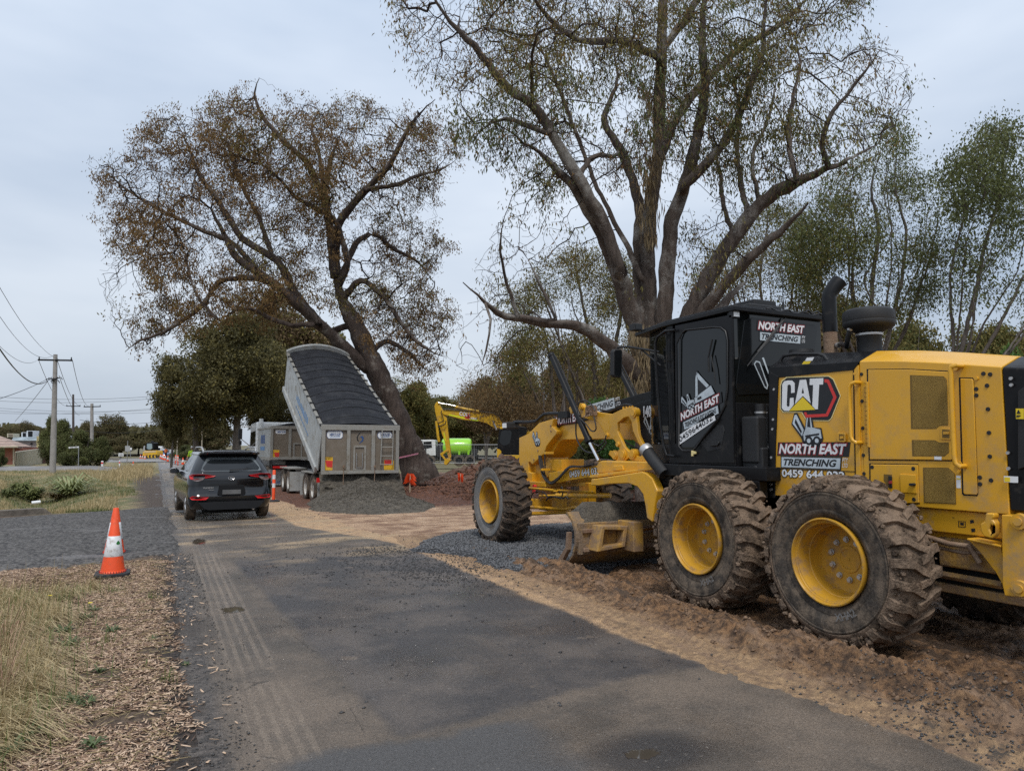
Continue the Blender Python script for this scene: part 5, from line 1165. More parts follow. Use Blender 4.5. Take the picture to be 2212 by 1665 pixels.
# ---- slender many-stemmed saplings on the right
def multi_stem(label, Z, stems, crowns, n1, n2, per, ml, ms, seed, lsize=.12, clump=45, twig=.004, group='slender many-stemmed gums', name='young_gum_tree', base_px=None):
    g = Grow(seed); bx = base_px or stems[0][0][0]; t = thing(name, label, 'tree', dep(bx, Z), group)
    r_ = np.random.RandomState(seed); ex_ = []
    for k in range(7):
        a_, b__ = stems[r_.randint(len(stems))], stems[r_.randint(len(stems))]; f_ = r_.rand(); n_ = min(len(a_[0]), len(b__[0]))
        ex_.append(([(p[0]*f_+q_[0]*(1-f_)+r_.randn()*14, p[1]*f_+q_[1]*(1-f_)+r_.randn()*10) for p, q_ in zip(a_[0][:n_], b__[0][:n_])], [5, 4, 2.5, 1.5], [r_.uniform(-2, 2), r_.uniform(-3, 3)]))
    limbs(g, Z, stems+ex_, DV, .50)
    g.reach(crown_pts(crowns, n1, Z, 2.4, r_, clump), wig=.22, upb=.35); t2 = g.reach(crown_pts(crowns, n2, Z, 2.6, r_, clump), wig=.14, step=.2, upb=.15, maxd=2.2)
    g.radii(twig, 2.0, .06); g.mesh('trunk', 'twigs', m_barkC, m_twig, t, 8, 3)
    e = np.array([g.P[i] for i in t2]); K = tufts(e, .8, .5, seed); leaves('crown', e[K], r_, int(per*2.2), lsize*.95, ml, t, .30, .9, .20); leaves('crown', e[~K], r_, int(per*.5)+1, lsize*.8, ml, t, .22, .8, .18); K = tufts(e, .7, .56, seed+5); leaves('crown', e[K], r_, per, lsize*.85, ms, t, .28, .9, .18)
    return t
multi_stem('slender many-stemmed gum with grey-green crown just right of the exhaust stack', 27, [
 ([(1875,860),(1880,700),(1885,600),(1900,500),(1880,400),(1900,330)], [11,9,7,4], [0,0]), ([(1880,860),(1920,720),(1950,600),(1960,500),(1930,400),(1940,300)], [9,8,5,3], [0,1]), ([(1870,860),(1850,700),(1840,600),(1850,500),(1830,420)], [9,7,5,3], [0,-1]), ([(1880,860),(1960,700),(2010,560),(2030,450)], [8,6,4,3], [0,-1]), ([(1870,860),(1800,700),(1770,600),(1780,500),(1750,450)], [8,6,4,3], [0,1])],
 [([(1745,420),(1830,360),(1880,300),(1930,250),(1990,330),(2010,450),(2060,560),(2000,680),(1820,700),(1720,620),(1700,500)], 1)], 200, 1500, 12, m_leafG, m_leafB, 21)
multi_stem('leaning many-stemmed gum with dark green tufts at the right edge of view', 24, [
 ([(2040,880),(2080,740),(2110,620),(2130,520),(2160,430),(2170,320),(2175,280)], [10,8,6,3], [0,0]), ([(2060,880),(2160,700),(2230,560),(2300,430)], [9,7,5,3], [0,-1]), ([(2040,880),(2060,740),(2050,600),(2080,480),(2090,400)], [8,6,4,2], [0,1]), ([(2080,880),(2180,760),(2280,640),(2380,560)], [7,5,4,2], [0,-1])],
 [([(2020,390),(2060,340),(2100,300),(2170,250),(2200,300),(2190,420),(2110,470),(2060,480)], 1.3), ([(2130,400),(2300,320),(2330,440),(2250,500),(2130,560)], .8), ([(2040,500),(2160,520),(2150,640),(2050,680)], .6), ([(2100,640),(2300,480),(2360,600),(2200,700)], .25)], 160, 900, 12, m_leafG, m_leafD, 23, clump=30)
multi_stem('thin olive gum thicket seen between the cab and the leaning limbs', 30, [
 ([(1640,860),(1650,700),(1640,600),(1660,480),(1650,420)], [9,7,4,3], [0,0]), ([(1650,860),(1700,700),(1720,580),(1740,470)], [8,6,4,3], [0,1]), ([(1640,860),(1600,700),(1570,600),(1560,520)], [8,6,4,3], [0,-1]), ([(1760,860),(1740,700),(1750,560)], [8,6,4], [0,1])],
 [([(1480,600),(1560,520),(1640,430),(1720,430),(1780,500),(1800,620),(1760,700),(1500,720)], 1)], 160, 1100, 12, m_leafB, m_leafG, 25)
multi_stem('pale wispy gum with thin trunks left of the cab', 34, [
 ([(1290,900),(1280,760),(1260,660),(1240,560),(1250,500)], [8,7,5,3], [0,0]), ([(1300,900),(1330,740),(1350,620),(1340,540)], [8,6,4,3], [0,1]), ([(1270,900),(1220,760),(1180,660),(1150,600)], [8,6,4,3], [0,-1]), ([(1200,920),(1190,780),(1170,690)], [8,6,4], [0,0])],
 [([(1090,640),(1160,580),(1230,540),(1300,530),(1370,560),(1390,680),(1330,700),(1200,640),(1120,700)], 1.2), ([(1110,700),(1240,680),(1400,720),(1380,860),(1140,840),(1080,780)], .8)], 170, 1300, 12, m_leafB, m_leafG, 27)
multi_stem('reddish wispy gum between the excavator boom and the grader', 44, [
 ([(1180,970),(1170,880),(1130,800),(1100,760)], [8,6,4,3], [0,0]), ([(1190,970),(1230,870),(1240,780),(1220,720)], [8,6,4,3], [0,1]), ([(1170,970),(1110,880),(1060,820)], [7,5,3], [0,-1])],
 [([(990,830),(1040,780),(1110,740),(1180,720),(1290,760),(1330,860),(1280,950),(1040,930),(1000,900)], 1)], 140, 1300, 14, m_leafR, m_leafA, 29, lsize=.15)
# ================================================================ things seen square-on from the road: u across, depth, z
_h = Vector((math.sin(_T), math.cos(_T), 0)); _r = Vector((math.cos(_T), -math.sin(_T), 0))
MC = Matrix(((_r.x, _h.x, 0, 0), (_r.y, _h.y, 0, 0), (0, 0, 1, 0), (0, 0, 0, 1)))
def cpt(view, p, Z):
    d = ray(view(*p)); w = _O+d*(Z/(d[0]*_h.x+d[1]*_h.y)); return Vector((w[0]*_r.x+w[1]*_r.y, Z, w[2]))
def cf(view, pts, Z): return [(q.x, q.z) for q in (cpt(view, p, Z) for p in pts)]
def cpl(name, view, Z, pts, th, m, parent, holes=(), bevel=0.0, smooth=None):
    """outline at distance Z, th deep, going away from the road"""
    z0 = cpt(view, pts[0], Z).y
    q = MB(); q.prism(cf(view, pts, Z), 'y', z0, z0+th, [cf(view, h, Z) for h in holes]); q.xf(MC); return q.build(name, m, parent, bevel, smooth)
def base_at(view, p, Z): return tuple(float(a) for a in MC @ cpt(view, p, Z))
def carve(o, q):
    me = bpy.data.meshes.new('c'); me.from_pydata([tuple(Vector(p)-Vector(o.parent['_o'])) for p in q.v], [], q.f)
    c = bpy.data.objects.new('c', me); C.objects.link(c); md = o.modifiers.new('b', 'BOOLEAN'); md.object = c; md.operation = 'DIFFERENCE'; md.solver = 'EXACT'
    c.parent = o.parent; bpy.context.view_layer.update(); dg = bpy.context.evaluated_depsgraph_get(); nm = bpy.data.meshes.new_from_object(o.evaluated_get(dg))
    o.modifiers.remove(md); nm.set_sharp_from_angle(angle=R(40)); o.data = nm; bpy.data.objects.remove(c)
# ================================================================ black car
m_car = mat('black_car_paint', (.004,.0045,.006), .14, var=.2, coat=.7, spec=.4, dirt=(.10,.08,.058), dirt_amt=.15, dirt_z=(.05,.8), dirt_scale=4)
m_carglass = mat('car_glass', (.010,.012,.014), .07, spec=.6)
m_rearglass = mat('rear_glass', (.10,.115,.12), .10, var=.3, vscale=1.2, spec=.9)
m_tail = mat('tail_lamp', (.55,.012,.015), .3); m_tail2 = mat('lamp_clear', (.22,.17,.17), .2, coat=.5)
m_plate = mat('plain_plate', (.10,.10,.10), .5, var=.3, vscale=4)
m_trim = mat('grey_trim', (.010,.0105,.012), .6, var=.2, spec=.2)
KX, KY, KR = 1.60, 17.62, R(3.0)
CARM = Matrix.Translation((KX, KY, -.085)) @ Matrix.Rotation(KR, 4, 'Z')
car = thing('parked_car', 'black five-door hatchback SUV waiting on the left of the road with red tail lamps', 'car', (KX, KY, -.085))
def loop(z, y0, y1, w, rc=.28, n=11, bulge=.05):
    """rounded plan outline at height z, rear at y0, nose at y1"""
    p = []
    for (cx_, cy_, a0) in ((w-rc, y1-rc, 0), (-w+rc, y1-rc, 90), (-w+rc, y0+rc, 180), (w-rc, y0+rc, 270)):
        for k in range(n):
            a = R(a0+90*k/(n-1)); x_, y_ = cx_+rc*math.cos(a), cy_+rc*math.sin(a)
            y_ += bulge*(x_/w)**2*(1 if y_ < (y0+y1)/2 else -1)
            p.append((x_, y_, z))
    return p
q = MB().loft([loop(*a) for a in ((.24,.30,4.1,.78,.2), (.27,.12,4.3,.84,.2), (.40,.02,4.42,.895,.22), (.56,.0,4.45,.92,.25), (.62,.05,4.43,.925,.25), (.80,.075,4.38,.93,.26), (.93,.06,4.2,.925,.27), (1.02,.075,3.9,.905,.28), (1.09,.13,3.5,.87,.28))]); q.xf(CARM)
body = sub(q.build('body', m_car, car, smooth=45))
cq = MB()
for yy in (.80, 3.47):
    for s_ in (-1, 1): cq.cyl((s_*.60, yy, .33), (s_*1.1, yy, .33), .40, .40, 32)
cq.xf(CARM); carve(body, cq)
q = MB().loft([loop(*a) for a in ((1.085,.14,3.3,.862,.26), (1.20,.21,3.05,.82,.27), (1.34,.34,2.75,.755,.28), (1.46,.46,2.45,.69,.28), (1.53,.52,2.35,.655,.28))]); q.xf(CARM); gh = sub(q.build('windows', m_carglass, car, smooth=45))
q = MB().loft([loop(*a) for a in ((1.50,.30,2.5,.69,.28), (1.545,.26,2.45,.675,.28), (1.575,.32,2.3,.62,.28), (1.60,.55,2.1,.52,.28), (1.615,.9,1.9,.30,.28))]); q.xf(CARM); rf = sub(q.build('roof', m_car, car, smooth=45))
def cbox(name, a, m, par=body, bevel=.01): q = MB(); q.box(*a); q.xf(CARM); return q.build(name, m, par, bevel)
def cpoly(name, pts, y0, y1, m, par=body, bevel=.004, slant=0, wrap=False):
    if wrap:
        o = []
        for i, p in enumerate(pts):
            p2 = pts[(i+1) % len(pts)]; k = max(1, int(math.hypot(p2[0]-p[0], p2[1]-p[1])/.04)); o += [(p[0]+(p2[0]-p[0])*t/k, p[1]+(p2[1]-p[1])*t/k) for t in range(k)]
        pts = o
    q = MB(); q.prism(pts, 'y', y0, y1)
    if wrap: q.v = [(p[0], p[1]+.05*(p[0]/.925)**2+.27-math.sqrt(.0729-min(.27, max(0, abs(p[0])-.655))**2), p[2]) for p in q.v]; bevel = 0
    if slant: q.v = [(p[0], p[1]+(p[2]-1.05)*slant+.16*max(0, abs(p[0])-.55)**1.5, p[2]) for p in q.v]
    q.xf(CARM); return q.build(name, m, par, bevel)
cpoly('rear_window', [(-.66,1.135),(-.60,1.12),(.60,1.12),(.66,1.135),(.62,1.25),(.52,1.42),(.48,1.44),(-.48,1.44),(-.52,1.42),(-.62,1.25)], .115, .20, m_rearglass, gh, slant=.86)
q = MB(); q.tube([(-.05,.10+.05,1.145),(.33,.10+.075,1.165),(.36,.17,1.165)], [.016,.010,.006], 8); q.xf(CARM); q.build('rear_wiper', m_blk2, gh)
for s_ in (-1, 1):
    F = lambda pts: [(p[0]*s_, p[1]) for p in pts]
    cpoly('tail_lamp', F([(.36,1.03),(.62,1.062),(.84,1.06),(.90,1.03),(.885,.955),(.80,.945),(.60,.97),(.40,1.005)]), .018, .12, m_tail, wrap=True)
    cpoly('lamp_lens', F([(.58,.985),(.80,.975),(.84,.93),(.74,.905),(.64,.935)]), .012, .12, m_tail2, wrap=True)
    cpoly('fog_reflector', F([(.50,.55),(.84,.575),(.88,.53),(.84,.495),(.56,.49)]), -.04, .10, m_tail, wrap=True)
    q = MB(); q.tube([(s_*.58,.55,1.57),(s_*.60,.65,1.655),(s_*.615,.9,1.675),(s_*.62,1.8,1.665),(s_*.60,2.15,1.62),(s_*.59,2.25,1.565)], [.02,.022,.018,.018,.018,.012], 8); q.xf(CARM); q.build('roof_rail', m_steel, rf, smooth=50)
    q = MB(); q.loft([[(s_*.90,2.78,1.02),(s_*.90,2.86,1.02),(s_*.90,2.86,1.08),(s_*.90,2.78,1.08)],[(s_*.98,2.76,1.00),(s_*.98,2.90,1.00),(s_*.98,2.90,1.15),(s_*.98,2.76,1.14)],[(s_*1.08,2.77,1.00),(s_*1.08,2.89,1.00),(s_*1.08,2.88,1.14),(s_*1.08,2.77,1.13)],[(s_*1.12,2.79,1.03),(s_*1.12,2.87,1.03),(s_*1.12,2.86,1.10),(s_*1.12,2.80,1.10)]]); q.xf(CARM); q.build('wing_mirror', m_car, car, .01, 50)
    for yy in (.80, 3.47):
        q = MB().lathe([(.215,.06),(.22,.015),(.25,.0),(.31,.0),(.345,.02),(.352,.05),(.352,.19),(.34,.215),(.25,.22)], (s_*.915, yy, .345), (-s_, 0, 0), 40); q.xf(CARM); wl = sub(q.build('wheel', m_rub, car, smooth=45))
        q = MB().lathe([(.218,.03),(.205,.035),(.20,.05),(.20,.16),(.0005,.16)], (s_*.915, yy, .345), (-s_, 0, 0), 32)
        for k in range(5):
            a = 2*PI*k/5; q.tube([(s_*.895, yy+.03*math.cos(a), .345+.03*math.sin(a)), (s_*.89, yy+.2*math.cos(a), .345+.2*math.sin(a))], [.035,.022], 6)
        q.xf(CARM); q.build('rim', m_steel, wl, smooth=40)
cpoly('number_plate', [(-.21,.70),(.19,.70),(.19,.60),(-.21,.60)], .012, .05, m_plate)
cpoly('plate_recess', [(-.27,.80),(.26,.80),(.30,.62),(.26,.57),(-.27,.57),(-.31,.62)], .028, .10, m_trim)
cpoly('bumper_panel', [(-.72,.44),(.72,.44),(.60,.30),(.50,.26),(-.50,.26),(-.60,.30)], -.012, .2, m_trim, slant=.05)
q = MB(); q.tube([(-.60,.30,.20),(-.3,.28,.19),(.3,.28,.19),(.62,.32,.20)], .03, 8); q.box(-.5,.5,.4,3.8,.16,.26); q.xf(CARM); q.build('underside', m_vent_dk, car)
q = MB(); q.cyl((.50,.18,.24),(.50,.34,.24),.03,.03,12); q.xf(CARM); q.build('exhaust_tip', m_steel, car)
q = MB()
for k in range(24):
    a = 2*PI*k/24; b_ = 2*PI*(k+1)/24; q.tube([(.07*math.cos(a)-.02, .052, .965+.038*math.sin(a)), (.07*math.cos(b_)-.02, .052, .965+.038*math.sin(b_))], .006, 5, False)
q.tube([(-.055,.05,.94),(-.035,.05,.99)], .007, 5); q.tube([(-.005,.05,.94),(.018,.05,.99)], .007, 5); q.tube([(-.045,.05,.962),(.007,.05,.968)], .006, 5); q.xf(CARM); q.build('badge', m_chrome, body)
pp = CARM @ Vector((-.62,.052,.74)); text('lettering', 'TUCSON', pp, (CARM.to_3x3() @ Vector((1,0,0))), (0,0,1), .22, .032, m_steel, body, .03, .2, .01); pp = CARM @ Vector((-.50,.052,.70)); text('lettering', 'Active', pp, (CARM.to_3x3() @ Vector((1,0,0))), (0,0,1), .11, .022, m_steel, body, .02, .2, .01)
q = MB(); q.tube([(-.80,.052,.905),(-.4,.05,.90),(.4,.05,.90),(.80,.052,.905)], .004, 4); q.box(-.75,.75,.012,.016,.46,.466); q.xf(CARM); q.build('shut_line', m_vent_dk, body)
# ================================================================ tipper trailer with raised body
m_alu = mat('dusty_aluminium', (.33,.32,.29), .45, .35, var=.15, vscale=3, dirt=(.22,.19,.15), dirt_amt=.35, dirt_scale=3)
m_aluw = mat('pale_body_side', (.42,.43,.42), .4, .25, var=.12, vscale=2, dirt=(.26,.24,.20), dirt_amt=.35, dirt_scale=3)
m_taupe = mat('tailgate_panel', (.170,.138,.104), .55, var=.12, vscale=2, dirt=(.19,.165,.135), dirt_amt=.35, dirt_scale=4)
m_tarp = mat('black_tarpaulin', (.012,.013,.017), .6, var=.3, vscale=3, bump=.3, bscale=5, dirt=(.035,.036,.040), dirt_amt=.3, spec=.3)
m_rim_w = mat('white_rim', (.50,.49,.46), .5, var=.2, dirt=(.2,.16,.12), dirt_amt=.4)
m_blue = mat('blue_vinyl', (.02,.07,.22), .45); m_blue2 = mat('faded_blue_lettering', (.10,.24,.46), .5, var=.3)
m_or = mat('marker_yellow', (.72,.42,.02), .5, var=.1, dirt=(.3,.2,.1), dirt_amt=.3)
m_oran = mat('fluoro_orange', (.82,.085,.018), .5, var=.06, dirt=(.30,.10,.05), dirt_amt=.2, dirt_scale=9)
m_lamp = mat('red_lamp', (.6,.02,.02), .3)
XT0, XT1, YT = 4.58, 7.06, 22.42
tr = thing('tipper_trailer', 'aluminium tipper trailer with raised tarped body pouring gravel from its tailgate', 'tipper trailer', (5.8, 25.5, -.25))
# body in its own tilted plane
P0 = Vector((0, 23.30, .74)); ang = R(23.9); D = Vector((0, math.cos(ang), math.sin(ang))); Nn = Vector((0, -math.sin(ang), math.cos(ang)))
Lb, Hb = 7.5, 1.70
def BP(x_, a, h): return Vector((x_, 0, 0))+P0+D*a+Nn*h
def bbox_(x0, x1, a0, a1, h0, h1, q): 
    c8 = [BP(x, a, h) for h in (h0, h1) for a in (a0, a1) for x in (x0, x1)]
    q.add(c8, [(0,2,3,1),(4,5,7,6),(0,1,5,4),(2,6,7,3),(0,4,6,2),(1,3,7,5)])
q = MB(); bbox_(XT0+.0, XT0+.05, -.25, Lb-.1, .20, Hb-.08, q); bd = sub(q.build('body_side', m_aluw, tr, bevel=.01))
q = MB(); bbox_(XT1-.05, XT1, -.25, Lb-.1, .20, Hb-.08, q); q.build('body_side', m_aluw, tr, bevel=.01)
q = MB(); bbox_(XT0+.05, XT1-.05, 0, Lb-.1, .15, .22, q); bbox_(XT0+.05, XT1-.05, Lb-.16, Lb-.1, .2, Hb, q); q.build('body_floor', m_alu, tr, bevel=.01)
q = MB(); bbox_(XT0-.06, XT0+.06, -.05, Lb+.05, .02, .26, q); q.build('floor_rail', m_aluw, tr, bevel=.03); q = MB(); bbox_(XT1-.06, XT1+.06, -.05, Lb+.05, .02, .26, q); q.build('floor_rail', m_aluw, tr, bevel=.03)
q = MB(); bbox_(XT0+.04, XT1-.04, .1, Lb, -.12, .0, q)
for x_ in (XT0+.6, XT1-.7): bbox_(x_, x_+.1, .1, Lb, -.28, -.1, q)
q.build('body_underframe', m_vent_dk, tr)
for x0 in (XT0-.03, XT1-.07):
    q = MB(); bbox_(x0, x0+.10, -.24, Lb, Hb-.10, Hb+.0, q); q.build('top_rail', m_alu, tr, bevel=.02)
# curved head board and tarp
def arch(a, n=14, w0=XT0+.08, w1=XT1-.08, rise=.26, h=Hb):
    return [BP(w0+(w1-w0)*k/n, a, h+rise*math.sin(PI*k/n)**.8) for k in range(n+1)]
q = MB(); A_ = arch(Lb-.05, rise=.30, w0=XT0, w1=XT1, h=Hb-.06); A2 = arch(Lb-.05, rise=.34, w0=XT0-.03, w1=XT1+.03, h=Hb+.06)
lo = A_+[p for p in reversed(A2)]; q.loft([[p for p in lo], [p+D*.22 for p in lo]]); q.build('head_arch', m_aluw, tr, smooth=40)
q = MB(); rows = []; NA = 44
for i in range(NA+1):
    a = -.18+(Lb+.13)*i/NA; hoop = abs(math.sin((a-.12)*PI/.78)); rise = .25-.018*hoop; rise *= min(1, .45+(a+.18)/1.1); drop = .03*(max(0, 1-(a+.18)/.5))
    rows.append([p-Nn*(drop+.012*random.random()) for p in arch(a, rise=rise)])
v = [p for r_ in rows for p in r_]; w = len(rows[0]); f = [(i*w+k, i*w+k+1, (i+1)*w+k+1, (i+1)*w+k) for i in range(NA) for k in range(w-1)]; q.add(v, f); tp = sub(q.build('tarpaulin', m_tarp, tr, smooth=60))
for i in range(9):
    a = .12+i*.78; q = MB(); q.tube([p+Nn*.004 for p in arch(a, rise=.25)], .009, 6); q.build('tarp_hoop', m_alu if False else m_trim, tp)
for i in range(12):
    a = -.10+i*.64
    for x_ in (XT0-.05, XT1-.10):
        q = MB(); bbox_(x_, x_+.15, a-.05, a+.05, Hb-.02, Hb+.03, q); q.build('tarp_bracket', m_blk2, tr)
q = MB(); fr0 = [BP(x_, -.17, Hb+.0+.11*math.sin(PI*(x_-XT0)/(XT1-XT0))) for x_ in np.linspace(XT0+.1, XT1-.1, 12)]; bt = [Vector((x_, YT+.06, 2.285)) for x_ in np.linspace(XT0+.12, XT1-.12, 12)]
q.add(fr0+bt, [(k, k+1, k+13, k+12) for k in range(11)]); q.build('tarp_flap', m_tarp, tr, smooth=60)
# tailgate hangs from its top hinges
tg_ = MB(); tg_.box(XT0+.05, XT1-.03, YT+.02, YT+.06, .78, 2.20); tg = sub(tg_.build('tailgate', m_taupe, tr))
for (x0, x1, z0, z1, t) in ((XT0-.02, XT1+.02, 2.10, 2.27, 0), (XT0, XT1, .73, .83, 0), (XT0, XT0+.11, .83, 2.10, 0), (XT1-.11, XT1, .83, 2.10, 0), (5.36, 5.47, .83, 2.10, .003), (6.15, 6.27, .83, 2.10, .003)):
    q = MB(); q.box(x0, x1, YT-.045+t, YT+.03, z0, z1); q.build('gate_frame', m_alu, tg, bevel=.008)
def tgp(pts): return [(gy(V6(*p), YT)[0], gy(V6(*p), YT)[2]) for p in pts]
def tgpl(name, pts, lift, th, m, holes=(), bevel=.0, par=None):
    q = MB(); q.prism(tgp(pts), 'y', YT-lift-th, YT-lift, [tgp(h) for h in holes]); return q.build(name, m, par or tg, bevel)
tgpl('chute_frame', [(995,1010),(1112,1012),(1108,1240),(990,1240)], -.02, .03, m_alu, holes=[[(1012,1030),(1094,1030),(1092,1225),(1008,1225)]], bevel=.004)
q = MB()
for x0 in (1025, 1078):
    a, b_ = gy(V6(x0, 1080), YT-.03), gy(V6(x0, 1215), YT-.03); q.tube([a, b_], .012, 8)
a, b_ = gy(V6(1025, 1215), YT-.03), gy(V6(1078, 1215), YT-.03); q.tube([a, b_], .012, 8); q.build('chute_lever', m_chrome, tg)
for dx in (0, 103):
    a, b_ = gy(V6(1262+dx*.98, 860), YT-.09), gy(V6(1245+dx*1.05, 1190), YT-.09); q = MB(); q.tube([a, b_], .02, 8); q.build('ladder_rail', m_alu, tg)
for yy in (870, 945, 1028, 1108, 1187):
    a, b_ = gy(V6(1258-(yy-870)*.04, yy), YT-.09), gy(V6(1368-(yy-870)*.03, yy), YT-.09); q = MB(); q.tube([a, b_], .016, 8); q.build('ladder_rung', m_alu, tg)
for (x0, x1, y0, y1) in ((753,895,880,945), (1222,1350,888,945)):
    oct_ = lambda e: [(x0+14-e,y0-e),(x1-14+e,y0-e),(x1+e,y0+16),(x1+e,y1-16),(x1-14+e,y1+e),(x0+14-e,y1+e),(x0-e,y1-16),(x0-e,y0+16)]
    tgpl('maker_badge', oct_(4), -.018, .003, m_blue); tgpl('maker_badge', oct_(0), -.0155, .003, m_white)
    a = gy(V6(x0+20, y1-22), YT); b_ = gy(V6(x1-18, y1-22), YT); text('lettering', 'HERCULES', (a[0], YT+.008, a[2]), (1,0,0), (0,0,1), b_[0]-a[0], .085, m_blue, tg, .03, .3, .002)
    tgpl('badge_line', [(x0+22,y1-16),(x1-22,y1-16),(x1-22,y1-11),(x0+22,y1-11)], -.013, .002, m_blue2)
arc1 = [(1075,885),(1045,900),(1025,935),(1030,965),(1050,975),(1035,950),(1042,920),(1062,895)]; tgpl('emblem_swirl', arc1, -.016, .003, m_navy)
tgpl('emblem_swirl', [(1052,935),(1078,922),(1092,940),(1085,970),(1045,998),(1072,965),(1078,945),(1068,936)], -.016, .003, m_blue)
tgpl('marker_plate', [(710,1115),(805,1118),(802,1240),(706,1238)], -.018, .004, m_or); tgpl('marker_plate', [(735,1150),(803,1152),(800,1215),(748,1208)], -.013, .003, m_red)
a = gy(V6(716, 1145), YT); text('lettering', 'DO NOT OVERTAKE\nTURNING VEHICLE', (a[0], YT+.009, a[2]+.02), (1,0,0), (0,0,1), .27, .085, m_navy, tg, .01, 0, .002)
tgpl('marker_plate', [(1278,1150),(1370,1148),(1368,1238),(1278,1238)], -.018, .004, m_or); tgpl('marker_plate', [(1282,1145),(1345,1145),(1345,1188),(1282,1195)], -.013, .003, m_red)
for x0 in (905, 1192):
    q = MB(); a = gy(V6(x0, 1215), YT-.06); q.tube([a, a-np.array([0, 0, .2]), a-np.array([.01, 0, .45]), a-np.array([-.01, 0, .62])], .012, 6); q.cyl(a, a+np.array([0, 0, .07]), .03, .03, 8); q.build('gate_chain', m_rust, tg)
# faded lettering on the body side
for a0, w_, h0, h_ in ((2.0, 2.6, .80, .30), (1.7, 3.0, .52, .10)):   # worn blue lettering, no longer readable
    rr_ = random.Random(int(a0*10))
    for k in range(int(w_/.26)):
        q = MB(); y0_ = a0+w_*k*.26/w_; q.add([BP(XT0-.003, y0_+w, h0+hh*h_) for w, hh in ((0, rr_.uniform(0, .2)), (.2, rr_.uniform(0, .1)), (.18, rr_.uniform(.7, 1)), (.03, rr_.uniform(.6, 1)))], [(0, 1, 2, 3)]); q.build('worn_lettering', m_blue2, bd)
# chassis, wheels and guards
q = MB(); q.box(5.2, 5.35, 22.9, 31.0, .50, .72); q.box(6.3, 6.45, 22.9, 31.0, .50, .72); q.box(5.2, 6.45, 22.95, 23.1, .42, .74); q.box(5.75, 5.95, 30, 32.6, .45, .6); q.cyl((5.82, 27.9, .72), (5.82, 29.15, 2.95), .10, .07, 12); q.build('chassis', m_blk, tr, bevel=.01)
def truck_wheel(x, y, z, s_, par, r=.47):
    q = MB().lathe([(.28,.06),(.30,.02),(.36,.0),(.43,.005),(.46,.03),(.47,.06),(.47,.24),(.455,.27),(.30,.28)], (x, y, z), (s_, 0, 0), 36); w = sub(q.build('wheel', m_rub, par, smooth=40))
    q = MB().lathe([(.29,.03),(.275,.035),(.265,.06),(.25,.14),(.15,.15),(.14,.08),(.10,.07),(.0005,.065)], (x, y, z), (s_, 0, 0), 28); q.build('rim', m_rim_w, w, smooth=40)
for yy in (23.75, 24.95, 28.5, 29.75): truck_wheel(XT0-.02, yy, .235, 1, tr); truck_wheel(XT1+.02, yy, .235, -1, tr)
for yy in (23.75, 24.95, 28.5, 29.75):
    q = MB(); q.box(XT0+.27, XT0+.50, yy-.35, yy+.35, -.1, .55); q.build('axle', m_vent_dk, tr)
for yy in (25.75, 28.0):
    q = MB(); q.box(XT0-.02, XT0+.60, yy-1.1 if False else yy, yy+.02, -.10, .62); fl = sub(q.build('mud_flap', m_aluw, tr))
def mudflap(x0, x1, y, z0, z1, par, txt=True):
    q = MB(); q.box(x0, x1, y, y+.012, z0, z1); o = sub(q.build('mud_flap', m_aluw, par))
    if txt: text('lettering', 'HERCULES', (x0+.05, y, z0+.06), (1,0,0), (0,0,1), (x1-x0)*.8, .12, m_blue, o, .03, .3, .002); 
    return o
mudflap(XT0+.30, XT0+.95, 26.2, -.05, .62, tr); mudflap(XT0+.05, XT0+.45, 23.15, -.12, .55, tr, False)
q = MB(); q.box(XT0-.05, XT0+.5, 23.3, 25.5, .72, .76); q.build('wheel_guard', m_alu, tr); q = MB(); q.box(XT0-.05, XT0+.6, 28.0, 30.3, .72, .76); q.build('wheel_guard', m_alu, tr)
q = MB(); q.box(XT0-.02, XT0+.14, 22.95, 23.0, .46, .60); q.build('tail_lamp', m_lamp, tr)
# falling and heaped gravel
m_heap = mat('heaped_gravel', (.052,.045,.036), .9, var=.3, vscale=5, col2=(.135,.115,.088), bump=1.5, bscale=45, fine=.45)
def heap_h(X_, Y_):
    r1 = np.sqrt(((X_-5.65)/1.6)**2+((Y_-21.5)/2.6)**2); h = .86*np.clip(1-r1, 0, 1)**.85
    r2 = np.sqrt(((X_-5.55)/1.8)**2+((Y_-19.9)/2.8)**2); h = np.maximum(h, .56*np.clip(1-r2, 0, 1)**.85)
    h = h+(.07*fbm(X_, Y_, 1.3, 4, 91)+.022*fbm(X_, Y_, 9, 4, 92))*(h > .02)
    return base(Y_)-.06+h*1.0+.03*(h>.0)
hp_ = grid('gravel_heap', np.linspace(3.5, 8.2, 190), np.linspace(17.2, 24.5, 200), heap_h, m_heap, kind=None); tag(hp_, 'cone of dark wet gravel heaped under the raised tailgate', 'gravel heap', kind='stuff')
ys_ = np.linspace(0, 1, 40); xs_ = np.linspace(XT0+.02, XT1+.1, 120); XX, TT = np.meshgrid(xs_, ys_, indexing='ij')
fy = 22.75-TT*.75+.10*fbm(XX, TT*2, 3.5, 4, 14)+.04*fbm(XX, TT*2, 14, 3, 15); fz = .80-TT*.98; fx = XX+(TT*.18)*(XX-5.8)*.5
vv_ = np.stack([fx, fy, fz], -1).reshape(-1, 3); i_ = np.arange(119*39); a_ = (i_//39)*40+i_ % 39; ff = np.stack([a_, a_+40, a_+41, a_+1], 1)
fg = bigmesh('falling_gravel', vv_, ff, m_heap, smooth=True); tag(fg, 'curtain of dark gravel sliding out below the tailgate', 'gravel', kind='stuff')
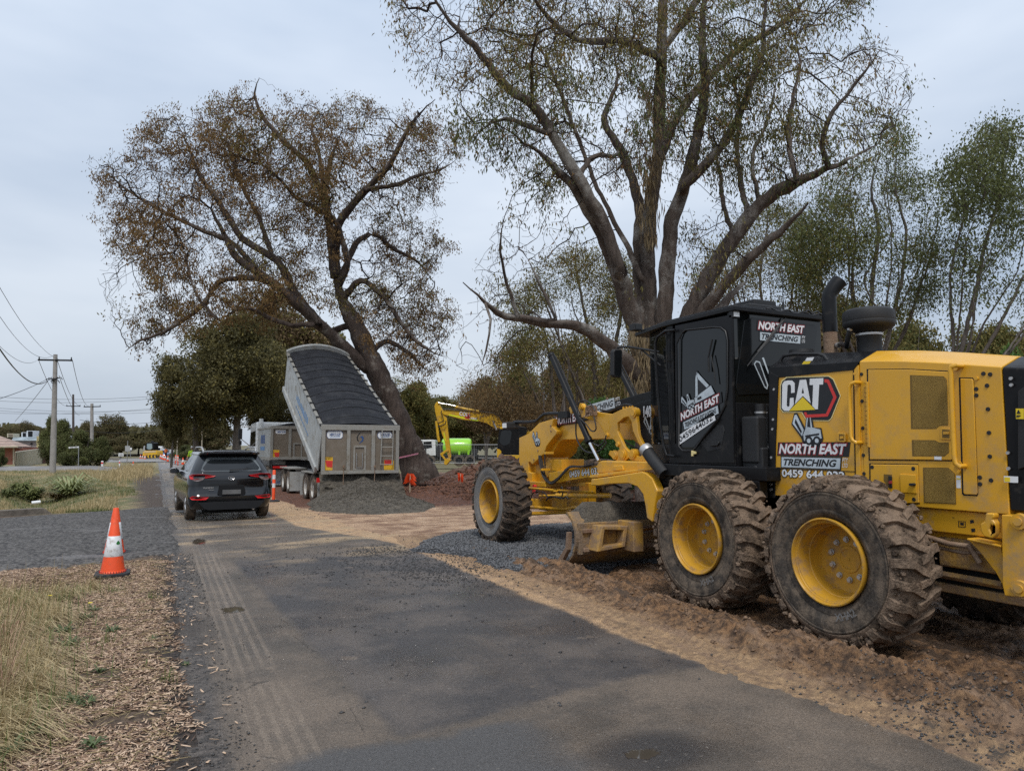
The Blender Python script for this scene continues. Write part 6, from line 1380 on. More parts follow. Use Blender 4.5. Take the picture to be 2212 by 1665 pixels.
# ================================================================ the truck in front
tk = thing('tipper_truck', 'white-cabbed tipper truck with lowered taupe bin ahead of the raised trailer', 'tipper truck', (5.75, 35, -.25))
YK, XK0, XK1 = 33.0, 4.50, 6.98
def kp(pts, Y=YK): return [(gy(V6(*p), Y)[0], gy(V6(*p), Y)[2]) for p in pts]
q = MB(); q.box(XK0+.05, XK1-.05, YK+.03, YK+.08, 1.0, 2.44); kt = sub(q.build('tailgate', m_taupe, tk))
for (x0, x1, z0, z1, t) in ((XK0, XK1, 2.34, 2.48, 0), (XK0, XK1, .98, 1.10, 0), (XK0, XK0+.12, 1.10, 2.34, 0), (XK1-.12, XK1, 1.10, 2.34, 0), (5.28, 5.40, 1.10, 2.34, .003), (6.1, 6.22, 1.10, 2.34, .003)):
    q = MB(); q.box(x0, x1, YK-.04+t, YK+.04, z0, z1); q.build('gate_frame', m_alu, kt, bevel=.008)
q = MB(); q.box(XK0+.02, XK1-.02, YK+.08, 37.4, 1.05, 2.38); kb = sub(q.build('bin', m_aluw, tk, bevel=.02))
q = MB(); q.box(XK0-.03, XK0+.09, YK, 37.45, 2.36, 2.46); q.box(XK1-.09, XK1+.03, YK, 37.45, 2.36, 2.46); q.box(XK0-.03, XK0+.05, YK, 37.45, .95, 1.10); build_each(q, 'side_rail', m_alu, kb, .01)
q = MB(); q.loft([[(XK0+.1+(XK1-XK0-.2)*k/12, y_, 2.42+.22*math.sin(PI*k/12)) for k in range(13)]+[(XK1-.1, y_, 2.3), (XK0+.1, y_, 2.3)] for y_ in (YK+.05, 35, 37.4)]); q.build('tarpaulin', m_tarp, kb, smooth=50)
q = MB(); q.box(XK0+.01, XK0+.016, 34.9, 35.5, 1.70, 2.10); q.box(XK0+.01, XK0+.016, 35.6, 36.3, 1.70, 2.10); build_each(q, 'worn_lettering', m_blue, kb); q = MB(); q.box(XK0+.01, XK0+.016, 34.9, 36.4, 1.38, 1.56); q.build('name_strip', m_blue2, kb)
q = MB(); o8 = [(278,868),(365,868),(372,880),(368,900),(355,904),(285,902),(275,892)]; q.prism(kp(o8), 'y', YK+.018, YK+.024); q.build('maker_badge', m_white, kt); 
a = gy(V6(288, 893), YK); text('lettering', 'HERCULES', (a[0], YK+.014, a[2]), (1,0,0), (0,0,1), .38, .07, m_blue, kt, .03, .3, .003)
q = MB(); q.prism(kp([(248,1052),(312,1052),(308,1136),(245,1134)]), 'y', YK+.018, YK+.024); q.build('marker_plate', m_or, kt); q = MB(); q.prism(kp([(262,1075),(310,1076),(306,1122),(272,1115)]), 'y', YK+.012, YK+.018); q.build('marker_plate', m_red, kt)
q = MB(); q.prism(kp([(438,988),(520,988),(520,1130),(436,1130)]), 'y', YK-.01, YK+.03, [kp([(452,1000),(508,1000),(508,1120),(450,1120)])]); q.build('chute_frame', m_alu, kt)
q = MB(); q.box(XK0+.1, XK1-.1, YK+.1, YK+.25, .55, .75); q.box(5.2, 6.4, YK+.2, 40.5, .5, .9); q.build('chassis', m_blk, tk)
q = MB(); q.box(XK0+.15, XK0+.75, YK+.05, YK+.1, .60, .70); q.build('tail_lamp', m_lamp, tk)
for yy in (34.0, 35.3, 40.2): truck_wheel(XK0-.02, yy, .22, 1, tk); truck_wheel(XK1+.02, yy, .22, -1, tk)
mudflap(XK0+.02, XK0+.62, YK+.45, -.15, .55, tk)
m_cabw = mat('white_cab_paint', (.68,.69,.68), .3, coat=.5, dirt=(.4,.36,.3), dirt_amt=.2)
q = MB(); q.prism([(38.2,.5),(41.0,.5),(41.1,1.4),(40.8,2.3),(40.5,2.75),(38.3,2.8),(38.2,2.6)], 'x', XK0+.02, XK1-.02); kc = sub(q.build('cab', m_cabw, tk, bevel=.05))
q = MB(); q.prism([(38.5,1.5),(40.6,1.5),(40.45,2.3),(38.5,2.35)], 'x', XK0+.012, XK0+.03); q.build('side_window', m_glass, kc)
for x_ in (XK0+.10, XK1-.10):
    q = MB(); q.cyl((x_+.1, 37.85, .9), (x_+.1, 37.85, 2.95), .10, .10, 16); q.cyl((x_+.1, 37.85, 2.4), (x_+.1, 37.85, 2.75), .16, .16, 16); q.build('air_stack', m_cabw, kc, smooth=40)
q = MB(); q.tube([(XK0, 40.4, 2.6), (XK0-.5, 40.5, 2.62), (XK0-.52, 40.5, 2.0), (XK0, 40.4, 1.55)], .025, 8); q.build('mirror_bracket', m_steel, kc)
q = MB(); q.box(XK0-.62, XK0-.42, 40.42, 40.5, 1.95, 2.5); q.box(XK0-.58, XK0-.44, 40.4, 40.48, 1.62, 1.86); build_each(q, 'mirror', m_blk2, kc, .02)
# ================================================================ excavator
m_exc = mat('excavator_yellow', (.68,.40,.02), .4, var=.08, vscale=1.5, dirt=(.25,.16,.09), dirt_amt=.25)
m_lime = mat('lime_tank', (.27,.60,.02), .3, coat=.5, var=.06)
m_flu = mat('fluoro_yellow', (.72,.95,.03), .5, var=.05)
m_grey = mat('galvanised_pipe', (.30,.31,.32), .5, .4)
ZE = 42.0
ex = thing('excavator', 'yellow excavator with its boom arched and its stick digging beside the tree', 'excavator', base_at(W5, (1700, 1330), ZE))
bo = sub(cpl('boom', W5, ZE, [(632,425),(650,395),(680,388),(900,400),(1240,425),(1450,450),(1530,500),(1600,605),(1585,640),(1475,690),(1400,640),(1340,600),(1220,565),(960,540),(720,475),(690,470),(660,462)], .42, m_exc, ex, bevel=.02))
st = sub(cpl('stick', W5, ZE+.05, [(515,325),(540,275),(565,255),(582,285),(640,380),(660,430),(710,520),(720,640),(745,850),(765,1010),(778,1110),(760,1165),(735,1150),(728,1110),(700,1010),(680,900),(620,720),(595,640),(560,560),(530,430)], .34, m_exc, ex, bevel=.02))
def cty(name, view, Z, pts, r, m, par, n=8, dz=0):
    q = MB(); q.tube([cpt(view, p, Z)+Vector((0, dz, 0)) for p in pts], r, n); q.xf(MC); return q.build(name, m, par, smooth=50)
cty('arm_cylinder', W5, ZE, [(845,340),(1000,375),(1225,415)], .085, m_exc, bo); cty('cylinder_rod', W5, ZE, [(575,275),(700,300),(850,330)], .04, m_chrome, bo)
cty('bucket_cylinder', W5, ZE, [(545,560),(560,680),(575,800),(592,885)], .08, m_exc, st, dz=-.1)
cty('stick_hose', W5, ZE, [(640,400),(620,430),(650,500),(665,560),(600,590),(535,585)], .03, m_hose, st, dz=-.12); cty('stick_hose', W5, ZE, [(700,560),(690,610),(620,635),(520,660)], .03, m_hose, st, dz=-.12)
cty('boom_hose', W5, ZE, [(660,372),(900,390),(1240,410),(1440,440),(1530,490),(1590,590)], .03, m_hose, bo, dz=-.05); cty('boom_cylinder', W5, ZE, [(1435,560),(1460,630),(1490,700)], .06, m_steel, bo, dz=-.15)
cpl('link', W5, ZE, [(600,1075),(690,1010),(735,1010),(742,1030),(700,1045),(630,1100)], .2, m_exc, st, bevel=.01); cpl('link', W5, ZE, [(605,1085),(640,1080),(700,1165),(680,1180)], .2, m_exc, st, bevel=.01)
cpl('bucket', W5, ZE-.3, [(700,1140),(745,1150),(770,1170),(700,1250),(668,1240),(665,1200)], .9, m_exc, ex, bevel=.02)
cpl('reflective_strip', W5, ZE-.005, [(742,455),(985,505),(985,522),(742,470)], .003, m_flu, bo); cpl('reflective_strip', W5, ZE-.005, [(1080,530),(1205,545),(1203,563),(1080,548)], .003, m_flu, bo); cpl('reflective_strip', W5, ZE+.04, [(657,740),(668,742),(695,870),(682,868)], .003, m_flu, st)
cpl('hire_sign', W5, ZE-.008, [(1000,455),(1085,470),(1062,500),(1080,515),(1050,528),(1010,520),(985,505),(1015,485)], .003, m_red, bo)
def ctext(s_, view, Z, p, w_, h_, m, par, shear=.0, up=None, bold=.03, tilt=0):
    w = MC @ cpt(view, p, Z); u_ = (_r*math.cos(tilt)+Vector((0, 0, math.sin(tilt)))); return text('lettering', s_, w, u_, _r.cross(Vector((0, 0, 1))).cross(u_)*1.0 if False else Vector((0, 0, 1)), w_, h_, m, par, bold, shear, .01)
ctext('CON', W5, ZE-.02, (905,475), .62, .24, m_white, bo, tilt=R(-8)); ctext('X', W5, ZE-.03, (1015,510), .26, .26, m_dred, bo); ctext('HIRE', W5, ZE-.02, (1068,528), .42, .12, m_white, bo, tilt=R(-8))
ZC = ZE-.6
cpl('deck', W5, ZC, [(1490,1105),(1500,1090),(1850,1090),(2600,1090),(2600,1190),(1850,1190),(1500,1135)], 2.4, m_exc, ex, bevel=.03)
ec = sub(cpl('cab', W5, ZC, [(1530,690),(1560,655),(1840,640),(1960,660),(1960,1095),(1500,1098),(1495,1000)], 1.0, m_blk, ex, bevel=.04))
cpl('cab_glass', W5, ZC-.01, [(1560,725),(1600,705),(1700,705),(1725,740),(1700,900),(1650,935),(1600,945),(1555,920),(1530,880)], .012, m_glass2, ec); cpl('cab_trim', W5, ZC-.01, [(1493,995),(1530,1000),(1560,1030),(1562,1095),(1497,1098)], .02, m_exc, ec); cpl('cab_roof', W5, ZC-.01, [(1535,665),(1560,640),(1660,640),(1700,675),(1540,682)], .9, m_exc, ec)
cpl('engine_cover', W5, ZC+.9, [(1900,720),(2300,720),(2600,760),(2600,1095),(1900,1095)], 1.5, m_exc, ex, bevel=.05)
for dz in (-.4, 1.6):
    q = MB(); b0 = cpt(W5, (1450,1290), ZE); b1 = cpt(W5, (2500,1290), ZE)
    zc_ = float(base(38))+.25; q.prism([(b0.x, zc_), (b0.x+.25, zc_-.35), (b1.x-.25, zc_-.35), (b1.x, zc_), (b1.x-.3, zc_+.35), (b0.x+.3, zc_+.35)], 'y', b0.y+dz, b0.y+dz+.55); q.xf(MC); q.build('track', m_rust, ex, bevel=.03)
# ================================================================ water truck
ZW = 62.0
wt = thing('water_truck', 'white truck carrying a lime green water tank behind the wire fence', 'water truck', base_at(W5, (760, 1210), ZW))
wc = sub(cpl('cab', W5, ZW, [(258,1095),(255,930),(268,870),(300,855),(500,853),(530,870),(538,1100),(450,1105),(420,1075),(360,1078),(330,1098)], 2.1, m_cabw, wt, bevel=.04))
cpl('windscreen', W5, ZW-.02, [(262,930),(278,875),(332,872),(318,1000),(262,1015)], .03, m_glass, wc); cpl('side_window', W5, ZW-.02, [(345,885),(470,880),(478,975),(340,998)], .03, m_glass, wc)
cpl('mirror', W5, ZW-.2, [(365,905),(385,905),(388,1030),(372,1030)], .06, m_blk2, wc); cpl('exhaust', W5, ZW+.3, [(545,980),(600,900),(650,890),(660,1080),(600,1100),(545,1100)], .8, m_blk2, wt, bevel=.05)
q = MB(); a = cpt(W5, (620,975), ZW+.4); b_ = cpt(W5, (1088,975), ZW+.4); 
secs = []
for t, k in ((0,.80),(.03,.93),(.10,1),(.9,1),(.97,.93),(1,.80)):
    cx_ = a.x+(b_.x-a.x)*t; secs.append([(cx_, a.y+.9+1.05*k*math.cos(th), a.z+.82*k*math.copysign(abs(math.sin(th))**.8, math.sin(th))) for th in np.linspace(0, 2*PI, 28, endpoint=False)])
q.loft(secs); q.xf(MC); wtk = sub(q.build('tank', m_lime, wt, smooth=40))
cpl('tank_hatch', W5, ZW+1, [(915,862),(925,850),(1040,850),(1050,862)], .6, m_lime, wtk, bevel=.03)
for x0 in (885, 1030): cpl('tank_foot', W5, ZW+.3, [(x0,1015),(x0+42,1015),(x0+32,1090),(x0+2,1090)], 1.8, m_lime, wtk, bevel=.02)
cpl('tray', W5, ZW+.2, [(560,1088),(1190,1088),(1190,1112),(560,1112)], 2.0, m_blk2, wt); cpl('chassis', W5, ZW+.6, [(400,1100),(1195,1100),(1195,1150),(400,1150)], .9, m_vent_dk, wt)
for x0 in (440, 900, 1070):
    a = cpt(W5, (x0,1180), ZW); q = MB().lathe([(.28,.06),(.30,.0),(.45,.0),(.49,.06),(.49,.26),(.40,.28)], a, (0,1,0), 28); q.xf(MC); w_ = sub(q.build('wheel', m_rub, wt, smooth=40)); q = MB().lathe([(.29,.03),(.27,.05),(.24,.14),(.12,.15),(.10,.06),(.0005,.06)], a, (0,1,0), 20); q.xf(MC); q.build('rim', m_trim, w_, smooth=40)
cpl('hose_reel', W5, ZW+.3, [(1100,1010),(1130,990),(1180,1000),(1195,1040),(1180,1085),(1110,1085)], .8, m_blk2, wt, bevel=.03)
# temporary wire fence panels
def fence_panel(label, x0, x1, Z, y0=930, y1=1215):
    t = thing('wire_fence_panel', label, 'fence panel', base_at(W5, (x0, y1), Z), 'temporary wire fence panels')
    a, b_ = cpt(W5, (x0, y0), Z), cpt(W5, (x1, y0), Z); c_, d_ = cpt(W5, (x0, y1), Z), cpt(W5, (x1, y1), Z)
    q = MB(); q.tube([c_, a, b_, d_, c_], .024, 6); q.xf(MC); q.build('frame', m_grey, t)
    q = MB(); n = int((b_.x-a.x)/.16)
    for k in range(1, n): q.tube([a.lerp(b_, k/n), c_.lerp(d_, k/n)], .0045, 3, False)
    for k in range(1, 9): q.tube([a.lerp(c_, k/9), b_.lerp(d_, k/9)], .0045, 3, False)
    q.xf(MC); q.build('wire_mesh', m_grey, t)
fence_panel('wire fence panel in front of the white water truck cab', 220, 600, 52); fence_panel('wire fence panel in front of the lime green tank', 612, 1128, 52); fence_panel('wire fence panel between the water truck and the excavator cab', 1140, 1600, 52)
# ================================================================ cones and bollards
m_conew = mat('reflective_white', (.72,.73,.74), .5, var=.12, vscale=14, dirt=(.35,.30,.26), dirt_amt=.3, dirt_scale=20)
m_coneb = mat('cone_base_rubber', (.022,.024,.028), .7, var=.3)
def cone_mesh(loc, name, label, big=True, group=None):
    t = thing(name, label, 'traffic cone', loc, group); c_ = loc
    H = .70
    def rr(z): return .145-(z/H)*(.145-.036)
    def seg(z0, z1, e=0): return [(rr(z0)+e, z0), (rr(z1)+e, z1)]
    q = MB().lathe([(.15,.035),(.148,.05),(rr(.05),.06)]+seg(.06, .24)[0:2]+seg(.24, H-.005)[1:]+[(.034,H),(.024,H),(.022,H-.03)], c_, (0,0,1), 32); co = sub(q.build('cone_body', m_oran, t, smooth=50))
    q = MB().lathe([(rr(.235)+.0005,.235),(rr(.24)+.003,.238),(rr(.48)+.003,.482),(rr(.485),.486)], c_, (0,0,1), 32); sl__ = sub(q.build('reflective_sleeve', m_conew, t, smooth=50))
    q = MB(); bs = [(.20*math.copysign(1, math.cos(a))*min(1, abs(math.cos(a))*1.25)*.98, .20*math.copysign(1, math.sin(a))*min(1, abs(math.sin(a))*1.25)*.98) for a in np.linspace(0, 2*PI, 24, endpoint=False)]
    q.prism([(c_[0]+a, c_[1]+b_) for a, b_ in bs], 'z', c_[2]+.0, c_[2]+.036); q.build('cone_base', m_coneb, t, bevel=.008)
    if big:
        for k in range(30):
            a = 2*PI*k/30; q = MB() if k == 0 else q; q.box(c_[0]+math.cos(a)*.150-.004, c_[0]+math.cos(a)*.150+.004, c_[1]+math.sin(a)*.150-.004, c_[1]+math.sin(a)*.150+.004, c_[2]+.045, c_[2]+.06)
        q.build('rim_studs', m_dred, co)
        a = math.atan2(-c_[1], -c_[0])+.55; zc_ = .40; rm = rr(zc_)+.006; tx = Vector((-math.sin(a), math.cos(a), 0)); nx = Vector((math.cos(a), math.sin(a), 0)); o = Vector(c_)+nx*rm+Vector((0, 0, zc_))
        F = MB(); F.add([o+tx*.026, o+Vector((0,0,.036)), o-tx*.026, o-Vector((0,0,.036))], [(0,1,2,3)]); F.build('sticker', mat('green_sticker', (.03,.22,.05), .5), sl__)
    return t
c1 = gp((243, 1243)); c2 = gp((243, 1198))
cone_a = cone_mesh((float(c1[0]), float(c1[1]), float(c1[2])+.012), 'traffic_cone', 'nearest orange cone with torn white band standing on the wood chip', True)
cone_b = dup(cone_a, (float(c2[0])+.02, float(c2[1]), float(c2[2])-.0), 1.2, 'orange cone half hidden just behind the nearest one')
def place(proto, view, p, label, rz=0, sc=1, Z=None, dz=0):
    w = gp(view(*p)) if Z is None else dep(view(*p), Z)
    return dup(proto, (float(w[0]), float(w[1]), float(w[2])+dz), rz, label, (sc, sc, sc))
place(cone_a, W3, (985,1150), 'lone orange cone in the dry grass at the left road edge', .5, 1.05, Z=66)
GC = 'cones closing off the lane'
for i, (px_, py_, Z_, lb) in enumerate(((1128,950,112,'leftmost cone at the foot of the roller'),(1168,950,114,'second cone from the left before the roller'),(1215,960,108,'cone just left of the chevron board'),(1245,955,112,'cone touching the chevron board'),(1515,940,104,'farthest cone of the close row right of the blue car'),(1545,955,99,'second farthest cone of the close row'),(1572,965,94,'middle cone of the close row'),(1605,975,90,'second nearest cone of the close row'),(1655,1000,84,'nearest cone of the close row'),(1945,910,110,'left cone of the far trio beside the worker'),(1968,905,116,'small middle cone of the far trio'),(2000,900,112,'right cone of the far trio beside the worker'),(1945,1062,68,'cone left of the banded post by the car mirror'))):
    o = place(cone_a, W3, (px_, py_), 'orange and white cone, '+lb, i*.7, 1.0, Z=Z_, dz=0); o['group'] = GC
# banded posts
def post_mesh(loc, label, group):
    t = thing('lane_post', label, 'lane post', loc, group); 
    q = MB().lathe([(.05,.05),(.05,1.0),(.035,1.02),(.0005,1.02)], loc, (0,0,1), 20); q.build('post_body', m_oran, t, smooth=40)
    for z in (.45, .72): q = MB().lathe([(.0505,z),(.0525,z+.002),(.0525,z+.14),(.0505,z+.142)], loc, (0,0,1), 20); q.build('white_band', m_conew, t, smooth=40)
    q = MB().lathe([(.20,.0),(.20,.03),(.12,.06),(.055,.07)], loc, (0,0,1), 20); q.build('post_base', m_coneb, t, smooth=30); return t
w = gp(V6(235, 1405)); GP = 'banded lane posts'
pb = post_mesh((3.45, 24.2, float(base(24.2))), 'tall orange banded post standing between the black car and the trailer wheels', GP)
for i, (px_, py_, Z_, lb) in enumerate(((1730,1032,82,'leftmost post of the staggered line'),(1800,1055,76,'second post of the staggered line'),(1850,1078,71,'third post of the staggered line, beside a grey pole'),(2025,1108,62,'post nearest the car mirror, left of the worker'),(1835,1035,90,'post just behind the staggered line'))):
    o = place(pb, W3, (px_, py_), 'orange banded lane post, '+lb, 0, 1, Z=Z_); o['group'] = GP
# ================================================================ roller, chevron board, cars, caravan
ZR = 112.0
m_dr = mat('roller_drum_dust', (.55,.42,.26), .7, var=.15)
ro_ = thing('road_roller', 'road roller with dusty drum frame and dark glass cab at the end of the road', 'road roller', base_at(W3, (1300, 935), ZR))
cpl('frame', W3, ZR, [(1170,880),(1172,820),(1200,790),(1430,785),(1445,810),(1448,880),(1420,895),(1190,895)], 2.0, m_exc, ro_, bevel=.05); cpl('drum', W3, ZR+.4, [(1185,860),(1430,860),(1425,925),(1200,925)], 1.4, m_dr, ro_, bevel=.15); cpl('frame_top', W3, ZR-.02, [(1190,800),(1420,790),(1425,822),(1190,830)], .05, m_dr, ro_)
rc = sub(cpl('cab', W3, ZR+2, [(1232,785),(1240,640),(1260,632),(1370,632),(1382,645),(1385,785)], 1.6, m_blk, ro_, bevel=.08)); cpl('windscreen', W3, ZR+1.97, [(1250,740),(1256,655),(1350,652),(1356,740),(1325,768),(1282,768)], .03, mat('pale_glass', (.22,.30,.34), .15), rc); cpl('roof_lamp', W3, ZR+2.2, [(1325,632),(1330,600),(1360,600),(1366,632)], .3, m_blk2, rc)
cpl('grab_rail', W3, ZR+1.5, [(1180,780),(1190,700),(1215,690),(1210,785)], .1, m_steel, ro_)
cb = thing('chevron_board', 'black board with yellow chevrons pointing left, in front of the roller', 'chevron board', base_at(W3, (1340, 940), ZR-3))
cpl('board', W3, ZR-3, [(1240,875),(1440,862),(1442,925),(1245,938)], .06, m_blk2, cb)
for x0 in (1262, 1326, 1390): cpl('chevron', W3, ZR-3.02, [(x0+14,872),(x0+38,870),(x0+22,897),(x0+38,927),(x0+14,929),(x0-4,899)], .02, m_or, cb)
m_bcar = mat('blue_car_paint', (.08,.22,.55), .25, coat=1)
bc = thing('parked_car', 'small light blue car with headlamps lit facing the camera beside the roller', 'car', base_at(W3, (1515, 900), 120))
bb = sub(cpl('body', W3, 120, [(1438,895),(1436,850),(1455,830),(1575,828),(1590,850),(1592,895)], 3.8, m_bcar, bc, bevel=.15)); cpl('windscreen', W3, 120.6, [(1452,832),(1470,785),(1565,782),(1580,830)], 2.0, m_glass2, bc, bevel=.1); cpl('roof', W3, 121.4, [(1472,788),(1478,778),(1558,776),(1566,786)], 1.6, m_bcar, bc, bevel=.03); cpl('bumper', W3, 119.9, [(1440,868),(1590,866),(1588,895),(1442,897)], .2, m_blk2, bb)
m_hl = mat('lit_headlamp', (.9,.9,.85), .3); m_hl.node_tree.nodes['Principled BSDF'].inputs['Emission Color'].default_value = (1,.97,.9,1); m_hl.node_tree.nodes['Principled BSDF'].inputs['Emission Strength'].default_value = 3
for x0 in (1452, 1578): cpl('headlamp', W3, 119.85, [(x0-14,868),(x0,864),(x0+12,868),(x0+10,880),(x0-12,880)], .1, m_hl, bb)
for x0 in (1455, 1575): q = MB(); a = cpt(W3, (x0,893), 120.3); q.cyl((a.x-.1,a.y,a.z),(a.x+.1,a.y,a.z),.3,.3,16); q.xf(MC); q.build('wheel', m_rub, bc)
cv_ = thing('caravan', 'white boxy caravan half hidden behind the roller cab and blue car', 'caravan', base_at(W3, (1450, 880), 130)); cpl('shell', W3, 130, [(1385,860),(1388,712),(1400,704),(1520,710),(1526,730),(1526,860)], 5, m_white, cv_, bevel=.1); cpl('window', W3, 129.9, [(1462,735),(1508,738),(1508,775),(1462,773)], .05, m_glass2, cv_); cpl('window', W3, 129.9, [(1400,735),(1440,735),(1440,775),(1400,775)], .05, m_glass2, cv_)
# ================================================================ people
m_skin = mat('skin', (.42,.25,.18), .5); m_hiv = mat('hi_vis_yellow_cloth', (.55,.85,.04), .7); m_hio = mat('hi_vis_orange_cloth', (.85,.18,.02), .7); m_trou = mat('navy_work_cloth', (.02,.025,.04), .8); m_helm = mat('white_helmet', (.80,.80,.78), .35)
def skin_mesh(name, verts, edges, radii, m, parent, root=0):
    me = bpy.data.meshes.new(name); me.from_pydata([tuple(Vector(v)-Vector(parent['_o'])) for v in verts], edges, []); o = bpy.data.objects.new(name, me); C.objects.link(o); o.parent = parent
    md = o.modifiers.new('s', 'SKIN'); me.skin_vertices or None
    sv = me.skin_vertices[0].data if me.skin_vertices else None
    if sv is None:
        lay = me.attributes
    for i, r_ in enumerate(radii): sv[i].radius = (r_, r_)
    sv[root].use_root = True; sd_ = o.modifiers.new('d', 'SUBSURF'); sd_.levels = 1; sd_.render_levels = 1; me.materials.append(m)
    bpy.context.view_layer.update(); dg = bpy.context.evaluated_depsgraph_get(); nm = bpy.data.meshes.new_from_object(o.evaluated_get(dg)); o.modifiers.clear(); o.data = nm
    for p in nm.polygons: p.use_smooth = True
    return o
def limb_skin(name, chain, m, parent, n=10):
    """tapered continuous tube through joints (x,y,z,r)"""
    q = MB(); q.tube([c[:3] for c in chain], [c[3] for c in chain], n); return q.build(name, m, parent, smooth=60)
def person(loc, label, m_top, helmet, bend=0, face=1, arms='down'):
    t = thing('person', label, 'person', loc); x, y, z = loc; F = lambda a, b_, c_, r_=0: (x+a*_r.x+b_*_h.x, y+a*_r.y+b_*_h.y, z+c_, r_)
    # one continuous body: trunk, neck, head, arms and hands, legs in a single lofted surface set
    q = MB()
    def ring(c, rx, ry): return [F(c[0]+rx*math.cos(a), c[1]+ry*math.sin(a), c[2])[:3] for a in np.linspace(0, 2*PI, 14, endpoint=False)]
    q.loft([ring((0,0,.86),.15,.11), ring((0,0,.98),.17,.12), ring((0,0,1.12),.15,.11), ring((0,0,1.28),.18,.12), ring((0,0,1.40),.19,.11), ring((0,0,1.46),.11,.08), ring((0,0,1.50),.058,.058), ring((0,-.01,1.55),.056,.06), ring((0,-.015,1.60),.073,.09), ring((0,-.01,1.67),.078,.098), ring((0,0,1.73),.07,.09), ring((0,0,1.765),.03,.04)])
    for s_ in (-1, 1):
        q.tube([F(s_*.09,0,.9)[:3], F(s_*.10,.0,.5)[:3], F(s_*.10,.01,.46)[:3], F(s_*.11,.02,.10)[:3], F(s_*.11,-.02,.05)[:3], F(s_*.11,-.14,.03)[:3]], [.095,.068,.066,.048,.045,.03], 12)
        el = F(s_*.27,.0,1.13); wr = F(s_*.28,-.10,.90) if arms == 'down' else F(s_*.12,-.28,1.12)
        q.tube([F(s_*.16,0,1.41)[:3], F(s_*.22,0,1.36)[:3], el[:3], wr[:3]], [.055,.052,.042,.028], 10)
        hd = Vector(wr[:3]); dn = Vector((0,0,-1)) if arms == 'down' else (-_h).normalized(); q.tube([hd, hd+dn*.05, hd+dn*.10], [.028,.040,.034], 8)
        for k in range(4): q.tube([hd+dn*.09+_r*(k-1.5)*.019, hd+dn*(.13+.01*(k in (1,2)))+_r*(k-1.5)*.02-_h*.01, hd+dn*(.165+.012*(k in (1,2)))+_r*(k-1.5)*.02-_h*.03], [.009,.0085,.007], 6)
        q.tube([hd+dn*.04-_r*s_*.03, hd+dn*.075-_r*s_*.05, hd+dn*.10-_r*s_*.052], [.011,.010,.008], 6)
    q.ball(F(0,-.11,1.645)[:3], .014, 4); 
    for s_ in (-1, 1): q.ball(F(s_*.08,.0,1.645)[:3], .02, 4)
    b_ = sub(q.build('body', m_skin, t, smooth=60))
    q = MB()
    q.loft([ring((0,0,.84),.165,.125), ring((0,0,.98),.185,.135), ring((0,0,1.12),.165,.125), ring((0,0,1.28),.20,.135), ring((0,0,1.405),.205,.122), ring((0,0,1.475),.12,.09)])
    for s_ in (-1, 1): el = F(s_*.27,.0,1.13); wr = F(s_*.28,-.09,.93) if arms == 'down' else F(s_*.14,-.25,1.12); q.tube([F(s_*.16,0,1.42)[:3], F(s_*.225,0,1.37)[:3], el[:3], wr[:3]], [.062,.062,.052,.042], 10)
    q.build('shirt', m_top, t, smooth=60)
    q = MB(); q.loft([ring((0,0,.96),.18,.13), ring((0,0,.82),.175,.13)])
    for s_ in (-1, 1): q.tube([F(s_*.09,0,.9)[:3], F(s_*.10,.0,.5)[:3], F(s_*.10,.01,.44)[:3], F(s_*.11,.02,.09)[:3]], [.105,.08,.078,.065], 12)
    q.build('trousers', m_trou, t, smooth=60)
    for s_ in (-1, 1): q = MB(); q.tube([F(s_*.11,.05,.05)[:3], F(s_*.11,-.06,.055)[:3], F(s_*.11,-.17,.035)[:3]], [.05,.055,.035], 10); q.build('boot', m_blk2, t, smooth=60)
    q = MB().lathe([(.125,1.69),(.128,1.70),(.112,1.705),(.11,1.76),(.09,1.81),(.05,1.84),(.0005,1.85)], loc, (0,0,1), 20); q.build('helmet', helmet, t, smooth=50)
    q = MB(); q.loft([ring((0,0,1.13),.169,.129), ring((0,0,1.18),.178,.131)]); q.build('reflective_band', m_conew, t)
    return t
pw = dep(W3(2110, 1120), 60); person(tuple(float(a) for a in pw), 'worker in hi-vis yellow jacket and white helmet standing among the lane posts', m_hiv, m_helm)
pw = dep(W3(1615, 935), 118); person(tuple(float(a) for a in pw), 'worker in orange hi-vis standing right of the blue car', m_hio, mat('orange_helmet', (.85,.2,.03), .4), arms='front')
# ================================================================ signs and posts
m_sgrey = mat('sign_back_grey', (.36,.37,.38), .5); m_conc = mat('weathered_concrete', (.23,.215,.20), .9, var=.18, vscale=3, col2=(.36,.34,.32), bump=.5, bscale=40)
def sgn(name, label, cat, Z, base_p, pole, plates, view=W3):
    t = thing(name, label, cat, base_at(view, base_p, Z)); q = MB(); a = cpt(view, (pole[0], pole[1]), Z); b_ = cpt(view, (base_p[0], base_p[1]), Z); q.cyl(a, b_-Vector((0,0,.2)), pole[2], pole[2], 10); q.xf(MC); q.build('pole', m_grey, t, smooth=40)
    for nm, pts, m, lf in plates: cpl(nm, view, Z-.04-lf, pts, .02, m, t)
    return t
sgn('give_way_sign', 'red edged triangular give way sign on a thin post', 'road sign', 74, (470,930), (470,720,.03), [('sign_face', [(432,712),(524,712),(478,790)], m_red, 0), ('sign_field', [(450,720),(506,720),(478,770)], m_white, .02)])
sgn('road_sign', 'grey back of a square road sign on a dark post', 'road sign', 70, (870,1005), (884,600,.035), [('sign_back', [(832,697),(928,697),(926,806),(832,804)], m_sgrey, 0)])
sgn('road_sign', 'small white sign on a thin post right of the grey square one', 'road sign', 100, (938,890), (940,730,.035), [('sign_face', [(922,732),(962,732),(962,778),(922,776)], m_white, 0)])
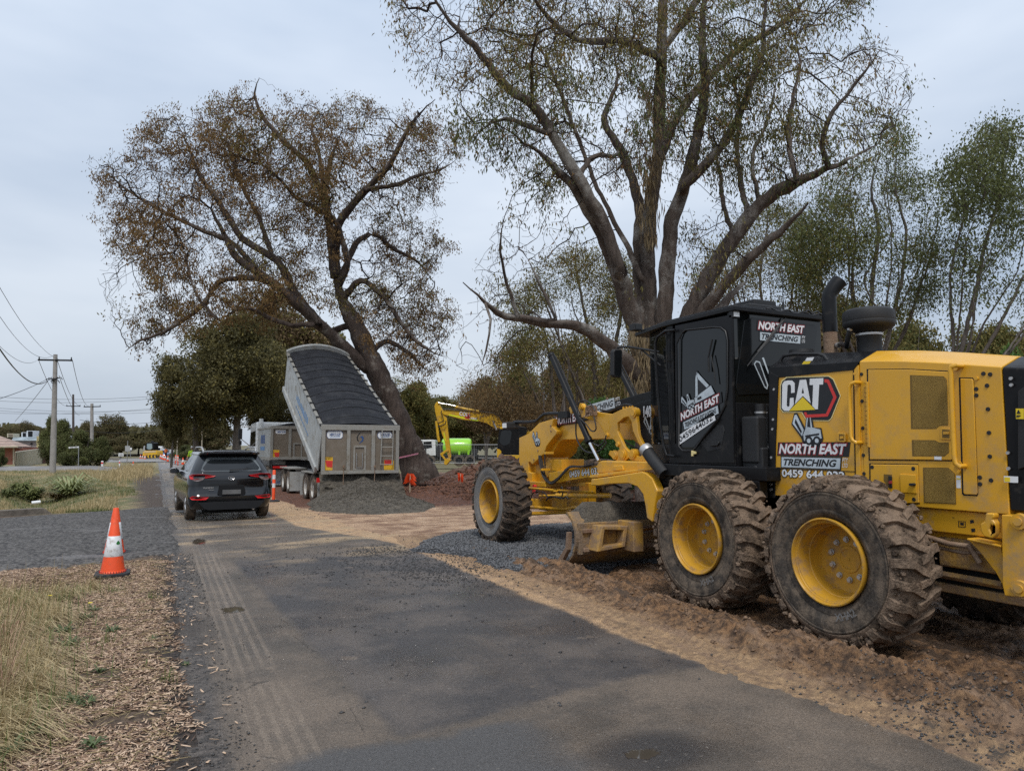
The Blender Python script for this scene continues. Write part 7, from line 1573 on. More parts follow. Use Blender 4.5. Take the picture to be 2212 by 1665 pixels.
t_ = sgn('notice_board', 'low white notice board on the ground left of the grey sign', 'sign', 86, (755,905), (755,895,.03), [('board', [(705,835),(802,838),(800,902),(703,898)], m_white, 0)])
for k in range(3): cpl('writing_line', W3, 85.9, [(718,850+k*16),(788,852+k*16),(788,856+k*16),(718,854+k*16)], .01, m_trim, t_)
sn = sgn('street_sign', 'white street name blade on a galvanised post in front of the bushes', 'street sign', 56, (1695,1455), (1700,975,.03), [('name_blade', [(1482,980),(1702,968),(1702,996),(1484,1012)], m_white, 0)], view=W2)
for k, (x0, w_) in enumerate(((1505,16),(1526,14),(1545,18),(1568,14),(1606,15),(1626,18),(1650,14))): cpl('faded_letter', W2, 55.9, [(x0,986-k),(x0+w_,985-k),(x0+w_,999-k),(x0,1000-k)], .002, m_trim, sn)
for i, (p0, p1, lb) in enumerate((((395,985),(388,1140),'thick white guide post left of the culvert'),((712,975),(722,1165),'thin white guide post at the culvert edge'))):
    t = thing('guide_post', lb, 'guide post', base_at(W3, p1, 60)); q = MB(); a, b_ = cpt(W3, p0, 60), cpt(W3, p1, 60); w_ = .09 if i == 0 else .05; q.box(b_.x-w_, b_.x+w_, b_.y-.03, b_.y+.03, b_.z-.1, a.z); q.xf(MC); q.build('post', m_white, t, .01); q = MB(); q.box(b_.x-w_, b_.x+w_, b_.y-.034, b_.y-.031, a.z-.25, a.z-.12); q.xf(MC); q.build('reflector', m_red, t)
t = thing('culvert_wall', 'pale concrete culvert headwall between the guide posts', 'culvert', base_at(W3, (540, 975), 64)); cpl('wall', W3, 64, [(385,925),(700,930),(715,965),(640,980),(560,965),(390,968)], .3, m_conc, t)
def pole_(name, label, view, Z, top, bot, r0, r1, m, arm=None, group='power poles'):
    t = thing(name, label, 'power pole', base_at(view, bot, Z), group); a, b_ = cpt(view, top, Z), cpt(view, bot, Z); a.y = b_.y
    q = MB(); q.tube([b_-Vector((0,0,.4)), b_.lerp(a,.5), a], [r0, (r0+r1)/2, r1], 16); q.xf(MC); q.build('pole', m, t, smooth=40)
    if arm:
        for (p, q_, r_) in arm:
            A_, B_ = cpt(view, p, Z-.1), cpt(view, q_, Z-.1); w = MB(); w.tube([A_, B_], r_, 4); w.xf(MC); w.build('crossarm', m_trim if r_ > .04 else m_grey, t)
            for s_ in (.03, .97): c_ = A_.lerp(B_, s_); w = MB(); w.cyl(c_, c_+Vector((0,0,.22)), .05, .03, 8); w.xf(MC); w.build('insulator', m_trim, t)
    return t
m_pole3 = mat('dark_wood_pole', (.075,.06,.055), .9, var=.2)
P1 = pole_('power_pole', 'tall grey concrete power pole in the grass with one crossarm', W1, 48, (376,598), (358,1400), .20, .125, m_conc, [((258,634),(490,638),.06)])
q = MB(); a = cpt(W1, (372,765), 47.8)
for k in range(7): b_ = a+Vector((-.55+k*.17, -.1, .12*math.sin(k*2.3))); q.tube([a, b_, b_+Vector((.1,0,-.15))], .028, 6)
q.cyl(a-Vector((.2,0,.1)), a+Vector((.22,0,.1)), .06, .06, 8); q.xf(MC); q.build('cable_bracket', m_blk2, P1)
P2 = pole_('power_pole', 'dark wooden power pole seen above the bushes', W1, 95, (496,868), (497,1260), .17, .12, m_pole3, [((450,947),(545,948),.05)])
P3 = pole_('power_pole', 'shorter pole with crossarm in front of the far trees', W1, 88, (623,930), (622,1290), .22, .17, m_conc, [((568,952),(682,950),.06)])
pole_('street_light_pole', 'slim pale pole among the lane posts', W3, 92, (1860,290), (1828,900), .075, .055, mat('pale_timber', (.38,.34,.27), .8), group=None)
pole_('street_light_pole', 'slim pole above the roof of the black car', T5, 80, (608,1410), (606,1700), .07, .05, bpy.data.materials['pale_timber'], group=None)
def wire(par, pts, r=.012):
    """pts: (view, px, Z); hangs in straight runs between the sighted points"""
    q = MB(); q.tube([cpt(v_, p, Z) for v_, p, Z in pts], r, 4, False); q.xf(MC); return q.build('wire', m_hose, par)
def sag(view, p0, Z0, p1, Z1, s_, par, r=.012, n=14):
    a, b_ = cpt(view, p0, Z0), cpt(view, p1, Z1); q = MB(); q.tube([a.lerp(b_, k/n)-Vector((0,0,s_*4*(k/n)*(1-k/n))) for k in range(n+1)], r, 4, False); q.xf(MC); return q.build('wire', m_hose, par)
for (p0, p1, s_, r_) in (((-60,40),(480,636),.9,.010),((-60,250),(372,598),.8,.010),((-60,480),(262,630),.5,.010),((-60,470),(350,752),.9,.028)): sag(W1, p0, 22, p1, 47.9, s_, P1, r_)
for (p0, p1, Z1, s_) in (((330,760),(-60,915),34,.1),((330,770),(100,1052),66,.1),((492,642),(600,945),88,.8),((262,636),(450,945),95,.8),((390,640),(545,945),95,.8),((400,740),(540,1010),88,.6)): sag(W1, p0, 47.9, p1, Z1, s_, P1, .018)
for (y0, y1, Z_) in ((880,878,105),(908,893,105),(955,972,120),(972,988,120),(992,960,120)): sag(W1, (-80,y0), Z_, (1080,y1), Z_, .5, P2, .022)
for (y0, y1) in ((1040,1052),(1110,1105)): sag(W1, (540,y0), 88, (1080,y1), 95, .4, P3, .022)
# ================================================================ house, sheds, fences on the left
m_brick, b = new_mat('red_brick'); g_ = X.t.nodes.new('ShaderNodeTexBrick'); ge = X.t.nodes.new('ShaderNodeNewGeometry'); mpn = X.t.nodes.new('ShaderNodeMapping'); mpn.inputs['Rotation'].default_value = (R(90), 0, 0); X.t.links.new(ge.outputs['Position'], mpn.inputs[0]); X.t.links.new(mpn.outputs[0], g_.inputs[0])
g_.inputs['Color1'].default_value = (.26,.07,.04,1); g_.inputs['Color2'].default_value = (.34,.11,.07,1); g_.inputs['Mortar'].default_value = (.30,.22,.18,1); g_.inputs['Scale'].default_value = 3; X.t.links.new(g_.outputs[0], b.inputs['Base Color']); b.inputs['Roughness'].default_value = .9
m_tile, b = new_mat('roof_tiles'); x, y, z = XYZ(); rw = (z*PI*2*3.4).sin().up(-.9, -.5); c = MIX(NZ(2, 5, .7).up(.3, .7), (.26,.17,.13), (.42,.31,.25)); done(b, SCL(c, .55+rw*.5), .8)
m_cream2 = mat('cream_steel_sheet', (.48,.44,.33), .5, var=.08); m_zinc = mat('zinc_sheet', (.36,.42,.44), .4, .2); m_whs = mat('white_sheet', (.62,.66,.70), .5)
hs = thing('brick_house', 'red brick house with tan tiled hip roof at the left edge', 'house', base_at(W2, (100, 1400), 72))
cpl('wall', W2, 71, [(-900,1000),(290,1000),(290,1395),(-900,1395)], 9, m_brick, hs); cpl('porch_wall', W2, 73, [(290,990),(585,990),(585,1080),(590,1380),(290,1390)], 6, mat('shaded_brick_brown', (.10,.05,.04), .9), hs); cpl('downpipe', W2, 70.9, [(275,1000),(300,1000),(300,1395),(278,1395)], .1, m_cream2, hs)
q = MB(); L_, C_, D_, Rr, R2 = cpt(W2, (-900,985), 70), cpt(W2, (385,968), 70), cpt(W2, (690,975), 78), cpt(W2, (-20,735), 76), cpt(W2, (-900,735), 76); B_ = D_+Vector((-16, 3, 0))
dn = Vector((0,0,-.16)); q.add([L_, C_, D_, Rr, R2, L_+dn, C_+dn, D_+dn, B_, B_+dn], [(0,1,3,4),(1,2,3),(0,5,6,1),(1,6,7,2),(2,8,4,3),(5,9,7,6),(2,7,9,8)]); q.xf(MC); q.build('roof', m_tile, hs)
cpl('gutter', W2, 69.9, [(-900,978),(385,960),(385,985),(-900,1000)], .12, m_cream2, hs)
sh = thing('shed', 'long low building with zinc roof behind the brick house', 'shed', base_at(W2, (600, 1100), 90)); cpl('wall', W2, 90, [(240,850),(790,850),(790,1100),(240,1100)], 8, mat('mauve_wall', (.34,.29,.27), .8), sh); q = MB(); A_, B_, C_, D_ = cpt(W2, (250,835), 89.5), cpt(W2, (800,830), 89.5), cpt(W2, (795,770), 95), cpt(W2, (290,770), 95); q.add([A_, B_, C_, D_, A_+dn*.5, B_+dn*.5, C_+Vector((0,5,-.8)), D_+Vector((0,5,-.8))], [(0,1,2,3),(0,4,5,1),(2,6,7,3)]); q.xf(MC); q.build('roof', m_zinc, sh)
cpl('vent', W2, 89.8, [(645,925),(668,890),(690,925)], .2, m_vent_dk, sh); cpl('corner_wall', W2, 88, [(790,755),(850,745),(850,1060),(790,1060)], 2, mat('yellow_render', (.58,.48,.24), .8), sh)
s2 = thing('shed', 'white metal shed behind the bushes', 'shed', base_at(W2, (900, 1100), 94)); cpl('wall', W2, 94, [(850,765),(960,730),(1000,790),(1000,1100),(850,1100)], 6, m_whs, s2); cpl('lean_roof', W2, 86, [(583,1018),(960,1022),(960,1066),(583,1060)], 3, m_whs, s2)
for i, (x0, x1, y0, y1, lb) in enumerate(((460,572,665,772,'smaller of the two pale coolers on the zinc roof'),(575,716,632,772,'larger pale cooler on the zinc roof'),(150,285,692,775,'brown cooler on the roof above the tiles'))):
    t = thing('roof_cooler', lb, 'air cooler', base_at(W2, (x0, y1), 92), 'roof coolers'); cpl('case', W2, 92, [(x0,y0),(x1,y0),(x1,y1),(x0,y1)], 1.2, m_whs if i < 2 else m_cream2, t, bevel=.03); cpl('grille', W2, 91.95, [(x0+28,y0+8),(x1-14,y0+8),(x1-14,y1-12),(x0+28,y1-12)], .06, m_trim if i < 2 else m_taupe, t)
fn = thing('metal_fence', 'cream ribbed sheet metal fence beside the brick house', 'fence', base_at(W2, (320, 1470), 60))
a, b_ = cpt(W2, (320,1472), 60), cpt(W2, (1080,1330), 82); top_a = cpt(W2, (320,1098), 60).z; n = 60; v = []; f = []
for k in range(n+1):
    p = a.lerp(b_, k/n); o = .05 if k % 4 in (0, 1) else 0; zt_ = top_a+(b_.z+1.75-top_a)*k/n; v += [(p.x, p.y+o, p.z-.3), (p.x, p.y+o, zt_)]
    if k: f.append((2*k-2, 2*k, 2*k+1, 2*k-1))
q = MB(); q.add(v, f); q.add([(p[0], p[1]+.06, p[2]) for p in v], f); q.xf(MC); q.build('sheets', m_cream2, fn)
q = MB(); q.tube([(a.x, a.y-.02, top_a+.02), (b_.x, b_.y-.02, b_.z+1.77)], .05, 4); q.xf(MC); q.build('top_rail', m_cream2, fn)
for k in range(0, n, 4):
    p = a.lerp(b_, k/n); q = MB(); q.box(p.x-.015, p.x+.015, p.y-.02, p.y+.03, p.z-.1, top_a+(b_.z+1.75-top_a)*k/n); q.xf(MC); q.build('rib', mat_fence if k else (globals().__setitem__('mat_fence', mat('fence_shade', (.25,.23,.18), .6)) or mat_fence), fn)
# ================================================================ background trees, built once per kind and repeated
def proto_tree(name, label, seed, h, w, ml, ms, mb=None, nclump=16, leaves_n=9000, lsize=.24, trunkr=.28, base_h=.22, airy=.5, n_trunk=1):
    r_ = np.random.RandomState(seed); t = thing(name, label, 'tree', (0, 0, 0)); g = Grow(seed)
    for k in range(n_trunk):
        a = r_.rand()*6.28; sp = .05*h if n_trunk == 1 else .16*w
        pts = [(0, 0, -.4), (.0, 0, h*.1), (math.cos(a)*sp*.4, math.sin(a)*sp*.4, h*.3), (math.cos(a)*sp, math.sin(a)*sp, h*.55), (math.cos(a)*sp*1.5, math.sin(a)*sp*1.5, h*.8)]
        g.limb(pts, [trunkr, trunkr*.85, trunkr*.7, trunkr*.45, trunkr*.15], step=.5)
    cl = []
    while len(cl) < nclump:
        p = r_.uniform(-1, 1, 3); 
        if np.linalg.norm(p) < 1: cl.append((p[0]*w*.40, p[1]*w*.40, h*(base_h+.10)+(p[2]*.5+.5)*h*(.88-base_h-.1), w*r_.uniform(.09, .21)))
    T = [c[:3] for c in cl]; g.reach(T, wig=.3, step=.5, upb=.3)
    P = []
    for c in cl:
        k = int(leaves_n/nclump); d = r_.randn(k, 3); d /= np.linalg.norm(d, axis=1)[:, None]; rad = c[3]*(.45+.6*r_.rand(k)**.5); m_ = d*rad[:, None]; m_[:, 2] *= .75
        lob = .7+.6*vnoise(d[:, 0]*2.3+c[0], d[:, 1]*2.3+c[1], seed); P.append(np.array(c[:3])+m_*lob[:, None])
    P = np.concatenate(P); s_ = P[r_.choice(len(P), 260, replace=False)]; g.reach(s_, wig=.2, step=.4, upb=.2, maxd=3)
    g.radii(.012, 2.1, trunkr*.5); g.mesh('trunk', 'branches', mb or m_barkC, m_twig, t, 10, 3)
    o1 = leaves('crown', P, r_, 2, lsize, ml, t, lsize*.7, airy, .28); leaves('crown', P[r_.rand(len(P)) < .3], r_, 2, lsize, ms, t, lsize*.7, airy, .28)
    return t
pD = proto_tree('gum_tree', 'x', 41, 14, 11, m_leafD, m_leafB, nclump=46, leaves_n=19000, lsize=.23, trunkr=.42, base_h=.16)
pO = proto_tree('gum_tree', 'x', 43, 12, 9, m_leafB, m_leafG, nclump=34, leaves_n=9000, lsize=.25, trunkr=.24, base_h=.25, n_trunk=2)
pR = proto_tree('gum_tree', 'x', 47, 11, 9, m_leafR, m_leafB, nclump=30, leaves_n=8000, lsize=.24, trunkr=.2, base_h=.22, n_trunk=3)
pF = proto_tree('gum_tree', 'x', 53, 12, 12, m_leafD, m_leafR, nclump=34, leaves_n=7000, lsize=.42, trunkr=.3, base_h=.12)
pG = proto_tree('shrub', 'x', 59, 4.2, 4.4, m_leafG, m_leafD, nclump=16, leaves_n=8000, lsize=.14, trunkr=.10, base_h=.0)
pL = proto_tree('shrub', 'x', 61, 4.0, 4.4, m_leafL, m_leafL, nclump=16, leaves_n=7000, lsize=.13, trunkr=.09, base_h=.02)
protos = {'D': (pD, 14, 11), 'O': (pO, 12, 9), 'R': (pR, 11, 9), 'F': (pF, 12, 12), 'G': (pG, 4.2, 4.4), 'L': (pL, 4.0, 4.4)}
used_ = set()
def bgt(kind, px_, Z, topy, wpx, label, group, rz=0, bot=None):
    """px: where the trunk stands (overview sights), topy: top of crown, wpx: its spread"""
    p, H0, W0 = protos[kind]; d = dep((px_, 960), Z); y = float(d[1]); zb = float(base(y)) if bot is None else bot
    zt_ = dep((px_, topy), Z)[2]; hh = (zt_-zb)/(H0*1.0); ww = wpx/FPX*Z/W0
    loc = (float(d[0]), y, zb)
    if kind not in used_: used_.add(kind); p.location = loc; p.rotation_euler = (0, 0, rz); p.scale = (ww, ww, hh); p['label'] = label; o = p
    else: o = dup(p, loc, rz, label, (ww, ww, hh))
    o['group'] = group; o['category'] = 'tree' if kind in 'DORF' else 'shrub'; return o
GT = 'trees behind the works'; GL = 'trees beyond the left verge'; GS = 'shrubs'
bgt('D', 512, 58, 650, 275, 'big dark evergreen gum with dense crown behind the black car', GT, 0)
bgt('D', 425, 60, 715, 185, 'dark gum whose low crown overhangs the lane posts', GT, 2.1)
bgt('D', 372, 62, 822, 78, 'small rounded dark gum at the left end of the dense clump', GT, 4.0)
bgt('R', 590, 74, 605, 270, 'taller olive-brown gum rising behind the dense dark one', GT, 1.0)
bgt('O', 660, 80, 655, 210, 'olive gum seen behind the raised tipper body', GT, .4)
bgt('D', 590, 66, 800, 120, 'dark gum directly behind the tipper truck bin', GT, 5.2)
bgt('F', 245, 150, 890, 75, 'dark round gum behind the shorter power pole', GL, 0)
bgt('F', 190, 140, 905, 60, 'dark gum left of the shorter power pole', GL, 1.2)
bgt('F', 300, 165, 915, 80, 'low dark gum above the give way sign', GL, 2.2)
bgt('F', 345, 150, 925, 95, 'wide dark gum behind the road roller', GL, 3.1)
bgt('F', 262, 125, 938, 70, 'bushy gum above the notice board', GL, 4.1)
bgt('F', 395, 120, 925, 90, 'dark gum behind the blue car', GL, 5.3)
bgt('F', 450, 110, 905, 110, 'shady gum behind the worker in yellow', GL, .6)
bgt('F', 55, 120, 905, 52, 'grey-green rounded gum behind the zinc roof', GL, 1.6)
bgt('F', 15, 110, 915, 60, 'green tree above the tiled roof at the left edge', GL, 2.7)
bgt('F', 88, 118, 925, 40, 'low green tree between the sheds and the power pole', GL, 3.4)
bgt('G', 112, 64, 893, 62, 'tall dark bush right behind the concrete power pole', GS, 0)
bgt('G', 142, 63, 902, 70, 'dark green bush between the power pole and the street sign', GS, 2)
bgt('G', 185, 61, 926, 85, 'broad yellow-green bush right of the street sign', GS, 1)
bgt('G', 218, 62, 940, 52, 'dark low bush at the right end of the row', GS, 3.3)
bgt('G', 160, 58, 965, 60, 'brownish low bush at the foot of the street sign', GS, 4.3)
bgt('G', 2, 55, 965, 28, 'green shrub cut off by the left edge before the brick wall', GS, 5)
bgt('G', 400, 100, 960, 70, 'pale green bush behind the caravan', GS, 5.6)
bgt('O', 870, 82, 790, 130, 'olive gum right of the leaning trunk', GT, .3); bgt('O', 925, 88, 835, 120, 'olive gum above the white truck cab', GT, 1.7)
bgt('O', 985, 92, 830, 120, 'olive-brown gum above the excavator stick', GT, 2.9); bgt('R', 1050, 90, 800, 140, 'reddish gum above the lime green tank', GT, .9)
bgt('O', 1130, 85, 760, 150, 'olive gum above the excavator boom', GT, 4.4); bgt('R', 1220, 80, 745, 160, 'bronze-leaved gum above the grader nose', GT, 2.2)
bgt('O', 1310, 75, 735, 150, 'olive gum behind the grader lift cylinder', GT, 5.0); bgt('F', 820, 100, 850, 120, 'dark gum low behind the leaning trunk', GT, 5.9)
bgt('F', 1010, 105, 885, 160, 'dark gum low behind the water truck', GT, .2); bgt('F', 1180, 100, 860, 170, 'dark gum low behind the excavator cab', GT, 1.9)
bgt('F', 930, 110, 890, 120, 'dark gum at the foot of the olive trees', GT, 3.9); bgt('O', 1500, 70, 640, 210, 'olive gum behind the grader cab', GT, 3.6)
bgt('O', 1650, 62, 610, 210, 'olive gum behind the exhaust stack', GT, 1.2); bgt('R', 1800, 56, 600, 210, 'reddish gum above the pre-cleaner', GT, 3.0); bgt('O', 1960, 60, 630, 200, 'olive gum above the yellow hood', GT, .7)
bgt('O', 2120, 52, 650, 190, 'rounded olive gum above the black radiator guard', GT, 4.8); bgt('O', 2230, 56, 640, 170, 'olive gum cut by the right edge', GT, 2.5)
bgt('L', 2205, 34, 722, 90, 'bright green tree at the right edge behind the hood', GS, 1.0, )
bgt('L', 1325, 23, 845, 190, 'bright green shrub behind the grader boom', GS, 2.0); bgt('G', 1275, 22.5, 930, 120, 'dark green shrub under the grader boom', GS, 2.6)
bgt('L', 1400, 25, 800, 120, 'fresh green sapling against the old trunk', GS, 3.6)
# far wood that closes the horizon
r_ = np.random.RandomState(77); P = []
for (x0, x1, Z0, Z1, t0, t1) in ((-40, 480, 150, 200, 932, 918), (780, 1500, 120, 160, 880, 850), (1500, 2400, 90, 130, 830, 780)):
    n = 9000; px_ = r_.uniform(x0, x1, n); Zs = r_.uniform(Z0, Z1, n); tt = (px_-x0)/(x1-x0); top_ = t0+(t1-t0)*tt+26*(vnoise(px_*.021, px_*0+x0, 9)-.3)+8*(vnoise(px_*.11, px_*0, 10)-.5)
    py_ = top_+(958-top_)*r_.rand(n)**1.2
    P += [dep((a, b_), c_) for a, b_, c_ in zip(px_, py_, Zs)]
fw_ = leaves('far_wood', np.array(P), r_, 3, 1.0, m_leafD, None, .6, .1, .55); tag(fw_, 'distant dark woodland closing the horizon', 'woodland', kind='stuff')
# ================================================================ stones, chips, grass
_ico = None
def stones(name, xy, zf, size, m, rs, label, cat='gravel'):
    """angular stones: squashed irregular six-corner solids"""
    n = len(xy); base_v = np.array([(1,0,0),(0,1,0),(-1,0,0),(0,-1,0),(0,0,1),(0,0,-1)], float); F = np.array([(0,1,4),(1,2,4),(2,3,4),(3,0,4),(1,0,5),(2,1,5),(3,2,5),(0,3,5)])
    v = base_v[None]*(1+.35*rs.randn(n, 6, 1)*.6+.0); v = v+rs.randn(n, 6, 3)*.18; a = rs.rand(n)*6.28; c_, s_ = np.cos(a), np.sin(a)
    x_ = v[..., 0]*c_[:, None]-v[..., 1]*s_[:, None]; y_ = v[..., 0]*s_[:, None]+v[..., 1]*c_[:, None]; sz = (size*(.5+.9*rs.rand(n)**2))[:, None]
    V_ = np.stack([x_*sz+xy[:, 0:1], y_*sz*.8+xy[:, 1:2], v[..., 2]*sz*.65+(zf(xy[:, 0], xy[:, 1])+sz[:, 0]*.25)[:, None]], -1)
    f = (F[None]+np.arange(n)[:, None, None]*6).reshape(-1, 3); o = bigmesh(name, V_.reshape(-1, 3), f, m); return tag(o, label, cat, kind='stuff')
rs = np.random.RandomState(31)
m_st1 = mat('blue_metal_stone', (.050,.052,.057), .75, var=.5, vscale=30, col2=(.165,.168,.175)); m_st3 = mat('brown_grey_stone', (.036,.031,.025), .85, vscale=20, col2=(.12,.104,.08), spec=.2); m_st2 = mat('dark_wet_stone', (.020,.020,.022), .5, vscale=30, col2=(.075,.072,.07))
n = 36000; xy = np.stack([rs.uniform(3.6, 10.4, n), 7.6+rs.rand(n)**1.1*5.2], 1); hh = grav_h(xy[:, 0], xy[:, 1]); keep = hh > base(xy[:, 1])+.02; stones('loose_rock', xy[keep], grav_h, .021, m_st1, rs, 'blue-grey crushed stones spread under the front wheel and blade')
def blob(cx, cy, sx, sy, n): return np.stack([cx+rs.randn(n)*sx, cy+rs.randn(n)*sy], 1)
xy = np.concatenate([blob(2.9, 9.6, .75, .55, 500), blob(3.3, 8.9, .35, .45, 700), blob(3.15, 10.9, .3, .35, 500), blob(2.0, 9.9, .6, .8, 160), blob(3.0, 8.0, .5, .5, 90), blob(3.9, 9.3, .4, .9, 500), blob(2.2, 5.8, 1.0, 1.6, 70), np.stack([rs.uniform(1.2, 3.8, 260), rs.uniform(4, 14, 260)], 1)])
xy = xy[(xy[:, 0] > .6) & (xy[:, 0] < 4.4)]; stones('loose_rock', xy, lambda a, b_: base(b_)+.012*(a > 3.7), .0125, m_st2, rs, 'dark stones scattered across the asphalt from the gravel bed')
xy = blob(4.45, 2.55, .45, .5, 1500); xy = xy[(xy[:, 0] > 3.75)]; stones('loose_rock', xy, lambda a, b_: dirt_h(a, b_), .011, m_st2, rs, 'dark stones mixed with mud in the near right corner')
xy = np.stack([rs.uniform(.02, .55, 2600), rs.uniform(2.5, 12, 2600)], 1); stones('loose_rock', xy, lambda a, b_: np.maximum(verge_h(a, b_), base(b_)), .0085, m_st2, rs, 'fine dark grit along the broken left edge of the road')
xy = np.concatenate([blob(5.6, 20.3, .8, 1.1, 5000), blob(5.2, 17.9, .8, .5, 350), blob(7.6, 19.6, .5, .8, 300)]); stones('loose_rock', xy, lambda a, b_: np.maximum(heap_h(a, b_), base(b_)), .017, m_st3, rs, 'dark stones lying on the gravel heap and rolled out from it')
# clods of clay round the near wheels
m_clod = mat('clay_clods', (.085,.052,.033), .9, vscale=5, col2=(.26,.165,.10), bump=.6, bscale=60)
xy = np.concatenate([np.stack([4.52+rs.randn(450)*.20, rs.uniform(2.6, 8.6, 450)], 1), np.stack([rs.uniform(4.2, 7.5, 900), rs.uniform(1.6, 7.8, 900)], 1)]); xy = xy[xy[:, 0] > 4.1]; stones('clay_clods', xy, lambda a, b_: dirt_h(a, b_), .019, m_clod, rs, 'broken clods of brown clay beside the rear wheels', 'mud')
m_clodr = mat('red_clods', (.06,.026,.016), .9, vscale=3, col2=(.20,.09,.05), bump=.6, bscale=40)
xy = np.concatenate([np.stack([rs.uniform(7.5, 15, 5000), rs.uniform(15.6, 33, 5000)], 1)]); xy = xy[(xy[:, 0]*.8+xy[:, 1] > 25)&(xy[:, 0] > 8.4-(xy[:, 1]-16)*.03)]; stones('clay_clods', xy, lambda a, b_: dirt_h(a, b_), .075, m_clodr, rs, 'churned clods of dark red soil beyond the gravel heap', 'mud')
# soil heaped on the blade
q = MB(); nx_ = 60; vv2_ = []
for i in range(nx_+1):
    for k in range(9):
        x_ = 4.92+3.0*i/nx_; t = k/8; h_ = .22*math.sin(PI*t)*(min(1, i/4)); vv2_.append((x_, 7.92+t*.40, .66+t*.08-.10*(1-t)+h_+.05*(float(vnoise(np.array(x_*7), np.array(t*5.), 4))-.5)))
q.add(vv2_, [(i*9+k, i*9+k+1, (i+1)*9+k+1, (i+1)*9+k) for i in range(nx_) for k in range(8)]); bs_ = q.build('load_of_gravel', m_heap, None, smooth=60); tag(bs_, 'ridge of grey gravel lying on top of the grader blade', 'gravel', kind='stuff')
def bgravel(a, b_): return .74+.08*np.sin((b_-7.92)/.4*3.1)
# chips
m_straw2 = mat('matted_straw', (.30,.23,.11), .7, vscale=9, col2=(.62,.50,.29), trans=.2); m_straw = mat('straw_grass', (.30,.225,.10), .7, vscale=22, col2=(.58,.46,.26), trans=.2); m_ggr = mat('green_grass', (.065,.095,.022), .6, vscale=2, col2=(.17,.20,.06), trans=.25); m_olive = mat('drying_grass', (.15,.14,.055), .7, vscale=1.5, col2=(.33,.28,.13), trans=.2)
m_ch = [mat('wood_chip_pale', (.46,.31,.20), .8, vscale=40, col2=(.68,.51,.37)), mat('wood_chip_tan', (.24,.145,.085), .8, vscale=40, col2=(.38,.25,.17)), mat('wood_chip_dark', (.07,.042,.028), .85, vscale=40, col2=(.16,.10,.07))]
def flakes(name, xy, zf, L_, W_, m, rs, label, cat, tilt=.35, lift=.006):
    n = len(xy); a = rs.rand(n)*6.28; l_ = L_*(.4+.9*rs.rand(n)); w_ = W_*(.5+.8*rs.rand(n)); z = zf(xy[:, 0], xy[:, 1])+lift+rs.rand(n)*.012
    u = np.stack([np.cos(a), np.sin(a), rs.randn(n)*tilt*.5], 1); v = np.stack([-np.sin(a), np.cos(a), rs.randn(n)*tilt], 1); c = np.stack([xy[:, 0], xy[:, 1], z], 1)
    P = np.stack([c-u*l_[:, None]/2-v*w_[:, None]/2, c+u*l_[:, None]/2-v*w_[:, None]*.3, c+u*l_[:, None]/2+v*w_[:, None]*.4, c-u*l_[:, None]/2+v*w_[:, None]/2], 1)
    P2 = P.copy(); P2[..., 2] -= .003
    V_ = np.concatenate([P, P2], 1).reshape(-1, 3); F = np.array([(0,1,2,3),(4,7,6,5),(0,4,5,1),(1,5,6,2),(2,6,7,3),(3,7,4,0)]); f = (F[None]+np.arange(n)[:, None, None]*8).reshape(-1, 4)
    return tag(bigmesh(name, V_, f, m), label, cat, kind='stuff')
n = 170000; xy = np.stack([rs.uniform(-2.6, .30, n), 2.0+9.4*rs.rand(n)**1.25], 1); dn_ = .5*vnoise(xy[:, 0]*1.3, xy[:, 1]*1.3, 3)+.5*vnoise(xy[:, 0]*4, xy[:, 1]*4, 6)
pr = sstep(.34, -.22, xy[:, 0]+.75*(dn_-.5))*sstep(.30, .50, dn_+.12); keep = rs.rand(n) < pr; xy = xy[keep]; k = rs.rand(len(xy))
flakes('wood_chips', xy[k < .42], verge_h, .040, .0068, m_ch[0], rs, 'pale pinkish wood chips strewn over the near left verge', 'wood chips'); flakes('wood_chips', xy[(k >= .42)&(k < .75)], verge_h, .038, .0068, m_ch[1], rs, 'tan bark chips mixed through the near left verge', 'wood chips'); flakes('wood_chips', xy[k >= .75], verge_h, .04, .011, m_ch[2], rs, 'dark rotted bark pieces in the near left verge', 'wood chips')
xy = np.stack([rs.uniform(-1.3, .16, 3000), 2.5+9*rs.rand(3000)**1.3], 1); flakes('leaf_litter', xy, verge_h, .10, .0026, m_straw, rs, 'long straws lying over the wood chips', 'leaf litter', .3, .012)
xy = np.stack([rs.uniform(-.1, .5, 260), rs.uniform(2.5, 12, 260)], 1); flakes('leaf_litter', xy, lambda a, b_: np.maximum(verge_h(a, b_), base(b_)), .05, .010, m_ch[0], rs, 'scattered straws along the dark road edge', 'leaf litter')
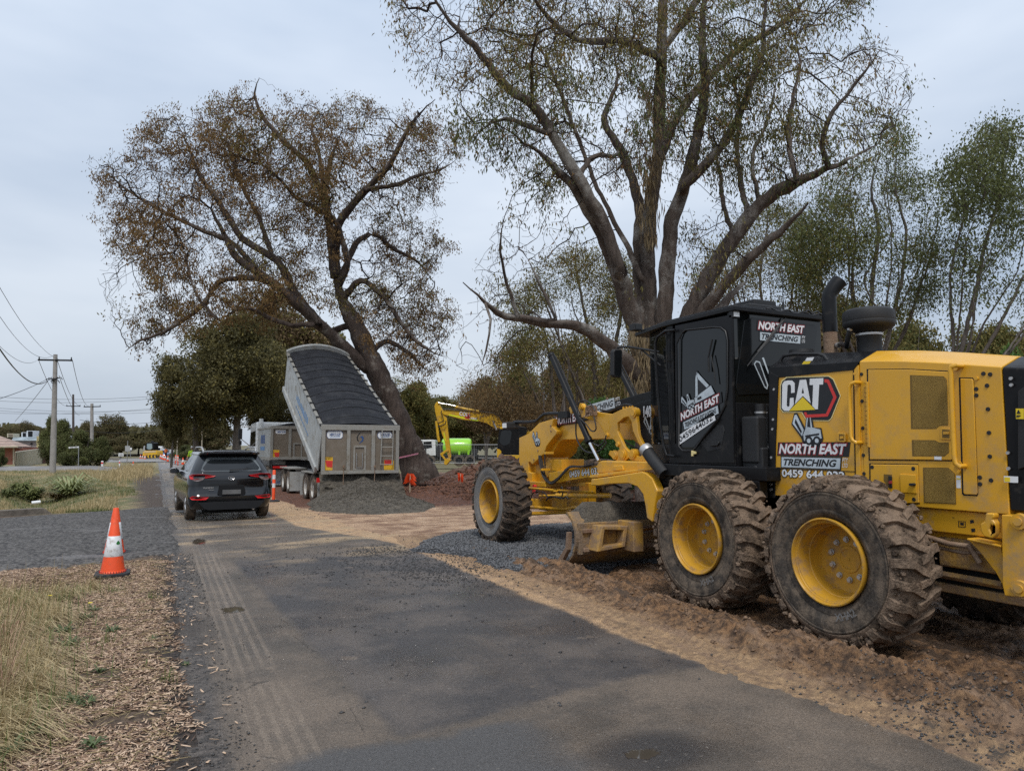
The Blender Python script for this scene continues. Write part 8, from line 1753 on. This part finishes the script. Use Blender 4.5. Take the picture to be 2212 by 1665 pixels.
# grass blades as bent ribbons
def blades(name, xy, zf, L_, W_, m, rs, label, lean=.6, dirv=None, cat='grass'):
    n = len(xy); z = zf(xy[:, 0], xy[:, 1]); a = rs.rand(n)*6.28 if dirv is None else dirv+rs.randn(n)*.5; l_ = (L_*(.5+.8*rs.rand(n)))[:, None]; ln = (np.abs(rs.randn(n))*lean)[:, None]; d = np.stack([np.cos(a), np.sin(a), 0*a], 1); s_ = np.stack([-np.sin(a), np.cos(a), 0*a], 1)*(W_*(.6+.7*rs.rand(n)))[:, None]
    b0 = np.stack([xy[:, 0], xy[:, 1], z-.01], 1); up_ = np.array([0, 0, 1.0]); ln = np.minimum(ln, 1.9)
    p1 = b0+up_*l_*.45*(1-ln*.22)+d*l_*.15*ln; p2 = b0+up_*l_*.75*np.maximum(.10, 1-ln*.48)+d*l_*.48*ln**.8; p3 = b0+up_*l_*np.maximum(.04, 1-ln*.75)+d*l_*.85*np.minimum(1, ln)
    V_ = np.stack([b0-s_, b0+s_, p1-s_*.9, p1+s_*.9, p2-s_*.6, p2+s_*.6, p3-s_*.1, p3+s_*.1], 1).reshape(-1, 3); F = np.array([(0,1,3,2),(2,3,5,4),(4,5,7,6)]); f = (F[None]+np.arange(n)[:, None, None]*8).reshape(-1, 4)
    return tag(bigmesh(name, V_, f, m), label, cat, kind='stuff')
def cl_pts(cs, per, sp): return np.concatenate([np.stack([c[0]+rs.randn(int(per*c[2]))*sp*c[2], c[1]+rs.randn(int(per*c[2]))*sp*c[2]*1.3], 1) for c in cs])
cs = [(-1.25,7.6,1.0),(-1.15,6.8,1.0),(-1.2,8.5,.8),(-1.1,6.1,1.0),(-1.0,5.4,.9),(-.95,4.8,.7),(-.95,9.2,.5),(-1.7,8.4,1.2),(-1.6,7.2,1.2),(-.78,6.4,.4),(-.75,5.7,.45),(-.68,9.8,.35),(-1.5,9.6,.6),(-2.3,9.6,1.2),(-.72,5.0,.35),(-.9,7.9,.5)]
pts_ = cl_pts(cs, 760, .20); pts_ = pts_[pts_[:, 0] < .1]; k_ = rs.rand(len(pts_)) < .5; blades('dry_grass', pts_[k_], verge_h, .42, .0027, m_straw2, rs, 'flattened drying grass matted over the near left verge', 2.4, R(-30)); pts_ = pts_[~k_]; blades('dry_grass', pts_, verge_h, .25, .0027, m_straw, rs, 'long bleached straw grass flopped over the near left verge', 1.25, R(-60)+3.5*vnoise(pts_[:, 0]*2.2, pts_[:, 1]*2.2, 40)); pts_ = cl_pts(cs[:9], 300, .36); blades('dry_grass', pts_, verge_h, .22, .0034, m_ggr, rs, 'drying olive grass among the straw on the near verge', .8)
pts_ = cl_pts([(-.3,6.9,.3),(.12,5.6,.25),(-.55,5.4,.4),(.02,8.6,.3),(-.9,8.1,.8),(-.35,9.2,.4),(-1.2,7.2,.9),(-.75,3.9,.5)], 110, .12); blades('green_tufts', pts_, verge_h, .12, .0024, m_ggr, rs, 'short green grass tufts poking through the wood chips', .5)
n = 90000; yy_ = 22.3+38*rs.rand(n)**1.5; xx_ = -.35-rs.rand(n)**.9*(6+yy_*.42); gn = vnoise(xx_*.35, yy_*.22, 12)*.6+vnoise(xx_*1.3, yy_*.6, 13)*.4; bare = (xx_+(yy_-34)*.03+(gn-.5)*1.4 > -.95) & (yy_ < 50); bare |= ((yy_ > 61) & (yy_ < 70))
ok = ~bare & (np.abs(xx_+1.6) > .02); xx_, yy_, gn = xx_[ok], yy_[ok], gn[ok]; ditch = np.abs(xx_+3+.12*(yy_-25)) < 1.6; gr_ = (gn < .47) | (ditch & (gn < .58)) | ((yy_ < 27) & (gn < .56))
far_z = lambda a, b_: np.where(b_ > 60, base(b_)+.1, verge_h(a, b_))
blades('verge_grass', np.stack([xx_[gr_], yy_[gr_]], 1), far_z, .14, .0060, m_ggr, rs, 'green grass on the bank beyond the driveway', .6); s_ = ~gr_; blades('verge_grass', np.stack([xx_[s_], yy_[s_]], 1), far_z, .24, .0055, m_straw, rs, 'tall straw-coloured grass across the far verge', .45)
k2 = rs.rand(len(xx_)) < .3; blades('verge_grass', np.stack([xx_[k2], yy_[k2]], 1)+rs.randn(k2.sum(), 2)*.1, far_z, .20, .006, m_olive, rs, 'olive half-dried grass through the far verge', .5)
pts_ = np.stack([-1.2+rs.randn(3500)*.75, 55+rs.randn(3500)*6], 1); pts_ = pts_[pts_[:, 0] < -.15]; blades('verge_grass', pts_, far_z, .55, .010, m_straw, rs, 'clump of tall dead grass round the far lone cone', .5)
pts_ = np.stack([rs.uniform(13.6, 17, 500), rs.uniform(26.5, 28.5, 500)], 1); blades('dry_grass', pts_, lambda a, b_: dirt_h(a, b_), .35, .006, m_olive, rs, 'weedy grass at the foot of the leaning tree', .5)
# individual weeds
m_weed = mat('weed_leaf', (.055,.085,.030), .6, vscale=16, col2=(.13,.17,.07), trans=.25); m_petal = mat('yellow_petals', (.85,.66,.03), .6)
def weed(p, label, r=.13, nleaf=16, flower=False, up_=.5, m=None, name='weed', wd=.022):
    w = gp(p); zz = float(verge_h(np.array([w[0]]), np.array([w[1]]))[0]); t = thing(name, label, 'weed', (float(w[0]), float(w[1]), zz)); q = MB(); rr_ = random.Random(int(p[0]*7+p[1]))
    for k in range(nleaf):
        a = rr_.uniform(0, 6.28); L_ = r*rr_.uniform(.6, 1.15); u_ = up_*rr_.uniform(.4, 1.3); d = Vector((math.cos(a), math.sin(a), 0)); s_ = Vector((-math.sin(a), math.cos(a), 0))*wd*rr_.uniform(.6, 1.1)*r/.13; o = Vector((w[0], w[1], zz))
        P = [o, o+d*L_*.35+Vector((0,0,L_*u_*.5)), o+d*L_*.7+Vector((0,0,L_*u_*.75)), o+d*L_+Vector((0,0,L_*u_*.62))]
        q.add([P[0]-s_*.2, P[0]+s_*.2, P[1]-s_*.8, P[1]+s_*.8, P[2]-s_, P[2]+s_, P[3]], [(0,1,3,2),(2,3,5,4),(4,5,6)])
    q.build('leaves', m or m_weed, t)
    if flower: q = MB(); o = Vector((w[0], w[1], zz)); tp_ = o+Vector((.03, .02, r*1.5)); q.tube([o, tp_], .002, 4); q.build('stem', m_weed, t); MB().lathe([(.0005,0),(.016,.002),(.020,.006),(.0005,.008)], tp_, (0,0,1), 12).build('flower', m_petal, t)
    return t
wv = lambda x, y: W4(x, y)
for (x_, y_, r__, fl, lb) in ((665,845,.12,False,'bright leafy weed alone in the wood chips'),(375,850,.17,False,'large leafy weed beside the straw grass'),(510,770,.13,True,'leafy weed with a small yellow flower'),(560,720,.11,False,'small leafy weed nearest the cone'),(410,930,.15,False,'spreading leafy weed in the middle of the left verge'),(440,1275,.14,False,'green thistle in the lower wood chips'),(550,1530,.12,False,'round-leaved weed near the bottom edge'),(590,1090,.09,False,'small pale weed with a grass tuft'),(270,720,.14,True,'weed with yellow flower at the edge of the long grass'),(150,1500,.15,False,'weed at the lower left corner'),(520,1290,.11,False,'weed just right of the green thistle'),(60,1580,.14,False,'weed cut by the lower left edge'),(150,620,.13,False,'weed beside the washed-out hollow'),(1105,1035,.06,False,'tiny grass weed on the dark road edge'),(915,890,.07,False,'tiny grass weed at the chip edge')):
    weed(wv(x_, y_), lb, r__*.72, 26, fl, up_=.8, wd=.013)
for x_, y_, lb in ((30, 1010, 'dead brown dock stalks at the left edge of the straw grass'), (20, 1260, 'second clump of dead brown stalks lower down the left edge')): weed(wv(x_, y_), lb, .22, 46, up_=2.6, m=m_ch[1], name='dead_weed', wd=.0016)
weed(T6(900, 520), 'flopped strap-leaved plant with striped leaves on the ditch bank', 1.2, 260, up_=.75, m=mat('strap_leaf', (.13,.17,.05), .5, vscale=2, col2=(.42,.44,.22), trans=.2), name='strap_leaf_plant', wd=.0042)
weed(T6(760, 520), 'dead brown end of the strap-leaved plant', .9, 140, up_=.45, m=m_straw, name='strap_leaf_plant', wd=.005)
for (x_, y_, r__, lb) in ((280,520,.55,'dark green bush low in the far verge'),(430,530,.5,'second dark green bush low in the far verge'),(100,560,.3,'small green shrub at the left of the far verge')): weed(T6(x_, y_), lb, r__, 420, up_=1.2, m=m_leafG, name='verge_shrub', wd=.012)
# culvert edge, debris, stakes, ribbon
ce = thing('concrete_edge', 'low weathered concrete culvert edge where driveway meets grass', 'concrete edge', tuple(gp(T6(300, 840)))); 
a, b_ = Vector(gp(T6(-300, 880))), Vector(gp(T6(560, 820))); e_ = Vector(gp(T6(680, 824))); q = MB(); u_ = (b_-a).normalized(); n__ = Vector((-u_.y, u_.x, 0)); 
q.loft([[a, a+n__*.22, a+n__*.22+Vector((0,0,.17)), a+Vector((0,0,.17))], [b_, b_+n__*.22, b_+n__*.22+Vector((0,0,.17)), b_+Vector((0,0,.17))], [e_, e_+n__*.22, e_+n__*.22+Vector((0,0,.02)), e_+Vector((0,0,.02))]]); q.build('edge_beam', mat('mossy_concrete', (.10,.085,.07), .9, vscale=4, col2=(.22,.19,.16), bump=.6, bscale=30), ce, .012)
o = cf_ = thing('scrap_of_pipe', 'short broken white pipe lying in the ditch', 'pipe', tuple(gp(T6(460, 700)))); w1_ = Vector(gp(T6(405, 705))); w2_ = Vector(gp(T6(518, 700))); q = MB(); q.cyl(w1_+Vector((0,0,.08)), w2_+Vector((0,0,.10)), .05, .05, 12); q.build('pipe', m_white, o, smooth=40)
V7 = V(900, 1080, 4.0218)
for (x_, y_, hgt, lb, Z_) in ((405, 385, .55, 'stake tied with a droopy fluoro orange ribbon near the gravel heap', 24.5), (902, 372, .0, 'stake wrapped in fluoro orange tape left of the front wheel', 27)):
    w = Vector(dep(V7(x_, y_), Z_)); gz_ = float(dirt_h(np.array([w.x]), np.array([w.y]))[0]); t = thing('survey_stake', lb, 'stake', (w.x, w.y, gz_)); q = MB(); q.box(w.x-.02, w.x+.02, w.y-.02, w.y+.02, gz_-.2, w.z+.25); q.build('stake', mat('stake_timber', (.5,.42,.30), .8), t)
    q = MB(); rr_ = random.Random(int(x_))
    for k in range(26):
        a = rr_.uniform(0, 6.28); r0 = .05; p0_ = Vector((w.x, w.y, w.z+.28-rr_.random()*.30)); dx_ = Vector((math.cos(a), math.sin(a), 0)); q.add([p0_, p0_+dx_*.12+Vector((0,0,.02)), p0_+dx_*(.24 if hgt else .09)-Vector((0,0,.16)), p0_+dx_*.03-Vector((0,0,.09))], [(0,1,2,3)])
    q.build('ribbon', m_oran, t)
t = thing('barrier_ribbon', 'pink and white barrier ribbon stretched from the trailer across the trunk', 'ribbon', tuple(dep(V6(1400,1200), 28))); a, b_ = Vector(dep(V6(1385,1132), 26.5)), Vector(dep(V6(1595,1085), 29.5)); q = MB(); n_s = 14
for k in range(n_s):
    p0_, p1_ = a.lerp(b_, k/n_s), a.lerp(b_, (k+1)/n_s); q.add([p0_-Vector((0,0,.03)), p1_-Vector((0,0,.03)), p1_+Vector((0,0,.03)), p0_+Vector((0,0,.03))], [(0,1,2,3)])
q.build('ribbon', mat('pink_tape', (.75,.10,.25), .5, vscale=20, col2=(.9,.55,.6)), t)
